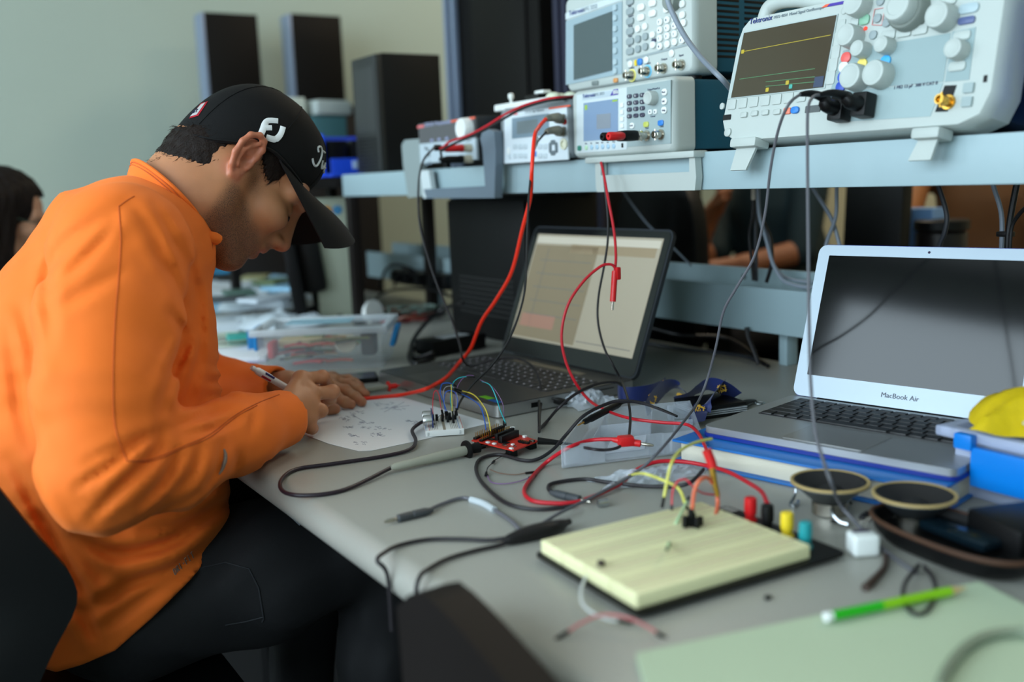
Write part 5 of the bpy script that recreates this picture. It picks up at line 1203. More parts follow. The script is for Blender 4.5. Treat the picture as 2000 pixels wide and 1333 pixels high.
# desktop computer on the shelf
a = PY(749, 333, 2.36); c = PY(870, 333, 2.36)
xa, xb = a.x, c.x; zt = PY(728, 103, 2.36).z
t = thing('desktop_computer', 'black desktop computer standing on the shelf left of the power supply', 'computer', frame((xa, 2.36, SZ1+.001)))
hh = zt-SZ1
B().box(((xb-xa)/2+.006, .075, hh/2), (xb-xa-.012, .15, hh), .004).done('case', blackm, t)
B().box((.004, .075, hh/2), (.018, .15, hh*.98), .004).done('front_panel', mat('worn_grey_front', (32, 34, 34), .5, vary=.25, vscale=30), t)
B().box((-.0055, .075, hh*.62), (.002, .12, hh*.55), .001).done('drive_cover', mat('grey_drive_cover', (46, 48, 48), .5), t)
b = B()
for i in range(9):
    for j in range(9): b.cyl((-.0052, .02+j*.0135, .012+i*.0095), (-.007, .02+j*.0135, .012+i*.0095), .003, n=6)
b.done('vent_grille', blackm, t)
# blue stacking bins on the side shelf with boxes behind
zs = SZ1-.004
bb_ = mat('blue_bin_plastic', (18, 66, 196), .4)
q = PY(682, 350, 2.62); t = thing('stacking_bin', 'blue open-fronted stacking bin beside the black desktop computer', 'storage bin', frame((q.x, 2.64, zs)))
W_, D_, HB_ = .17, .20, .115
b = B(); b.box((0, 0, .004), (W_, D_, .008), .002); b.box((0, D_/2-.003, HB_/2), (W_, .006, HB_), .002)
for s in (-1, 1): b.prism([(-D_/2, 0), (D_/2, 0), (D_/2, HB_), (-D_/2+.09, HB_), (-D_/2+.01, HB_*.45), (-D_/2, HB_*.45)], s*W_/2-.003, s*W_/2+.003) if False else None
b.box((W_/2, 0, HB_/2), (.006, D_, HB_), .002); b.box((-W_/2, .02, HB_/2), (.006, D_-.04, HB_), .002); b.box((0, -D_/2, .024), (W_, .006, .048), .002)
b.done('tub', bb_, t); B().box((0, -D_/2-.005, .03), (.05, .006, .022), .002).done('label_holder', mat('pale_label', (150, 170, 200), .4), t)
for k in range(2):
    tbox('drawer_insert', ('left' if k == 0 else 'right')+' dark box standing inside the blue open-fronted bin', 'box', (q.x-.035+k*.07, 2.66, zs+.009+.045), (.055, .10, .09), mat('near_black_plastic', (20, 20, 22), .4), .05)
q2 = PY(640, 348, 2.95); t = thing('stacking_bin', 'second blue stacking bin, half hidden behind the cap peak', 'storage bin', frame((q2.x, 3.0, zs)))
b = B(); b.box((0, 0, .004), (.16, .16, .008)); b.box((0, .077, .05), (.16, .006, .1)); b.box((.077, 0, .05), (.006, .16, .1)); b.box((-.077, 0, .05), (.006, .16, .1)); b.box((0, -.077, .03), (.16, .006, .06)); b.done('tub', bb_, t)
q3 = PY(632, 255, 2.80); t = thing('carton', 'white carton with green print standing above the blue bins', 'carton', frame((q3.x, 3.16, zs)))
B().box((0, 0, .13), (.14, .11, .26), .004).done('box', mat('pale_carton', (206, 214, 202), .6), t); B().box((.0, -.056, .17), (.05, .002, .10)).done('printed_panel', mat('carton_green', (150, 190, 160), .6), t)
tbox('carton', 'teal carton leaning right of the white carton', 'carton', (q3.x+.145, 3.16, zs+.10), (.12, .11, .20), mat('teal_carton', (60, 104, 110), .6), .1)
tbox('tissue_pack', 'pale grey pack lying on top of the teal carton', 'pack', (q3.x+.16, 3.15, zs+.228), (.14, .10, .05), mat('pale_pack', (176, 186, 184), .6), .2, .015)
# tall black panels on a dark cabinet along the back wall
a = PY(560, 207, 3.9); c = PY(722, 207, 3.9); zc = a.z
x0_ = PY(425, 207, 3.9).x
t = thing('wall_cabinet', 'long dark brown cabinet along the back wall carrying two tall black panels', 'cabinet', frame(((x0_+c.x)/2, 4.03, 0)))
B().box((0, 0, zc/2), (c.x-x0_, .34, zc-.002), .004).done('body', brownm, t)
for k in (-1, 1): B().box((k*(c.x-x0_)/4, -.173, zc/2), ((c.x-x0_)/2-.02, .008, zc-.10), .003).done('door', mat('dark_brown_door', (26, 21, 19), .5), t)
for xl, xr, yt, lab in ((381, 470, 24, 'left'), (551, 632, 27, 'right')):
    p0 = PY(xl+20, 207, 3.98); p1 = PY(xl+24, yt, 3.98); wd = (PY(xr+22, yt, 3.98)-PY(xl, yt, 3.98)).x
    t = thing('tall_panel', lab+' one of the two tall black panels with a painted-lit edge against the back wall', 'panel', frame((p1.x+wd/2-.02, 4.03, zc+.0005)), 'tall black panels against the back wall')
    hp_ = p1.z-zc
    B().box((0, 0, hp_/2), (wd-.014, .10, hp_), .004).done('board', mat('brown_black_veneer', (12, 9, 8), .55, spec=.25), t)
    B().box((-wd/2+.0, 0, hp_/2), (.013, .098, hp_-.002), .003).done('edge_trim_or_lit_side', mat('pale_blue_aluminium_and_lit_side', (150, 164, 190), .35, .5), t)  # black panel's window-facing side, its bluish daylight put into the colour
# equipment racks behind the shelf
for xl, xr, lab in ((866, 1052, 'tall black equipment cabinet with two pale metal rails, behind the power supply'), (1086, 1165, 'second tall black equipment cabinet behind the large function generator')):
    ya, yb = PX(xl, 100, 1.80).y, PX(xr, 100, 1.80).y
    t = thing('equipment_cabinet', lab, 'cabinet', frame((2.0, (ya+yb)/2, 0)))
    B().box((.012, 0, 1.05), (.40, ya-yb-.02, 2.1), .006).done('body', mat('warm_black_steel', (9, 7, 6), .55, spec=.2), t)
    for k, o_ in enumerate((.035, .085) if xl < 900 else (.01, .05, .20)):
        B().box((-.205, (ya-yb)/2-o_-.01, 1.05), (.02, .020, 2.09), .003).done('rail', mat('pale_blue_aluminium_and_lit_side', (150, 164, 190)) if xl < 900 else mat('dull_violet_aluminium', (56, 56, 76), .45, .3), t)
    B().box((-.192, -.06, 1.05), (.012, (ya-yb)*.55, 2.02), .004).done('door', mat('brown_black_door', (12, 9, 8), .5, spec=.25), t)
    B().box((-.201, .02, 1.1), (.012, .012, .10), .003).done('handle', blackm, t)
# computer tower under the shelf
xT = 1.20; yN = PX(1036, 560, xT).y; yF = PX(884, 560, xT).y
t = thing('computer_tower', 'black computer tower standing under the shelf behind the dark laptop', 'computer', frame((xT+.09, (yN+yF)/2, .7507)))
B().box((0, 0, .165), (.18, yF-yN, .33), .006).done('case', blackm, t); B().box((-.093, 0, .165), (.010, yF-yN-.01, .32), .004).done('front_panel', mat('satin_black', (11, 11, 12), .45, spec=.2), t)
b = B()
for k in range(8): b.box((-.099, 0, .06+k*.012), (.002, (yF-yN)*.7, .005))
b.done('vent_slots', mat('deep_black', (6, 6, 6), .6), t)
# monitor seen edge-on
n0 = T(592, 638); dv = V((n0.x, n0.y, 0)).normalized(); rz = math.atan2(dv.y, dv.x)
t = thing('monitor', 'black monitor seen edge-on under the cap peak with its stand behind it', 'monitor', frame((n0.x+.02, n0.y+.1, .7507), rz))
tb = M.Rotation(math.radians(-7), 4, 'X')
B().box((.12, .004, .195), (.46, .032, .34), .004, rot=tb).done('screen_housing', mat('satin_black', (20, 20, 22)), t)
B().box((.12, .0215, .195), (.44, .003, .31), .001, rot=tb).done('screen', mat('black_glass', (8, 9, 11)), t)
B().box((.12, -.045, .19), (.34, .07, .22), .02, rot=tb).done('rear_housing', blackm, t)
B().cyl((.12, -.07, .004), (.12, -.06, .16), .018, n=14).done('stand_column', blackm, t)
B().tube([(.0, -.12, .006), (.10, -.075, .02), (.12, -.07, .03)], .008, 8, 4).done('stand_leg', blackm, t); B().tube([(.24, -.12, .006), (.14, -.075, .02), (.12, -.07, .03)], .008, 8, 4).done('stand_leg', blackm, t); B().tube([(.12, .07, .006), (.12, -.05, .02), (.12, -.07, .03)], .008, 8, 4).done('stand_leg', blackm, t)
# cream board with coloured mark behind the monitor
q = T(673, 626); t = thing('display_board', 'cream upright board with an orange and blue mark behind the dark monitor', 'board', frame((q.x, q.y+.04, .7507)))
B().box((0, 0, .17), (.115, .014, .34), .002).done('board', mat('cream_board', (196, 204, 184), .6), t)
B().sph((-.02, -.008, .30), (.020, .0012, .018), 10, 12).done('orange_mark', mat('orange_print', (222, 150, 50), .6), t); B().sph((.014, -.008, .305), (.015, .0012, .013), 10, 12).done('blue_mark', mat('cyan_print', (80, 150, 200), .6), t)
for s in (-1, 1): B().box((s*.04, .0, .002), (.012, .09, .004), .001).done('foot', whitep, t)
# clear parts bin near the writing hand
a, c = T(508, 728), T(748, 719); d = c-a; d.z = 0; LB_ = d.length; d = d.normalized(); bk_ = V((-d.y, d.x, 0)); bk_ = bk_ if bk_.y > 0 else -bk_
mJ = frame((a.x, a.y, .7507), cols=(d, bk_, (0, 0, 1)))
t = thing('parts_bin', 'clear plastic parts bin with blue latches full of wire bits, beyond the writing hand', 'storage bin', mJ)
HJ, DJ = .080, .17; clr2 = mat('clear_bin_plastic', (208, 218, 224), .22, alpha=.13, spec=.6)
b = B(); b.box((LB_/2, DJ/2, .001), (LB_, DJ, .002))
for c_, s_ in (((LB_/2, 0, HJ/2), (LB_, .002, HJ)), ((LB_/2, DJ, HJ/2), (LB_, .002, HJ)), ((0, DJ/2, HJ/2), (.002, DJ, HJ)), ((LB_, DJ/2, HJ/2), (.002, DJ, HJ))): b.box(c_, s_)
b.done('tub', clr2, t)
b = B(); 
for c_, s_ in (((LB_/2, -.006, HJ), (LB_+.03, .014, .014)), ((LB_/2, DJ+.006, HJ), (LB_+.03, .014, .014)), ((-.008, DJ/2, HJ), (.014, DJ, .014)), ((LB_+.008, DJ/2, HJ), (.014, DJ, .014))): b.box(c_, s_, .003)
b.done('rim', mat('frosted_rim', (206, 216, 222), .35, alpha=.6), t)
lb_ = mat('sky_blue_latch', (24, 130, 196), .35)
B().box((-.018, DJ*.45, HJ-.02), (.006, .06, .05), .002).done('latch', lb_, t); B().box((LB_+.020, DJ*.45, HJ-.024), (.010, .05, .045), .002, rot=M.Rotation(.3, 4, 'Y')).done('latch', lb_, t)
B().box((LB_*.42, DJ*.72, HJ+.004), (LB_*.55, DJ*.4, .002)).done('lid_sheet', mat('cyan_film', (150, 206, 226), .3, alpha=.45), t)
wcols = [('orange_wire', (206, 76, 40)), ('red_wire_bit', (180, 40, 44)), ('dark_wire_bit', (50, 44, 44)), ('olive_wire_bit', (120, 120, 70)), ('tan_wire_bit', (180, 150, 110)), ('green_wire_bit', (110, 150, 90))]
rr = random.Random(9)
for k in range(34):
    nm, cl_ = wcols[k % 6]; z = .006+.0032*(k % 18)
    p0 = V((rr.uniform(.02, LB_-.1), rr.uniform(.015, DJ-.02), z)); L_ = rr.uniform(.04, .085); an = rr.uniform(-.5, .5); p1 = p0+V((L_*math.cos(an), L_*math.sin(an)*.5, rr.uniform(0, .006)))
    p1.y = min(max(p1.y, .012), DJ-.012); p1.x = min(p1.x, LB_-.012)
    b = B(mJ).tube([p0, p0.lerp(p1, .5)+V((0, .004, .002)), p1], .0028, 6, 3); tag(b.done('wire_bit', mat(nm, cl_, .5)), nm.split('_')[0]+' bit of wire in the clear parts bin', 'wire', nm.split('_')[0]+' wire bits in the clear parts bin')
for c_, s_, mm, lab in (((LB_*.30, .07, .050), (.09, .06, .018), mat('kraft_roll', (186, 170, 130), .7), 'tan roll lying on the wire bits in the clear parts bin'), ((LB_*.86, .07, .045), (.03, .05, .055), mat('charcoal_block', (70, 70, 72), .6), 'grey block at the right end of the clear parts bin'), ((LB_*.08, .04, .040), (.014, .05, .035), mat('red_block', (186, 50, 54), .5), 'red piece at the left end of the clear parts bin')):
    tag(B(mJ).box(c_, s_, .006).done('bin_item', mm), lab, 'part')
tag(B(mJ).lathe([(.006, 0), (.022, 0), (.022, .02), (.006, .02)], (LB_*.66, .06, .045), (.3, -1, .2), 18).done('tape_roll', mat('cream_tape', (222, 216, 196), .6)), 'cream tape roll in the clear parts bin', 'tape')
# phone, notebook and packets
p = T(664, 751); t = thing('phone', 'black phone lying beyond the flat hand', 'phone', frame((p.x+.01, p.y+.02, .7507), math.radians(-20)))
B().slab(rpoly(-.07, -.036, .07, .036, .008, 4), 0, .008).done('body', blackm, t); B().slab(rpoly(-.066, -.032, .066, .032, .004, 3), .0079, .0084).done('screen', mat('dark_blue_glass', (30, 40, 66), .12, coat=.5), t)
p = T(470, 700); t = thing('notebook', 'white notebook with violet edge behind the left sleeve', 'notebook', frame((p.x, p.y+.03, .7507), math.radians(-25)))
B().box((0, 0, .006), (.15, .20, .010), .001).done('pages', papm, t); B().box((0, 0, .0005), (.152, .202, .0012)).done('back_cover', mat('violet_cover', (110, 100, 180), .5), t)
tbox('small_box', 'small blue box standing by the left end of the clear parts bin', 'box', T(501, 690)+V((0, .01, .025)), (.03, .05, .048), mat('strong_blue_plastic', (10, 110, 170), .4), -.3)
tbox('teal_lid', 'teal green lid behind the small blue box', 'lid', T(478, 672)+V((0, .02, .012)), (.07, .06, .022), mat('teal_lid_plastic', (60, 160, 150), .4), -.2)
filmw = mat('white_film', (214, 226, 236), .3, alpha=.85); filmb = mat('pale_blue_film', (150, 196, 226), .3, alpha=.8)
for i, (px, py, sx, sy, h, m_, lab) in enumerate(((455, 640, .26, .20, .035, filmw, 'white crumpled bag nearest the left sleeve at the far end of the bench'), (540, 640, .20, .22, .05, filmw, 'white crumpled bag just left of the dark monitor foot'), (430, 600, .30, .24, .04, filmb, 'pale blue crumpled bag beyond the white bags'), (505, 598, .30, .26, .05, filmw, 'white crumpled bag in the middle of the far clutter'), (455, 572, .34, .30, .05, filmw, 'white crumpled bag far back under the chin'), (540, 565, .34, .34, .05, filmb, 'pale blue crumpled bag far back beside the monitor'), (510, 548, .36, .30, .03, filmw, 'white film at the very far end of the bench'))):
    crumple('plastic_bag', lab, T(px, py)+V((0, 0, .0006)), sx, sy, h, m_, 40+i, .3*i, 'plastic bag', 12)
for i, (px, py, cl_, lab) in enumerate(((440, 560, (60, 160, 214), 'bright cyan packet'), (535, 585, (110, 130, 90), 'olive green packet'), (470, 610, (90, 120, 110), 'dark green packet'), (560, 600, (150, 200, 230), 'pale cyan packet'), (440, 625, (70, 76, 80), 'dark grey packet'), (520, 625, (200, 210, 220), 'pale grey packet'), (500, 575, (150, 150, 110), 'khaki packet'))):
    tbox('packet', lab+' lying among the crumpled bags at the far end of the bench', 'packet', T(px, py)+V((0, 0, .06)), (.13, .09, .012), mat(lab.replace(' ', '_'), cl_, .5), i*.7, .004)
for i, (px, py, r_) in enumerate(((432, 662, .075), (440, 668, .085))):
    p = T(px, py, .012+.004*i); b = B().tube([(p.x+r_*math.cos(a*.5), p.y+r_*math.sin(a*.5), p.z+.003*math.sin(a)) for a in range(13)], .003, 6, 3, closed=True)
    tag(b.done('wire_coil', mat('pale_olive_tube', (176, 186, 168), .4)), ('outer' if i else 'inner')+' pale coil of tubing by the left sleeve', 'coil')
tbox('dark_case', 'black case at the far end of the bench under the chin', 'case', T(470, 552)+V((.0, .35, .05)), (.34, .22, .10), blackm, -.3, .01)
tbox('dark_pouch', 'black pouch at the far left edge of the bench', 'pouch', T(408, 575)+V((-.05, .2, .045)), (.16, .14, .09), blackm, .2, .02)
tbox('white_post', 'white upright bracket standing at the far left of the bench', 'bracket', T(421, 560)+V((0, .35, .08)), (.03, .03, .16), whitep, 0)
# things between monitor post and tower
p = T(727, 634); b = B().lathe([(.010, -.012), (.032, -.012), (.032, .012), (.010, .012)], p+V((0, 0, .033)), (.3, -1, .15), 20); tag(b.done('tape_roll', whitep), 'white tape roll standing by the dark shelf post', 'tape')
rr = random.Random(4)
for k in range(10):
    p = T(745+k*9, 632-rr.uniform(0, 10)); z0 = .005+.004*(k % 4); an = rr.uniform(0, 6.28)
    b = B().tube([(p.x+.07*math.cos(an+a*.55)*rr.uniform(.7, 1.1), p.y+.05*math.sin(an+a*.55), .752+z0+.010*abs(math.sin(a*1.7+k))) for a in range(9)], .004, 6, 3)
    nm = ('dark_red_wire', 'black_wire', 'brown_red_wire', 'grey_green_wire')[k % 4]
    tag(b.done('wire_tangle', mat(nm, ((130, 34, 34), (24, 24, 26), (110, 60, 44), (110, 130, 120))[k % 4], .5)), nm.replace('_', ' ')+' loop in the pile beside the white tape roll', 'wire', nm.replace('_', ' ')+' loops piled beside the white tape roll')
q = PX(830, 545, 1.375); t = thing('power_strip', 'black power strip with plugs in front of the pale cable tray', 'power strip', frame((1.372, q.y, q.z)))
B().box((0, 0, 0), (.045, .34, .045), .006).done('body', blackm, t)
for k in range(4): B().box((-.035, -.13+k*.08, .005), (.035, .032, .035), .006).done('plug', blackm, t)
for k, (pts) in enumerate((((742, 562), (752, 530), (770, 518), (795, 524), (805, 540)), ((770, 560), (780, 535), (800, 525), (815, 540)), ((725, 600), (745, 575), (790, 565), (850, 568), (880, 580)))):
    lead(('tall', 'small', 'low')[k]+' black cable arch in front of the pale cable tray', [('x', x, y, 1.30+.01*k) for x, y in pts], .0045, LB)
t = thing('power_adapter', 'black power adapter brick behind the dark laptop', 'power adapter', frame(T(893, 690), .15))
B().box((0, .02, .019), (.15, .065, .034), .006).done('brick', mat('satin_black', (20, 20, 22)), t); B().box((0.0, .015, .0363), (.07, .04, .001)).done('label', mat('label_grey', (150, 154, 158), .5), t)
lead('thick black cable looping on the bench left of the power adapter', [T(846, 690, .02), T(815, 700, .006), T(803, 690, .005), T(806, 668, .005), T(825, 640, .02), T(850, 615, .04), T(875, 600, .06), T(905, 592, .08)], .0055, LB, n=10)
lead('second black cable loop lying left of the power adapter', [T(845, 700, .005), T(815, 712, .005), T(800, 700, .005), T(806, 682, .005), T(835, 680, .008), T(850, 684, .015)], .0055, LB, n=10)
# cables in the tray under the big oscilloscope
def ux(pts, X): return [('x', x, y, X) for x, y in pts]
lead('black cable with a white tag dropping into the tray, left of a pair', ux([(1474, 352), (1472, 376), (1470, 420), (1464, 460), (1468, 505), (1472, 549)], 1.44), .0035, LB)
tag(B().box(PX(1472, 380, 1.435), (.004, .010, .022), .001).done('cable_tag', mat('beige_tag', (190, 182, 164), .6)), 'small beige tag on the black cable under the oscilloscope', 'tag')
lead('grey-black cable dropping straight into the tray beside the tagged one', ux([(1478, 352), (1476, 400), (1476, 470), (1477, 550)], 1.45), .0038, mat('slate_cable', (48, 50, 56), .45))
lead('black cable crossing in front of the pair under the oscilloscope', ux([(1479, 355), (1481, 412), (1494, 442), (1505, 470), (1507, 515), (1497, 552)], 1.43), .0038, LB)
gc = mat('mid_grey_cable', (132, 142, 154))
lead('grey cable bowing along the tray towards the silver laptop', ux([(1480, 360), (1483, 420), (1497, 470), (1509, 514), (1528, 547), (1552, 558), (1580, 562), (1640, 560)], 1.425), .0036, gc)
lead('second grey cable lying in the tray just above the first', ux([(1512, 520), (1530, 540), (1556, 549), (1600, 552), (1660, 552)], 1.45), .0030, gc)
lead('grey cable crossing leftwards above the silver laptop', ux([(1580, 350), (1592, 375), (1624, 428), (1640, 480), (1650, 520)], 1.44), .0036, gc)
lead('pale grey cable crossing rightwards above the silver laptop', ux([(1634, 350), (1634, 380), (1632, 425), (1616, 470), (1604, 520)], 1.43), .0034, gc)
lead('black cable hanging beyond the webcam of the silver laptop', ux([(1826, 350), (1834, 368), (1849, 420), (1845, 455), (1834, 485), (1830, 540)], 1.44), .0040, mat('slate_cable', (48, 50, 56)))
lead('grey cable in the bundle above the right end of the silver laptop', ux([(1936, 350), (1942, 370), (1956, 420), (1956, 490), (1950, 550)], 1.44), .0036, gc)
lead('black cable in the bundle above the right end of the silver laptop', ux([(1992, 340), (1984, 370), (1972, 436), (1968, 490), (1970, 550)], 1.43), .0048, LB)
lead('thin black cable joining the bundle above the right end of the silver laptop', ux([(2010, 400), (1990, 420), (1976, 445), (1972, 490)], 1.42), .0030, LB)
tag(B().box(PX(1964, 458, 1.432), (.012, .024, .008), .002).done('cable_tie', blackm), 'black tie round the cable bundle at the right', 'cable tie')
lead('black cable running along the bench below the tray, upper one', [T(1240, 640, .03), T(1276, 643, .03), T(1332, 656, .022), T(1408, 659, .018), T(1448, 676, .012), T(1478, 702, .008), T(1500, 716, .006)], .0042, LB)
lead('grey-black cable running along the bench below the tray, lower one', [T(1240, 668, .008), T(1276, 674, .008), T(1340, 684, .006), T(1400, 690, .005), T(1456, 698, .006), T(1485, 708, .008)], .0042, mat('slate_cable', (48, 50, 56)))
lead('pair cable dropping from the tray to the bench', ux([(1458, 640), (1462, 660), (1472, 685), (1482, 712)], 1.385), .0045, LB)
lead('thin grey wire slanting down behind the dark laptop lid', ux([(1210, 360), (1224, 385), (1246, 415), (1268, 442), (1300, 470), (1350, 520)], 1.42), .0022, gc)
# blue bin right of the oscilloscope
q = PX(1994, 235, 1.10); t = thing('stacking_bin', 'blue bin on the shelf at the right edge past the oscilloscope', 'storage bin', frame((1.20, q.y-.085, SZ1+.0005)))
b = B(); b.box((0, 0, .004), (.20, .15, .008)); b.box((0, .072, .075), (.20, .006, .15), .002); b.box((0, -.072, .075), (.20, .006, .15), .002); b.box((.097, 0, .075), (.006, .15, .15)); b.box((-.097, 0, .03), (.006, .15, .06)); b.done('tub', bb_, t)
# aisle behind the bench
ob = thing('side_bench', 'second bench behind the shelf where other people sit', 'table', (2.35, .9, 0))
B().box((0, 0, .735), (.7, 2.6, .03), .004).done('tabletop', topm, ob)
for x in (-.3, .3):
    for y in (-1.2, 1.2): B().box((x, y, .36), (.05, .05, .72)).done('leg', darkm, ob)
q = PX(1838, 475, 2.15); t = thing('jar', 'dark jar with lid on the bench behind the silver laptop', 'jar', frame((2.2, PX(1838, 475, 2.2).y, .7505)))
zj = PX(1838, 432, 2.2).z-.75
B().lathe([(.055, 0), (.06, .01), (.06, zj-.03), (.05, zj-.02)], (0, 0, 0), (0, 0, 1), 24).done('body', mat('smoky_glass', (30, 26, 26), .3), t); B().lathe([(.062, zj-.022), (.064, zj-.02), (.064, zj), (.06, zj+.003)], (0, 0, 0), (0, 0, 1), 24).done('lid', blackm, t)
tbox('carton', 'small blue and white carton left of the dark jar', 'carton', (2.22, PX(1785, 450, 2.2).y, .7505+.13), (.08, .10, .26), mat('blue_white_carton', (110, 150, 200), .5), .2)
ya, yb = PX(1600, 420, 1.95).y, PX(1712, 420, 1.95).y
t = thing('monitor', 'black monitor on the bench behind the oscilloscope', 'monitor', frame((2.06, (ya+yb)/2, .7505)))
B().box((0, 0, .24), (.04, ya-yb, .40), .006, rot=M.Rotation(.06, 4, 'Y')).done('screen_housing', blackm, t); B().box((.03, 0, .05), (.03, .05, .12)).done('stand_column', blackm, t); B().box((.03, 0, .006), (.16, .2, .012), .004).done('stand_base', blackm, t)
q = PX(1255, 410, 1.75); t = thing('office_chair', 'rounded black chair back behind the dark laptop, beyond the shelf', 'chair', frame((1.78, q.y, 0)))
b = B(); R_ = [b.ring([(.0+dx, p_[0]*k, .86+p_[1]*k) for p_ in [sup(a*2*PI/32, .17, .27, 3) for a in range(32)]]) for dx, k in ((0, .9), (.008, .98), (.03, 1), (.052, .98), (.06, .9))]; b.skin(R_); b.done('backrest', blackm, t)
B().box((-.10, 0, .47), (.20, .44, .07), .025).done('seat', blackm, t); B().box((.06, 0, .56), (.02, .06, .2)).done('back_bracket', blackm, t); B().cyl((-.10, 0, .06), (-.10, 0, .44), .03).done('column', darkm, t)
for k in range(5): 
    an = k*2*PI/5; B().tube([(-.10, 0, .07), (-.10+.16*math.cos(an), .16*math.sin(an), .05), (-.10+.19*math.cos(an), .19*math.sin(an), .02)], .014, 8, 3).done('leg', darkm, t)
# the man's chair and the blurred chair in front
def chair_base(t, x, y, hz=.42):
    B().cyl((x, y, .08), (x, y, hz), .028).done('column', darkm, t)
    for k in range(5):
        an = k*2*PI/5+.3; L_ = B().tube([(x, y, .09), (x+.15*math.cos(an), y+.15*math.sin(an), .075), (x+.27*math.cos(an), y+.27*math.sin(an), .055)], .016, 8, 3).done('leg', darkm, t)
        B().cyl((x+.27*math.cos(an)-.012, y+.27*math.sin(an), .027), (x+.27*math.cos(an)+.012, y+.27*math.sin(an), .027), .0265, n=14).done('caster', blackm, L_)
sat = mat('black_chair_plastic', (11, 13, 15), .42)
t = thing('office_chair', 'black plastic office chair the man in orange sits on', 'chair', frame((.12, 1.5, 0)))
t['label'] = 'black plastic office chair under the man in the orange pullover'
B().box((.03, 0, .40), (.46, .46, .06), .025).done('seat', blackm, t); chair_base(t, .03, 0, .37)
mi = MW[t.name].inverted()
edge_ = sorted([(p.z, p.x) for p in (mi @ PY(x, y, 1.25) for x, y in ((-60, 880), (0, 952), (62, 1030), (130, 1106), (146, 1140), (144, 1180), (100, 1260), (62, 1345), (30, 1420)))])
def edge_x(z):
    for (z0, x0), (z1, x1) in zip(edge_, edge_[1:]):
        if z <= z1: return x0+(x1-x0)*max(0, z-z0)/(z1-z0)
    return edge_[-1][1]
def backf(u, v):
    z = edge_[0][0]+(edge_[-1][0]-edge_[0][0])*v; a = (2*u-1)*PI/2; sy = math.sin(a)
    return (edge_x(z)-.27*max(0, math.cos(a))**.75, .25*math.copysign(abs(sy)**.75, sy), z)
B().grid(backf, 36, 22, .022).done('backrest', sat, t)
B().box((-.12, 0, .47), (.05, .08, .14), .01).done('back_bracket', darkm, t)
p0 = PX(770, 1112, .34); p1 = PX(1040, 1330, .34)
t = thing('chair', 'dark brown chair back pushed against the bench edge, very blurred in the foreground', 'chair', frame((.2, (p0.y+p1.y)/2-.06, 0)))
mi = MW[t.name].inverted(); zt = p0.z
L0 = mi @ p0
def fb(u, v):
    w_ = .20*(1-.40*(1-v)**1.3); y = L0.y-.22+w_*(1-2*u); e = abs(2*u-1); z = .42+v*(zt+.006-.13*max(0, u-.1)-.42)-.03*e**8*v; return (.165+.012*(1-e*e)-.10*(1-v)**2*.6, y, z)
B().grid(fb, 20, 14, .036).done('backrest', mat('blackish_brown_plastic', (17, 12, 10), .55, spec=.25), t)
yc = L0.y-.218
B().box((-.14, yc, .43), (.42, .42, .05), .02).done('seat', mat('dark_brown_plastic', (60, 50, 44)), t)
for sx in (-.31, .05):
    for sy in (-.17, .17): B().cyl((sx, yc+sy, 0), (sx*.94, yc+sy*.94, .41), .013, n=12).done('leg', darkm, t)
# ================================================================== people
def skin_material(name, c, beard=(52, 38, 32), red=(186, 92, 74)):
    m = bpy.data.materials.new(name); m.use_nodes = True; nt = m.node_tree; L = nt.links; b = nt.nodes['Principled BSDF']
    at_ = nt.nodes.new('ShaderNodeAttribute'); at_.attribute_name = 'tint'
    sp = nt.nodes.new('ShaderNodeSeparateColor'); L.new(at_.outputs['Color'], sp.inputs[0])
    tc = nt.nodes.new('ShaderNodeTexCoord')
    n1 = nt.nodes.new('ShaderNodeTexNoise'); n1.inputs['Scale'].default_value = 45; n1.inputs['Detail'].default_value = 4; L.new(tc.outputs['Object'], n1.inputs['Vector'])
    n2 = nt.nodes.new('ShaderNodeTexNoise'); n2.inputs['Scale'].default_value = 1250; n2.inputs['Detail'].default_value = 2; L.new(tc.outputs['Object'], n2.inputs['Vector'])
    cr = nt.nodes.new('ShaderNodeMapRange'); cr.inputs[1].default_value = .47; cr.inputs[2].default_value = .60; L.new(n2.outputs['Fac'], cr.inputs[0])
    def mix(a, b_, f, bl='MIX'):
        x = nt.nodes.new('ShaderNodeMix'); x.data_type = 'RGBA'; x.blend_type = bl
        for s, i in ((f, 0), (a, 6), (b_, 7)):
            if isinstance(s, (int, float)): x.inputs[i].default_value = s
            elif isinstance(s, tuple): x.inputs[i].default_value = s
            else: L.new(s, x.inputs[i])
        return x.outputs[2]
    base = rgb(c); v = mix(tuple(x*.88 for x in base[:3])+(1,), tuple(min(1, x*1.1) for x in base[:3])+(1,), n1.outputs['Fac'])
    v = mix(v, rgb(red), sp.outputs[0])
    soft = nt.nodes.new('ShaderNodeMath'); soft.operation = 'MULTIPLY'; soft.inputs[1].default_value = .55; L.new(sp.outputs[1], soft.inputs[0])
    v = mix(v, tuple(x*.42 for x in base[:3])+(1,), soft.outputs[0])
    mul = nt.nodes.new('ShaderNodeMath'); mul.operation = 'MULTIPLY'; L.new(sp.outputs[1], mul.inputs[0]); L.new(cr.outputs[0], mul.inputs[1])
    v = mix(v, rgb(beard), mul.outputs[0])
    L.new(v, b.inputs['Base Color']); b.inputs['Roughness'].default_value = .48
    b.inputs['Subsurface Weight'].default_value = .12; b.inputs['Subsurface Radius'].default_value = (1, .35, .2); b.inputs['Subsurface Scale'].default_value = .005
    bp = nt.nodes.new('ShaderNodeBump'); bp.inputs['Strength'].default_value = .10; bp.inputs['Distance'].default_value = .001; L.new(n2.outputs['Fac'], bp.inputs['Height']); L.new(bp.outputs['Normal'], b.inputs['Normal'])
    return m
def sstep(a, b, x): t = np.clip((x-a)/(b-a), 0, 1); return t*t*(3-2*t)
K = .95
def k3(*p): return tuple(K*x for x in p)
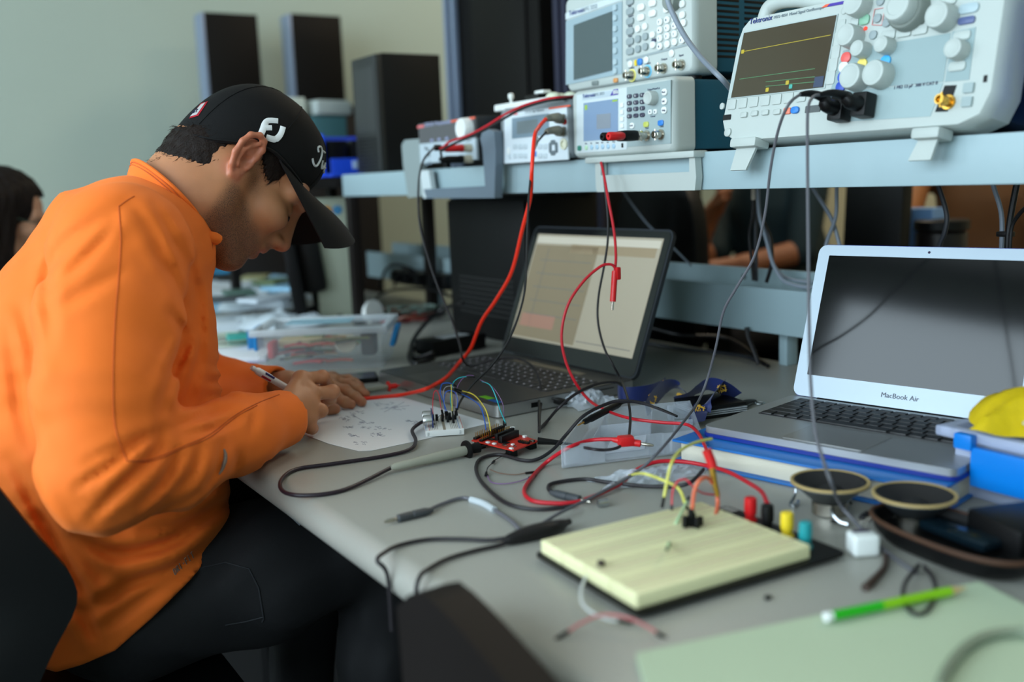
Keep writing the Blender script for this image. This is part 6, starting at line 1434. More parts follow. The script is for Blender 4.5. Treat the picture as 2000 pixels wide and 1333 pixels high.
def head_sdf(res, neck=None, detail=True):
    """head in its own space: +x to the face, +z up, origin between the ears"""
    s = SDF((-.19, -.105, -.24), (.155, .105, .155), res)
    E_ = lambda c, r, k=.02, op='u', rot=None: s.ell(k3(*c), k3(*r), k, rot, op)
    C_ = lambda a, b, r0, r1, k=.015: s.cone(k3(*a), k3(*b), r0*K, r1*K, k)
    E_((.004, 0, .043), (.097, .070, .080)); E_((.066, 0, .046), (.044, .054, .046), .03); E_((-.035, 0, -.005), (.055, .056, .048), .03)
    E_((.043, 0, -.055), (.060, .056, .060), .03); E_((.090, 0, -.070), (.025, .029, .034), .025)
    for y in (-1, 1):
        C_((.004, y*.052, -.072), (.078, y*.016, -.118), .022, .018, .025); C_((-.008, y*.060, -.02), (.004, y*.054, -.072), .018, .020, .03)
        E_((.078, y*.042, -.022), (.034, .026, .026), .025); C_((.088, y*.050, .026), (.116, y*.016, .026), .012, .013, .018)
    E_((.090, 0, -.112), (.021, .022, .018), .02)
    if neck is not None:
        a, r0, b_, r1 = neck; s.cone(k3(-.028, 0, -.035), a, r0, (r0+r1)/2, .03); s.cone(a, b_, (r0+r1)/2, r1, .02)
    if detail:
        for y in (-1, 1): E_((.123, y*.037, -.001), (.020, .021, .013), .014, 's'); E_((.112, y*.046, .002), (.012, .016, .010), .01, 's')
    C_((.104, 0, .012), (.116, 0, -.050), .014, .017, .014); C_((.118, 0, .020), (.141, 0, -.036), .0085, .0105, .014); E_((.139, 0, -.040), (.0125, .012, .0115), .008)
    for y in (-1, 1): E_((.126, y*.0125, -.043), (.012, .0075, .0085), .006)
    if detail:
        for y in (-1, 1):
            s.cone(k3(.132, y*.0068, -.060), k3(.134, y*.0075, -.049), .0034, .0024, .002, op='s')
            E_((.093, y*.036, -.003), (.016, .0165, .0145), .005)
            s.cone(k3(.1085, y*.022, -.0075), k3(.1030, y*.050, -.009), .0012, .0012, .0015, op='s')
            # ear: helix rim, bowl and lobe
            pts = [(-.002, .078, -.010), (.000, .082, .012), (-.001, .084, .028), (-.009, .088, .039), (-.020, .092, .040), (-.031, .095, .030), (-.034, .095, .014), (-.031, .092, -.004), (-.022, .086, -.020), (-.012, .081, -.031), (-.003, .077, -.030), (-.001, .076, -.020)]
            for p, q in zip(pts, pts[1:]): s.cone(k3(p[0], y*p[1], p[2]), k3(q[0], y*q[1], q[2]), .0044, .0044, .003)
            E_((-.016, y*.083, .008), (.016, .0055, .026), .004, rot=M.Rotation(-y*.30, 4, 'Z')); E_((-.009, y*.079, -.026), (.009, .006, .009), .004)
            for p, q in (((-.012, .090, .030), (-.024, .0905, .006)), ((-.024, .0905, .006), (-.014, .086, -.014))): s.cone(k3(p[0], y*p[1], p[2]), k3(q[0], y*q[1], q[2]), .0035, .0035, .003)
            E_((-.008, y*.090, -.002), (.0095, .010, .0115), .004, 's'); E_((-.014, y*.096, .020), (.006, .006, .010), .004, 's')
            s.cone(k3(.002, y*.078, .002), k3(.001, y*.080, -.006), .0045, .0040, .003)
        C_((.114, -.014, -.068), (.120, 0, -.066), .0062, .0070, .006); C_((.120, 0, -.066), (.114, .014, -.068), .0070, .0062, .006)
        C_((.106, -.014, -.083), (.113, 0, -.083), .0066, .0078, .006); C_((.113, 0, -.083), (.106, .014, -.083), .0078, .0066, .006)
        s.cone(k3(.123, -.020, -.0755), k3(.123, .020, -.0755), .0022, .0022, .002, op='s')
    return s
def join_arrays(parts):
    P, Q, Tn, o = [], [], [], 0
    for p, q, t in parts: P.append(p); Q.append(q+o); Tn.append(t); o += len(p)
    return np.concatenate(P), np.concatenate(Q), np.concatenate(Tn)
def tinted(name, P, Q, Tn, m_, parent):
    inv = MW[parent.name].inverted(); a = np.array(inv.to_3x3(), np.float32); P = P @ a.T+np.array(inv.translation, np.float32)
    me = np_mesh(name, P, Q); ca = me.color_attributes.new('tint', 'FLOAT_COLOR', 'POINT')
    col = np.concatenate([Tn, np.ones((len(Tn), 1))], 1) if Tn.shape[1] == 3 else Tn
    if len(me.vertices) == len(col): ca.data.foreach_set('color', col.astype(np.float32).ravel())
    return link(name, me, m_, parent, sharp=0)
def sdf_obj(name, s, m_, parent, field=None):
    p, q = s.arrays(); inv = MW[parent.name].inverted(); a = np.array(inv.to_3x3(), np.float32)
    me = np_mesh(name, p @ a.T+np.array(inv.translation, np.float32), q); return link(name, me, m_, parent, sharp=0)
def xform(p, m): a = np.array(m.to_3x3(), np.float32); return p @ a.T+np.array(m.translation, np.float32)

HY = 1.50
man = thing('person', 'person in an orange pullover and black cap bending over the bench and writing', 'person', frame((.2, HY, 0)))
ho = PY(487, 322, HY-.073); ho = V((ho.x, HY, ho.z))
HM = M.Translation(ho) @ M.Rotation(math.radians(46), 4, 'Y')
HI = HM.inverted()
skin = skin_material('man_skin', (180, 122, 84))
nb = PY(338, 425, HY); nd = HI @ nb
hs = head_sdf(.002, (nd.lerp(V((-.03, 0, -.035)), .45), .066, nd, .066))
p, q = hs.arrays(); x, y, z = p[:, 0]/K, np.abs(p[:, 1])/K, p[:, 2]/K
jaw = sstep(-.015, .012, x-(.30*(z+.05))*0)*(1-sstep(-.035, -.012, z-.35*(.03-x)*0))*sstep(-.165, -.14, z)
cheek = np.maximum(sstep(-.052, -.030, -(z+.0)-.035+0*x), 0)
up_edge = -.036-.022*sstep(.02, .075, x)-.012*sstep(.075, .11, x)
beard = sstep(.010, -.012, z-up_edge)*sstep(-.012, .008, x+.12*(z+.06))*(1-sstep(-.150, -.175, z)*1.0)
beard *= 1-.75*np.exp(-(((x-.116)/.016)**2+((z+.075)/.016)**2+(y/.024)**2))
burn = sstep(.055, .062, y)*np.exp(-(((x-.026)/.018)**2+((z+.01)/.02)**2))
beard = np.clip(np.maximum(beard, .8*burn), 0, 1)
mous = np.exp(-(((x-.122)/.012)**2+((z+.060)/.007)**2))*sstep(.004, .012, y+.008); beard = np.maximum(beard, .8*mous)
ear = sstep(.074, .082, y)*(1-sstep(.002, .012, x))*sstep(-.045, -.03, z)*(1-sstep(.05, .06, z))
lips = np.exp(-(((x-.120)/.010)**2+((z+.0755)/.0115)**2))*(1-sstep(.016, .024, y))
nose = np.exp(-(((x-.145)/.016)**2+((z+.045)/.014)**2+(y/.02)**2))
t3 = np.stack([np.clip(.45*ear+.75*lips+.45*nose, 0, .8), beard*.92, 0*x], 1)
parts = [(xform(p, HM), q, t3)]
# right hand gripping the pen
def hand(res, lo, hi, wrist, rw, mcps, fingers, thumb, kp=.012):
    s = SDF(lo, hi, res)
    wr_, arm = wrist
    s.cone(arm, wr_, rw, rw*.92, .01, (1, 1, 1))
    for i, m_ in enumerate(mcps): s.cone(wr_, m_, .0165, .0120, kp); 
    for a, b_ in zip(mcps, mcps[1:]): s.cone(a, b_, .0115, .0115, kp)
    mid = sum(mcps, V())/4; s.cone(V(wr_).lerp(mid, .35), V(wr_).lerp(mid, .8), .0185, .0165, kp)
    for c, r0 in zip(fingers, (.0098, .0102, .0097, .0086)):
        rr_ = [r0*1.05, r0, r0*.92, r0*.80]
        for i in range(len(c)-1): s.cone(c[i], c[i+1], rr_[i], rr_[i+1], .0035)
        for i in range(1, len(c)-1): s.ell(c[i], (rr_[i]*1.06,)*3, .003)
    rr_ = [.0155, .0115, .0105, .0085]
    for i in range(len(thumb)-1): s.cone(thumb[i], thumb[i+1], rr_[i], rr_[i+1], .005)
    p, q = s.arrays(); red = np.zeros(len(p))
    for m_ in list(mcps)+[c[1] for c in fingers]: red = np.maximum(red, .30*np.exp(-((p-np.array(m_))**2).sum(1)/.010**2))
    for c in list(fingers)+[thumb]: red = np.maximum(red, .45*np.exp(-((p-np.array(c[-1]))**2).sum(1)/.010**2))
    return p, q, np.stack([red, 0*red, 0*red], 1)
wrR = PY(548, 808, 1.365); armR = PY(500, 835, 1.325)
mR = [PY(588, 742, 1.430), PY(606, 771, 1.412), PY(608, 800, 1.392), PY(600, 822, 1.378)]
fR = [[mR[0], PY(630, 737, 1.428), PY(640, 752, 1.458), PY(642, 774, 1.478)],
      [mR[1], PY(650, 766, 1.408), PY(644, 779, 1.442), PY(634, 789, 1.462)],
      [mR[2], PY(627, 803, 1.384), PY(618, 808, 1.410), PY(606, 806, 1.428)],
      [mR[3], PY(606, 836, 1.372), PY(610, 838, 1.392), PY(603, 834, 1.408)]]
thR = [PY(566, 780, 1.415), PY(600, 757, 1.462), PY(628, 764, 1.482), PY(648, 782, 1.482)]
for c in fR+[thR, mR]:
    for v in c: v.z = max(v.z, .762)
parts.append(hand(.0015, (.36, 1.27, .735), (.66, 1.53, .90), (wrR, armR), .027, mR, fR, thR))
# left hand lying flat on the sheet
def TH(px, py, h): return T(px, py, h)
wrL = TH(560, 752, .038); armL = wrL.lerp(PY(440, 757, 1.74), .62)
mL_ = [TH(636, 770, .022), TH(645, 757, .027), TH(650, 748, .025), TH(648, 741, .020)]
fL_ = [[mL_[0], TH(657, 777, .020), TH(674, 787, .013), TH(686, 791, .009)],
       [mL_[1], TH(675, 764, .022), TH(694, 777, .014), TH(707, 786, .009)],
       [mL_[2], TH(685, 752, .021), TH(703, 763, .014), TH(714, 771, .009)],
       [mL_[3], TH(680, 742, .016), TH(693, 748, .012), TH(704, 754, .009)]]
thL = [TH(595, 778, .026), TH(620, 788, .018), TH(640, 798, .013), TH(655, 800, .010)]
xs = [v for c in fL_+[thL, mL_, [wrL, armL]] for v in c]
lo = [min(v[i] for v in xs)-.035 for i in range(3)]; hi = [max(v[i] for v in xs)+.035 for i in range(3)]
parts.append(hand(.0017, lo, hi, (wrL, armL), .025, mL_, fL_, thL))
# ---- pullover
def torso(s, off=0.0):
    sc = (1, .86, 1); c_ = [(296, 458, .046), (252, 500, .110), (188, 690, .155), (198, 890, .158), (228, 1080, .155), (232, 1215, .165)]
    pts = [(PY(x, y, HY), r-off) for x, y, r in c_]
    s.chain(pts, .05, sc)
    for yy, px in ((1.335, 240), (1.675, 300)): s.cone(PY(282, 488, HY), PY(px, 490, yy), .072-off, .078-off, .05)
    # right arm
    s.chain([(PY(237, 492, 1.330), .080-off), (PY(212, 640, 1.27), .079-off), (PY(202, 770, 1.22), .073-off), (PY(198, 925, 1.175), .061-off)], .03)
    s.chain([(PY(198, 925, 1.175), .061-off), (PY(330, 898, 1.215), .053-off), (PY(465, 848, 1.285), .047-off), (PY(560, 815, 1.354), .0405-off)], .03)
    # left arm
    s.chain([(PY(300, 490, 1.68), .075-off), (PY(345, 690, 1.80), .062-off), (PY(372, 775, 1.82), .055-off)], .03)
    s.chain([(PY(372, 775, 1.82), .055-off), (PY(440, 757, 1.74), .046-off), (wrL+V((-.010, .005, -.002)), .034-off)], .03)
def sheath(s, off):
    torso(s, off)
js = SDF((-.24, 1.02, .40), (.64, 1.93, 1.24), .005); torso(js)
px_, py_, dep_ = js.pix()
FOLDS = [ # traced folds of the cloth: photo polyline, width px, depth m
 ([(236, 405), (200, 428), (161, 452), (128, 478), (104, 510), (94, 545), (92, 590), (96, 640), (90, 690)], 13, .0045), ([(96, 560), (150, 520), (200, 470), (225, 430)], 10, .0035), ([(100, 610), (170, 570), (240, 530)], 12, .003),
  ([(40, 600), (62, 680), (60, 760)], 14, .005), ([(18, 640), (30, 720), (40, 800), (60, 870)], 14, .005),
 ([(352, 470), (372, 520), (381, 580), (377, 650), (350, 705), (325, 760), (312, 820)], 10, .0055), ([(332, 610), (358, 650), (352, 690), (330, 730)], 9, .005), ([(300, 480), (340, 540), (366, 610)], 11, .0035), ([(392, 560), (394, 640), (384, 720), (360, 790)], 8, .005),
 ([(310, 842), (270, 868), (220, 908), (150, 955)], 9, .006), ([(322, 838), (300, 890), (240, 950), (178, 1012)], 10, .0065), ([(352, 882), (322, 938), (276, 985)], 9, .0055), ([(392, 872), (376, 925), (350, 955)], 9, .0045), ([(432, 868), (424, 915), (404, 948)], 8, .004), ([(470, 880), (458, 920)], 8, .003), ([(276, 850), (225, 880), (170, 905)], 10, .004), ([(335, 838), (400, 812), (455, 790)], 8, .004), ([(345, 852), (420, 838), (470, 815)], 8, .0035), ([(500, 800), (490, 850)], 9, .003),
 ([(466, 968), (400, 1018), (320, 1066), (225, 1084), (150, 1050)], 13, .010), ([(432, 985), (365, 1022), (280, 1040)], 10, .006), ([(471, 985), (440, 1038), (350, 1106), (250, 1148), (175, 1198)], 13, .009), ([(455, 1040), (380, 1110), (290, 1165), (200, 1225)], 12, .006), ([(50, 965), (100, 1045), (140, 1115), (172, 1190), (180, 1240)], 12, .008), ([(90, 1000), (150, 1080), (200, 1130)], 12, .006), ([(20, 900), (70, 980), (110, 1060)], 13, .006), ([(120, 1150), (165, 1215), (190, 1260)], 11, .006),
 ([(400, 712), (440, 720), (490, 735)], 9, .004), ([(402, 745), (450, 750), (500, 765)], 9, .005), ([(405, 772), (455, 775), (505, 785)], 8, .004), ([(300, 400), (330, 450), (352, 500), (370, 560)], 9, .004), ([(250, 395), (290, 440), (330, 520)], 12, .003)]
near = np.clip((HY+.10-js.ax[1][None, :, None])/.06, 0, 1)
band = np.abs(js.F) < .04
ii = np.nonzero(band); pxb, pyb = np.broadcast_to(px_, js.F.shape)[ii], np.broadcast_to(py_, js.F.shape)[ii]; nb_ = np.broadcast_to(near, js.F.shape)[ii]
add = np.zeros(len(pxb), np.float32)
for pts, w_, dp in FOLDS:
    P2 = [(v[0], v[1]) for v in spline([(a, b, 0) for a, b in pts], 4)]
    d, tt = seg2t(pxb, pyb, P2); tp = np.sin(PI*np.clip(.06+.88*tt, 0, 1))**.8; add += dp*tp*(np.exp(-(d/w_)**2)-.42*np.exp(-((d-2.0*w_)/(w_*1.2))**2))
add = np.tanh(1.45*add/.0115)*.0115*nb_*.85
xb, yb_, zb_ = (js.ax[i][ii[i]] for i in range(3))
add += .0009*np.sin(38*xb+9*np.sin(21*zb_)+14*yb_)*np.sin(31*zb_-17*xb+6*np.sin(19*yb_))
js.F[ii] += add
keep = [(-700, -200), (1400, -200), (1400, 900), (520, 900), (474, 972), (462, 1015), (432, 1062), (372, 1134), (300, 1206), (225, 1272), (160, 1300), (110, 1314), (60, 1300), (-200, 1240), (-700, 1240)]
dpoly = poly2(pxb, pyb, keep)*np.broadcast_to(dep_, js.F.shape)[ii]/FPX
js.F[ii] = np.where(yb_ < 5, np.maximum(js.F[ii], dpoly), js.F[ii])
# deep cells too
deep = js.F < -.035; dj = np.nonzero(deep)
dp2 = poly2(np.broadcast_to(px_, js.F.shape)[dj], np.broadcast_to(py_, js.F.shape)[dj], keep)*np.broadcast_to(dep_, js.F.shape)[dj]/FPX
js.F[dj] = np.maximum(js.F[dj], dp2)
def cut_plane(s, p0, n):                               # remove everything on the n side of p0
    X, Y, Z = s.ax[0][:, None, None], s.ax[1][None, :, None], s.ax[2][None, None, :]
    return (X-p0[0])*n[0]+(Y-p0[1])*n[1]+(Z-p0[2])*n[2]
# cuffs: open ends
for a_, e_, r_ in ((PY(465, 848, 1.285), PY(557, 815, 1.352), .034), (PY(440, 757, 1.74), wrL+V((-.010, .005, -.002)), .028)):
    ax_ = (e_-a_).normalized(); pl = e_-ax_*.002
    q4 = js.sub(e_-V((.09, .09, .09)), e_+V((.09, .09, .09))); sl, X, Y, Z = q4
    h = (X-pl.x)*ax_.x+(Y-pl.y)*ax_.y+(Z-pl.z)*ax_.z
    js.F[sl] = np.where(h > -.05, np.maximum(js.F[sl], h), js.F[sl])
    js.cone(e_-ax_*.045, e_+ax_*.03, r_*.96, r_, .002, op='s')
q4 = js.sub((.40, 1.2, .70), (.64, 1.80, .758))        # cloth resting on the bench top stays above it
if q4: sl, X, Y, Z = q4; js.F[sl] = np.where(X > .408, np.maximum(js.F[sl], .7535-Z), js.F[sl])
orange = mat('orange_fleece', (240, 116, 42), .68, vary=.035, vscale=30, bump=.12, bscale=1400, sheen=.28, spec=.16, stint=(255, 176, 120))
jk = sdf_obj('pullover', js, orange, man)
JS = Surf(jk.data, MW[jk.name])
# collar standing round the neck
bu, fu = PY(262, 314, HY), PY(398, 458, HY); bl, fl_ = PY(236, 362, HY), PY(362, 510, HY)
def cring(b_, f_, hw, wob, ph):
    c = (b_+f_)/2; ax_ = (f_-b_)/2; o = []
    for i in range(44):
        a = i*2*PI/44; w_ = 1+wob*math.sin(5*a+ph)+.5*wob*math.sin(9*a+1.3*ph); o.append(c+ax_*math.cos(a)*w_+V((0, hw*math.sin(a)*w_, 0)))
    return o
b = B(); CR = []
for tt, hw, wob, k in ((-.25, .098, .0, 1), (-.02, .0895, .012, 1), (.10, .0850, .02, .985), (.28, .0880, .03, 1.01), (.46, .0795, .024, .985), (.66, .0830, .022, 1.005), (.86, .0775, .010, .995), (.96, .0785, .003, 1), (1.0, .076, .0, .985), (.97, .0745, 0, .965), (.6, .0745, 0, .95), (.2, .078, 0, .95)):
    bb1 = bl.lerp(bu, tt); ff1 = fl_.lerp(fu, tt); c = (bb1+ff1)/2
    CR.append(b.ring(cring(c+(bb1-c)*k, c+(ff1-c)*k, hw, wob, tt*5)))
b.skin(CR, True, False); co = b.done('collar', orange, man, local=False, sharp=0)
CS = Surf(co.data, MW[co.name])
B().tube(cring(bl.lerp(bu, .0), fl_.lerp(fu, .0), .0915, .012, 0), .0022, 6, 0, closed=True).done('collar_seam', orange, man, local=False)
B().tube(cring(bu, fu, .0765, .0, 0), .0030, 8, 0, closed=True).done('collar_edge', orange, man, local=False)
zp = B(); zp.tube([PY(398, 458, HY-.062), PY(410, 463, HY-.066), PY(420, 466, HY-.066), PY(424, 469, HY-.064)], lambda s: (.0090, .006+.003*s), 10, 5); zp.done('zip_pull', orange, man, local=False)
seam = mat('seam_thread', (196, 88, 24), .7)
sb = B()
for ln in ([(232, 404), (236, 470), (232, 540), (226, 610), (222, 690), (221, 770), (226, 840), (248, 902)], [(248, 902), (300, 897), (360, 872), (410, 850), (455, 815), (500, 790), (545, 772)], [(252, 902), (300, 901), (360, 876), (412, 854), (460, 816), (502, 793)]):
    P2 = [(v[0], v[1]) for v in spline([(a, b_, 0) for a, b_ in ln], 6)]; pts = JS.line(P2, .0002, 5)
    if len(pts) > 3: sb.tube(pts, .0008, 5, 0)
for ln in ([(262, 384), (250, 391), (240, 398), (232, 404)],):
    pts = JS.line(ln, .0002, 3)
    if len(pts) > 3: sb.tube(pts, .0008, 5, 0)
for tt_, hw_ in ((.80, .0800), (.90, .0784)): B().tube(cring(bl.lerp(bu, tt_), fl_.lerp(fu, tt_), hw_+.0006, .012, tt_*5), .0007, 5, 0, closed=True).done('stitching', seam, co, local=False)
sb.done('seam', seam, jk, local=False)
greyr = mat('grey_reflective_print', (128, 112, 100), .45)
gb = B()
for ln, r_ in (([(437, 878), (440, 893), (436, 912), (428, 928)], .0016),):
    pts = JS.line([(v[0], v[1]) for v in spline([(a, b_, 0) for a, b_ in ln], 4)], .0004, 3)
    if len(pts) > 2: gb.tube(pts, lambda s: .0022*math.sin(PI*min(.98, s+.02))**.7+.0004, 6, 0)
# small grey word near the hem, drawn as strokes: FIT DRY
def strokes_on(surf, b, glyphs, ox, oy, ux, uy, vx, vy, r=.0007, off=.0003):
    for g in glyphs:
        pts = surf.line([(ox+ux*x+vx*y, oy+uy*x+vy*y) for x, y in g], off, 2.5)
        if len(pts) > 1: b.tube(pts, r, 5, 0)
GL_ = {'F': [[(0, 0), (0, 1)], [(0, 1), (.6, 1)], [(0, .5), (.5, .5)]], 'I': [[(.2, 0), (.2, 1)]], 'T': [[(0, 1), (.7, 1)], [(.35, 0), (.35, 1)]], 'D': [[(0, 0), (0, 1), (.45, .9), (.6, .5), (.45, .1), (0, 0)]], 'R': [[(0, 0), (0, 1), (.5, .95), (.5, .55), (0, .5)], [(.25, .5), (.6, 0)]], 'Y': [[(0, 1), (.3, .5), (.6, 1)], [(.3, .5), (.3, 0)]], '-': [[(.1, .5), (.5, .5)]]}
x_ = 0
for ch in 'DRI-FIT':
    strokes_on(JS, gb, [[(x_+a, c) for a, c in g] for g in GL_[ch]], 342, 1124, 5.6, -5.2, -4.5, -11); x_ += 1.0
gb.done('reflective_print', greyr, jk, local=False)
# ---- cap
capm = mat('black_mesh_cloth', (7, 7, 8), .75, bump=.35, bscale=900, spec=.25); capp = mat('black_peak_cloth', (8, 8, 9), .7, bump=.15, bscale=900, spec=.25)
RIM = lambda a: (.006+.106*math.cos(a), .0845*math.sin(a), .038+.0*math.cos(a)-.066*sstep_(-math.cos(a)))
def sstep_(t): t = min(1, max(0, (t+.15)/1.15)); return t*t*(3-2*t)
topc = V((.012, 0, .142))
def crown(a, v):
    rx, ry, rz = RIM(a); r_ = V((rx, ry, rz)); w_ = v*PI/2
    ex = 1-abs(math.cos(w_))**.86; up_ = math.sin(w_)**.92
    c = V((topc.x, 0, rz)); bulge = 1+.055*math.sin(PI*min(1, v*1.15))*(1.2 if math.cos(a) < 0 else .7)
    x_ = c.x+(rx-c.x)*(math.cos(w_)**.72)*bulge; y_ = ry*(math.cos(w_)**.72)*bulge; z_ = rz+(topc.z-rz)*up_
    if math.cos(a) > .3: x_ += .010*(math.cos(a)-.3)*math.sin(PI*min(1, v*1.25))
    return V((x_, y_, z_))*K
b = B(HM); NA, NV = 72, 22
R_ = [b.ring([crown(i*2*PI/NA, j/NV*.985) for i in range(NA)]) for j in range(NV+1)]
inn = [b.ring([V((crown(i*2*PI/NA, j/NV*.985).x*.97, crown(i*2*PI/NA, j/NV*.985).y*.97, crown(i*2*PI/NA, j/NV*.985).z-.0005)) for i in range(NA)]) for j in (4, 0)]
b.skin([inn[0], inn[1]]+R_, True, False)
b.bm.faces.new(R_[-1])
cap = b.done('cap', capm, man, local=False, sharp=0)
B(HM).lathe([(.0, .003), (.006, .0022), (.0068, 0), (.006, -.002)], topc*K, (0, 0, 1), 14).done('top_button', capm, cap, local=False)
bm_ = B(HM).tube([crown(i*2*PI/60, .012)*1.004 for i in range(60)], .0022, 6, 0, closed=True); bm_.done('sweatband_edge', capp, cap, local=False)
for an in (30, 90, 150, 210, 270, 330): B(HM).tube([crown(math.radians(an), v/12*.98)*1.002 for v in range(1, 13)], .0009, 5, 0).done('panel_seam', capp, cap, local=False)
def peak(u, v):
    a = (u-.5)*2*math.radians(78); r0 = V((RIM(a)[0], RIM(a)[1], RIM(a)[2]))*K*1.005
    s_ = 2*u-1; o = V((.206-.046*abs(s_)**3.0, .090*math.sin(s_*1.45)/math.sin(1.45)*1.02, .048-.064*abs(s_)**1.7))*1.0
    o = V((o.x, o.y, o.z)); q = r0.lerp(o, v); q.z += .010*math.sin(PI*v)*(1-abs(s_)**2)
    return q
B(HM).grid(peak, 36, 14, .0032).done('peak', capp, cap, local=False, sharp=60)
CP = Surf(cap.data, MW[cap.name])
white = mat('white_embroidery', (222, 224, 224), .6, bump=.3, bscale=1500)
def emb(pxs, r, step=1.5):
    P2 = [(v[0], v[1]) for v in (spline([(a, c, 0) for a, c in pxs], 4) if len(pxs) > 2 else [V((*pxs[0], 0)), V((*pxs[1], 0))])]
    return CP.line(P2, .0004, step)
g = B()
def c4(x, y): return 300+x/3.42, 150+y/3.42
for pts, r in (([(715, 390), (728, 360), (745, 315), (770, 298), (830, 302)], 16), ([(745, 345), (790, 345)], 14), ([(862, 335), (848, 380), (825, 412), (800, 420), (752, 408)], 16)):
    q_ = emb([c4(*p_) for p_ in pts], 0)
    if len(q_) > 1:
        nrm = (EYE-q_[0]).normalized(); g.tube(q_, lambda s, r=r: (.0009, r/3.42/1480*1.45), 8, 0, flat=nrm)
g.done('side_logo', white, cap, local=False)
g = B()
for pts in ([(1095, 478), (1108, 468), (1120, 480), (1122, 520), (1108, 565), (1085, 598), (1068, 585), (1060, 548)], [(1095, 480), (1100, 505)], [(1118, 492), (1130, 500), (1142, 510)], [(1128, 560), (1122, 590), (1120, 612), (1130, 610), (1138, 590)], [(1144, 575), (1138, 615), (1134, 640), (1142, 640)], [(1126, 600), (1150, 615)], [(1146, 640), (1140, 670), (1136, 700)]):
    q_ = emb([c4(*p_) for p_ in pts], 0, 1)
    if len(q_) > 1: g.tube(q_, .0017, 7, 0)
g.done('front_script', mat('silver_embroidery', (200, 204, 204), .45), cap, local=False)
def patch(poly, m_, nm, off, n_=8):
    (x0, y0), (x1, y1), (x2, y2), (x3, y3) = poly; b = B(); G = []
    for i in range(n_+1):
        row = []
        for j in range(n_+1):
            u, v = i/n_, j/n_; X = (x0*(1-u)+x1*u)*(1-v)+(x3*(1-u)+x2*u)*v; Y_ = (y0*(1-u)+y1*u)*(1-v)+(y3*(1-u)+y2*u)*v
            h = CP(X, Y_, off); row.append(b.bm.verts.new(h) if h else None)
        G.append(row)
    for i in range(n_):
        for j in range(n_):
            qd = (G[i][j], G[i+1][j], G[i+1][j+1], G[i][j+1])
            if all(qd): b.bm.faces.new(qd)
    if b.bm.faces: bmesh.ops.solidify(b.bm, geom=b.bm.faces[:], thickness=.0003)
    return b.done(nm, m_, cap, local=False)
patch([c4(*a) for a in ((240, 282), (300, 264), (364, 168), (318, 182))], mat('red_thread', (214, 40, 60), .6), 'rear_patch_border', .0007)
patch([c4(*a) for a in ((246, 272), (292, 258), (350, 176), (320, 190))], white, 'rear_patch', .0013)
g = B()
for pts in ([(262, 252), (268, 238)], [(272, 250), (280, 240), (276, 234), (284, 228)], [(288, 244), (296, 222), (292, 230), (302, 224)]):
    q_ = CP.line([c4(*a) for a in pts], .0018, 1)
    if len(q_) > 1: g.tube(q_, .0006, 5, 0)
g.done('patch_lettering', mat('navy_thread', (30, 36, 70), .6), cap, local=False)
# ---- hair below the cap
hairm = mat('dark_brown_hair', (24, 15, 11), .62, vary=.45, vscale=140, bump=.8, bscale=420, spec=.22)
def hair_poly(pxs, Y): return [((HI @ PY(a, c, Y)).x, (HI @ PY(a, c, Y)).z) for a, c in pxs]
hs2 = SDF((-.135, -.09, -.10), (.08, .09, .085), .002)
E2 = lambda c, r, k=.02: hs2.ell(k3(*c), k3(*r), k)
E2((.004, 0, .043), (.1015, .0755, .0845)); E2((-.035, 0, -.005), (.0605, .0615, .0535), .03); E2((.050, 0, -.045), (.068, .066, .06), .03); hs2.cone(k3(-.028, 0, -.035), tuple(nd.lerp(V((-.03, 0, -.035)), .45)), .0692, .0692, .02)
X, Z = hs2.ax[0][:, None, None], hs2.ax[2][None, None, :]
b1 = poly2(np.broadcast_to(X, (hs2.n[0], 1, hs2.n[2])), np.broadcast_to(Z, (hs2.n[0], 1, hs2.n[2])), hair_poly([(300, 300), (315, 311), (338, 303), (367, 313), (398, 326), (414, 316), (428, 292), (462, 276), (474, 268), (482, 281), (440, 264), (400, 243), (362, 245), (336, 246), (290, 270)], HY-.055))
b2 = poly2(np.broadcast_to(X, (hs2.n[0], 1, hs2.n[2])), np.broadcast_to(Z, (hs2.n[0], 1, hs2.n[2])), hair_poly([(512, 290), (515, 318), (520, 338), (532, 357), (548, 353), (562, 338), (572, 330), (584, 344), (590, 320), (560, 280), (530, 270)], HY-.068))
Yb = np.abs(hs2.ax[1][None, :, None]); jit = .0022*np.sin(1300*X+700*Yb)*np.sin(410*Yb+300*X)+.0014*np.sin(2100*X+300*Z)
reg = np.minimum(b1+jit, np.maximum(b2+jit, .045-Yb))
hs2.F = np.maximum(hs2.F, reg); fe = hs2.F; fe += .0004*np.sin(900*X+260*Z+160*Yb)*np.sin(500*X-120*Z+310*Yb)
p, q = hs2.arrays(); p = xform(p, HM); inv = MW[man.name].inverted()
hr = link('hair', np_mesh('hair', p+np.array(inv.translation, np.float32), q), hairm, man, sharp=0)
rnd = random.Random(2); vs_ = [v for v in hr.data.vertices if v.normal.y < .6]; b = B(); R3 = HM.to_3x3()
for k in range(2600):
    v = rnd.choice(vs_); l_ = HI @ (v.co+MW[man.name].translation)
    if l_.z > .012 and l_.x < 0: continue
    g_ = R3 @ V((-.45+rnd.uniform(-.25, .25) if l_.x < 0 else .12+rnd.uniform(-.2, .2), rnd.uniform(-.15, .15), -1)); n_ = v.normal; g_ = (g_-n_*g_.dot(n_)).normalized()
    L_ = rnd.uniform(.006, .013); p0 = v.co-n_*.0008; b.tube([p0, p0+g_*L_*.55+n_*.0016, p0+g_*L_+n_*.0012], lambda s: .00042*(1-.8*s), 3, 0)
tag(b.done('hair_strands', mat('hair_strand', (40, 26, 19), .5, spec=.3), hr), kind='stuff')
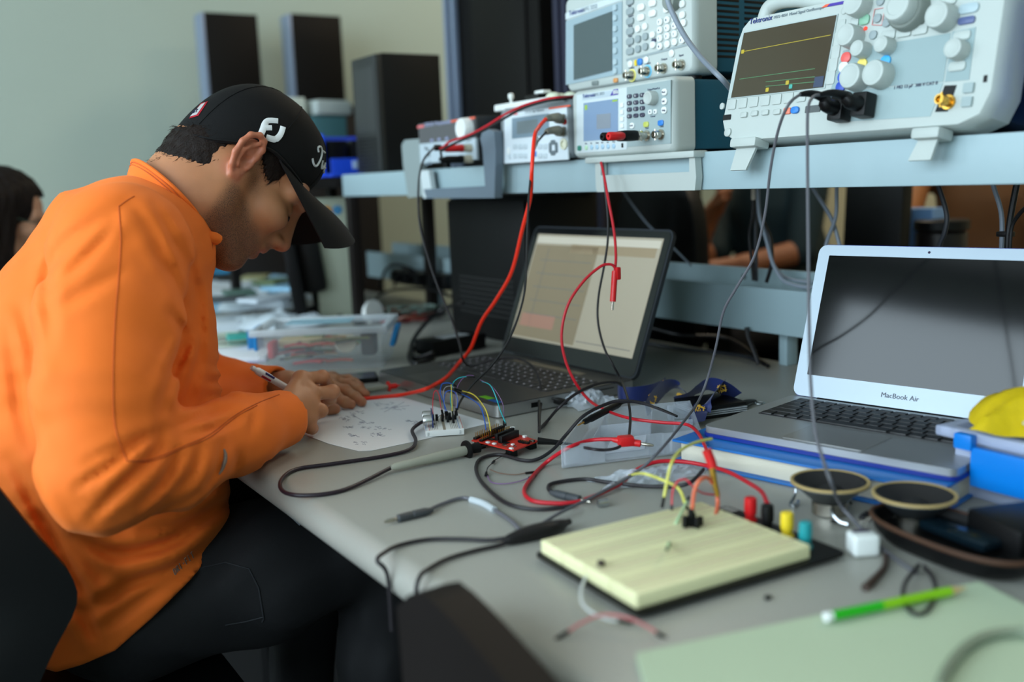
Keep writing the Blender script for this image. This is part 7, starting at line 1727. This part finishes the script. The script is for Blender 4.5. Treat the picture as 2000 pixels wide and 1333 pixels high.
for sy in (-1, 1):
    b = B(HM); b.tube([k3(.128, sy*.016, .030), k3(.124, sy*.030, .036), k3(.112, sy*.045, .035), k3(.100, sy*.053, .027)], lambda s: (.0035*(1-.6*s), .0030*(1-.5*s)), 8, 5); b.done('eyebrow', hairm, man, local=False)
    b = B(HM); b.tube([k3(.1115, sy*.023, -.009), k3(.1120, sy*.034, -.0115), k3(.1060, sy*.049, -.0105)], .0020, 6, 4); b.done('eyelashes', hairm, man, local=False)
# ---- trunk and legs of the body, inside the clothes
bs = SDF((-.24, 1.02, .40), (.66, 1.93, 1.24), .012); torso(bs, .032)
Xb = bs.ax[0][:, None, None]; bs.F = np.maximum(bs.F, .60-bs.ax[2][None, None, :]); bs.F = np.maximum(bs.F, (Xb-.40)+0*bs.F)
pb, qb = bs.arrays(); parts.append((pb, qb, np.zeros((len(pb), 3))))
P_, Q_, T_ = join_arrays(parts); tinted('body', P_, Q_, T_, skin, man)
ls = SDF((-.2, 1.15, .02), (.85, 1.85, .82), .008)
hipc = PY(235, 1130, HY); hipc.z = .545
for sy, kx in ((-1, .62), (1, .60)):
    hip = V((hipc.x+.0, HY+sy*.085, .545)); kn = V((kx, HY+sy*.13, .575)); an_ = V((kx-.06, HY+sy*.13, .10))
    ls.chain([(hip, .098), (hip.lerp(kn, .5), .098), (kn, .072)], .03); ls.chain([(kn, .072), (kn.lerp(an_, .4), .062), (an_, .050)], .02)
ls.ell((hipc.x-.01, HY, .545), (.12, .165, .105), .04)
ls.cone((hipc.x, HY, .58), (hipc.x+.02, HY, .66), .11, .11, .03, (1, .86, 1))
X, Y, Z = ls.ax[0][:, None, None], ls.ax[1][None, :, None], ls.ax[2][None, None, :]
ls.F += .0035*np.sin(26*X+8*np.sin(17*Y))*np.sin(30*Z+9*Y)*(np.abs(ls.F) < .03)
ls.F = np.maximum(ls.F, .09-Z); ls.F = np.maximum(ls.F, np.where((Z > .712) & (X > .37), .02, -1))
ls.F = np.maximum(ls.F, .435-Z+0*ls.F) if False else ls.F
jean = mat('black_denim', (17, 18, 21), .8, vary=.2, vscale=120, bump=.25, bscale=1100)
pt = sdf_obj('trousers', ls, jean, man); PT = Surf(pt.data, MW[pt.name])
b = B()
for ln in ([(395, 1110), (440, 1100), (486, 1112), (505, 1150), (515, 1210), (512, 1216)], [(440, 1222), (480, 1215), (515, 1206)]):
    pts = PT.line(ln, .0006, 5)
    if len(pts) > 2: b.tube(pts, .0011, 5, 0)
b.done('pocket_seam', mat('grey_stitching', (36, 38, 42), .8), pt, local=False)
b = B(); pts = PT.line([(541, 984), (565, 1005), (588, 1026)], .002, 6)
if len(pts) > 1: b.tube(pts, lambda s: (.001, .007), 6, 0, flat=(EYE-pts[0]).normalized()); b.done('hip_strap', mat('grey_strap', (96, 104, 112), .6), pt, local=False)
for sy, kx in ((-1, .62), (1, .60)):
    b = B(); c = V((kx-.06, HY+sy*.13, 0))-V((.2, HY, 0)); b.tube([c+V((-.05, 0, .045)), c+V((.0, 0, .055)), c+V((.08, 0, .04)), c+V((.16, 0, .03)), c+V((.20, 0, .025))], lambda s: (.046-.008*s, .042-.020*s), 14, 4, flat=(0, 1, 0)); b.done('shoe', blackm, man)
# ---- four-colour pen in the writing hand
a, c = PY(497, 722, 1.455), PY(655, 797, 1.480); c.z = .7535; d = (c-a).normalized(); L_ = .142
pn = thing('pen', 'white four-colour pen held by the person in the orange pullover', 'pen', frame(a))
a0 = V((0, 0, 0)); pw = mat('white_pen_plastic', (226, 226, 230), .3)
B().lathe([(.0022, -.004), (.0030, 0), (.0058, .006), (.0060, .030), (.0052, .034), (.0052, L_-.035), (.0046, L_-.030), (.0038, L_-.012), (.0016, L_-.004), (.0006, L_)], a0, d, 16).done('barrel', pw, pn)
sd = d.cross((EYE-a).normalized()).normalized(); fr = sd.cross(d).normalized()
if fr.dot(EYE-a) < 0: fr = -fr
for k, (off, mm) in enumerate(((-.0030, mat('crimson_slider', (150, 20, 40), .4)), (.0030, mat('indigo_slider', (50, 44, 110), .4)))):
    o_ = a0+d*(.014+.003*k)+fr*.0046+sd*off*(1 if sd.z < 0 else -1)*-1
    B().tube([o_, o_+d*.006, o_+d*.017], .0019, 8, 2).done('slider', mm, pn)
B().lathe([(.0034, -.006), (.0042, -.001), (.0036, .002)], a0, d, 10).done('top_knob', pw, pn)

# ---- woman at the left edge
def simple_person(name_label, hx, pitch, skin_c, shirt_c, chain_t, arms, hair=None, yaw=0, scale=1.0, hair_c=(24, 17, 14), hpoly=None):
    t = thing('person', name_label, 'person', frame((hx.x, hx.y, 0)))
    m_ = M.Translation(hx) @ M.Rotation(yaw, 4, 'Z') @ M.Rotation(math.radians(pitch), 4, 'Y') @ M.Diagonal((scale, scale, scale, 1))
    nd = m_.inverted() @ V(chain_t[0][0]); h_ = head_sdf(.004, (nd.lerp(V((-.03, 0, -.035)), .5), .055, nd, .055), True)
    p, q = h_.arrays(); prt = [(xform(p, m_), q, np.zeros((len(p), 3)))]
    sk = skin_material('skin_tone', skin_c)
    pts = [V(x[0]) for x in chain_t]+[V(x[0]) for A_ in arms for x in A_]
    lo = [min(v[i] for v in pts)-.22 for i in range(3)]; hi = [max(v[i] for v in pts)+.22 for i in range(3)]
    s2 = SDF(lo, hi, .009); s2.chain([(V(a), r) for a, r in chain_t], .05, (1, 1, 1)); s3 = SDF(lo, hi, .006)
    nsk = 0
    for A_ in arms:
        cl = [(V(x[0]), x[1]) for x in A_ if x[2]]; s2.chain(cl, .03)
        bare = [(V(x[0]), x[1]*.92) for x in A_ if not x[2]]
        if bare: 
            s3.chain(([(cl[-1][0], cl[-1][1]*.8)] if cl else [])+bare, .01); nsk = 1; e = bare[-1][0]; e0 = bare[-2][0] if len(bare) > 1 else cl[-1][0]; dd = (e-e0).normalized(); sd_ = dd.orthogonal().normalized()
            s3.cone(e, e+dd*.06, .030, .026, .01)
            for k in range(4): s3.cone(e+dd*.06+sd_*(k-1.5)*.018, e+dd*(.115-.008*abs(k-1.2))+sd_*(k-1.5)*.017+V((.0, 0, -.008)), .0095, .008, .004)
            s3.cone(e+dd*.02-sd_*.025, e+dd*.07-sd_*.05, .012, .009, .005)
    if nsk: p, q = s3.arrays(); prt.append((p, q, np.zeros((len(p), 3))))
    F0 = s2.F; s2.F = np.maximum(F0+.022, (chain_t[-1][0][2]-.08)-s2.ax[2][None, None, :]); p, q = s2.arrays(); prt.append((p, q, np.zeros((len(p), 3)))); s2.F = F0
    P_, Q_, T_ = join_arrays(prt); tinted('body', P_, Q_, T_, sk, t)
    sdf_obj('shirt', s2, mat('cloth_%d_%d_%d' % shirt_c, shirt_c, .8, vary=.1, vscale=30), t)
    pb = V(chain_t[-1][0]); fx = 1 if yaw == 0 else -1; l2 = SDF((pb.x-.65, pb.y-.28, 0), (pb.x+.65, pb.y+.28, pb.z+.12), .012)
    for sy in (-1, 1):
        h0 = V((pb.x, pb.y+sy*.09, .56)); kn = V((pb.x+fx*.38, pb.y+sy*.11, .56)); an_ = V((pb.x+fx*.34, pb.y+sy*.11, .06)); l2.chain([(h0, .09), (kn, .06), (an_, .045)], .02); l2.cone(an_+V((0, 0, -.01)), an_+V((fx*.15, 0, -.02)), .042, .035, .02)
    l2.ell((pb.x, pb.y, .58), (.15, .18, .13), .03); l2.F = np.maximum(l2.F, .004-l2.ax[2][None, None, :]); sdf_obj('trousers', l2, mat('dark_trousers', (26, 27, 32), .8), t)
    st = thing('stool', 'round black stool under the '+name_label.split(',')[0].split(' seen under')[0], 'stool', frame((pb.x, pb.y, 0)))
    B().lathe([(.0, .40), (.15, .40), (.16, .41), (.16, .435), (.15, .445), (.0, .445)], (0, 0, 0), (0, 0, 1), 28).done('seat', blackm, st); B().cyl((0, 0, .02), (0, 0, .40), .025).done('column', darkm, st); B().lathe([(.0, 0), (.19, 0), (.19, .012), (.04, .03), (.0, .03)], (0, 0, 0), (0, 0, 1), 28).done('base', darkm, st)
    hm = mat('hair_%d' % hair_c[0], hair_c, .6, vary=.4, vscale=60, bump=.5, bscale=300, spec=.18)
    g_ = SDF((-.16, -.12, -.42), (.14, .12, .17), .005)
    g_.ell(k3(.0, 0, .052), k3(.116, .088, .100), .01)
    if hair == 'long':
        for y in (-1, 0, 1): g_.chain([((-.04, y*.060, .03), .055), ((-.025, y*.066, -.12), .055), ((.02, y*.062, -.28), .050), ((.05, y*.05, -.38), .03)], .03)
        g_.cone((.005, -.068, .06), (.045, -.076, -.24), .026, .032, .02); g_.cone((.005, .068, .06), (.045, .076, -.24), .026, .032, .02)
    X, Y, Z = g_.ax[0][:, None, None], g_.ax[1][None, :, None], g_.ax[2][None, None, :]
    face = np.maximum(np.maximum(.072-X, Z-.085), -.13-Z)
    g_.F = np.maximum(g_.F, -face)
    if hair != 'long': g_.F = np.maximum(g_.F, -(Z+.02+.35*np.minimum(0, X+.0)*0-(-.0)+.5*np.maximum(0, X)*-1*0)+0*X) if False else np.maximum(g_.F, -(Z-.0+.06*(X < -.02)))
    g_.F += .0022*np.sin(330*Y+60*X+40*Z)+.0015*np.sin(210*X+190*Y)
    p, q = g_.arrays(); inv = MW[t.name].inverted(); link('hair', np_mesh('hair', xform(xform(p, m_), inv), q), hm, t, sharp=0)
    return t, m_
wy_ = 2.8; wc = PY(-4, 424, wy_); wc = V((wc.x, wy_, wc.z))
nb2 = wc+V((-.06, 0, -.16)); ch = [(nb2, .05), (wc+V((-.13, 0, -.30)), .12), (wc+V((-.19, 0, -.52)), .14), (wc+V((-.18, 0, -.62)), .15)]
rs, lsd = wc+V((-.12, -.17, -.27)), wc+V((-.12, .17, -.27))
arms = [[(rs, .065, 1), (rs+V((.02, -.03, -.25)), .052, 1), (rs+V((.20, .0, -.33)), .042, 1), (rs+V((.30, .05, -.32)), .032, 0)], [(lsd, .065, 1), (lsd+V((.02, .03, -.25)), .052, 1), (lsd+V((.20, .0, -.33)), .042, 1), (lsd+V((.30, -.05, -.32)), .032, 0)]]
wt_, wm = simple_person('long-haired person with glasses in dark clothes, cut off by the left edge', wc, 18, (186, 140, 112), (22, 20, 22), ch, arms, 'long', scale=.88)
gm = mat('dark_green_frame', (40, 60, 52), .3); g = B(wm)
for sy in (-1, 1):
    g.tube([k3(.128, sy*.036+.021*math.cos(a*.55), -.004+.018*math.sin(a*.55)) for a in range(11)], .0020, 6, 2, closed=True); g.tube([k3(.122, sy*.058, .004), k3(.07, sy*.080, .006), k3(.0, sy*.084, .008)], .0018, 6, 2)
g.tube([k3(.130, -.014, .0), k3(.134, 0, .003), k3(.130, .014, .0)], .0018, 6, 2); gl = g.done('glasses', gm, wt_, local=False)
for sy in (-1, 1):
    b = B(wm); b.bm.faces.new(b.ring([k3(.127, sy*.036+.020*math.cos(a*.45), -.004+.017*math.sin(a*.45)) for a in range(14)])); b.done('lens', mat('lens_glass', (200, 225, 215), .05, alpha=.25, spec=.9), gl, local=False)
# ---- two people beyond the shelf
hx = V((2.72, PX(1490, 300, 2.72).y, 1.33)); hand_ = PX(1392, 398, 2.52); elb = PX(1352, 505, 2.5)
ch = [(hx+V((.03, 0, -.15)), .055), (hx+V((.06, 0, -.32)), .15), (hx+V((.10, 0, -.55)), .16), (hx+V((.10, 0, -.75)), .16)]
yR, yL = hx.y+.18, hx.y-.18
arms = [[(V((2.76, yR, 1.06)), .065, 1), (V((elb.x+.10, elb.y-.02, elb.z+.02)), .055, 1), (elb, .050, 0), (elb.lerp(hand_, .6), .042, 0), (hand_+V((.0, -.01, -.02)), .034, 0)], [(V((2.76, yL, 1.06)), .065, 1), (V((2.68, yL-.04, .84)), .055, 1), (V((2.50, yL+.05, .80)), .042, 0), (V((2.42, yL+.12, .79)), .034, 0)]]
simple_person('person in a dark teal shirt with hand to chin, seen under the shelf', hx, 5, (150, 92, 58), (20, 40, 44), ch, arms, None, PI)
hx = V((2.75, PX(1930, 300, 2.75).y, 1.36)); ch = [(hx+V((.03, 0, -.15)), .055), (hx+V((.06, 0, -.32)), .16), (hx+V((.10, 0, -.55)), .18), (hx+V((.10, 0, -.75)), .18)]
s_ = PX(1785, 350, 2.62); e_ = PX(1762, 430, 2.55); w_ = PX(1738, 500, 2.45)
yL = hx.y-.19
arms = [[(V((2.74, hx.y+.19, 1.10)), .07, 1), (s_+V((.04, 0, .05)), .06, 1), (s_, .055, 0), (e_, .052, 0), (w_, .045, 0), (w_+V((-.06, .02, -.05)), .036, 0)], [(V((2.76, yL, 1.06)), .065, 1), (V((2.68, yL-.04, .84)), .055, 1), (V((2.50, yL+.05, .80)), .042, 0), (V((2.42, yL+.12, .79)), .034, 0)]]
simple_person('person in a brown-orange shirt seen under the shelf above the silver laptop', hx, 5, (176, 112, 66), (96, 58, 22), ch, arms, None, PI)
S.view_settings.view_transform = 'Standard'; S.view_settings.look = 'None'; S.view_settings.gamma = 1; S.view_settings.use_curve_mapping = False
S.view_settings.exposure = EXPO
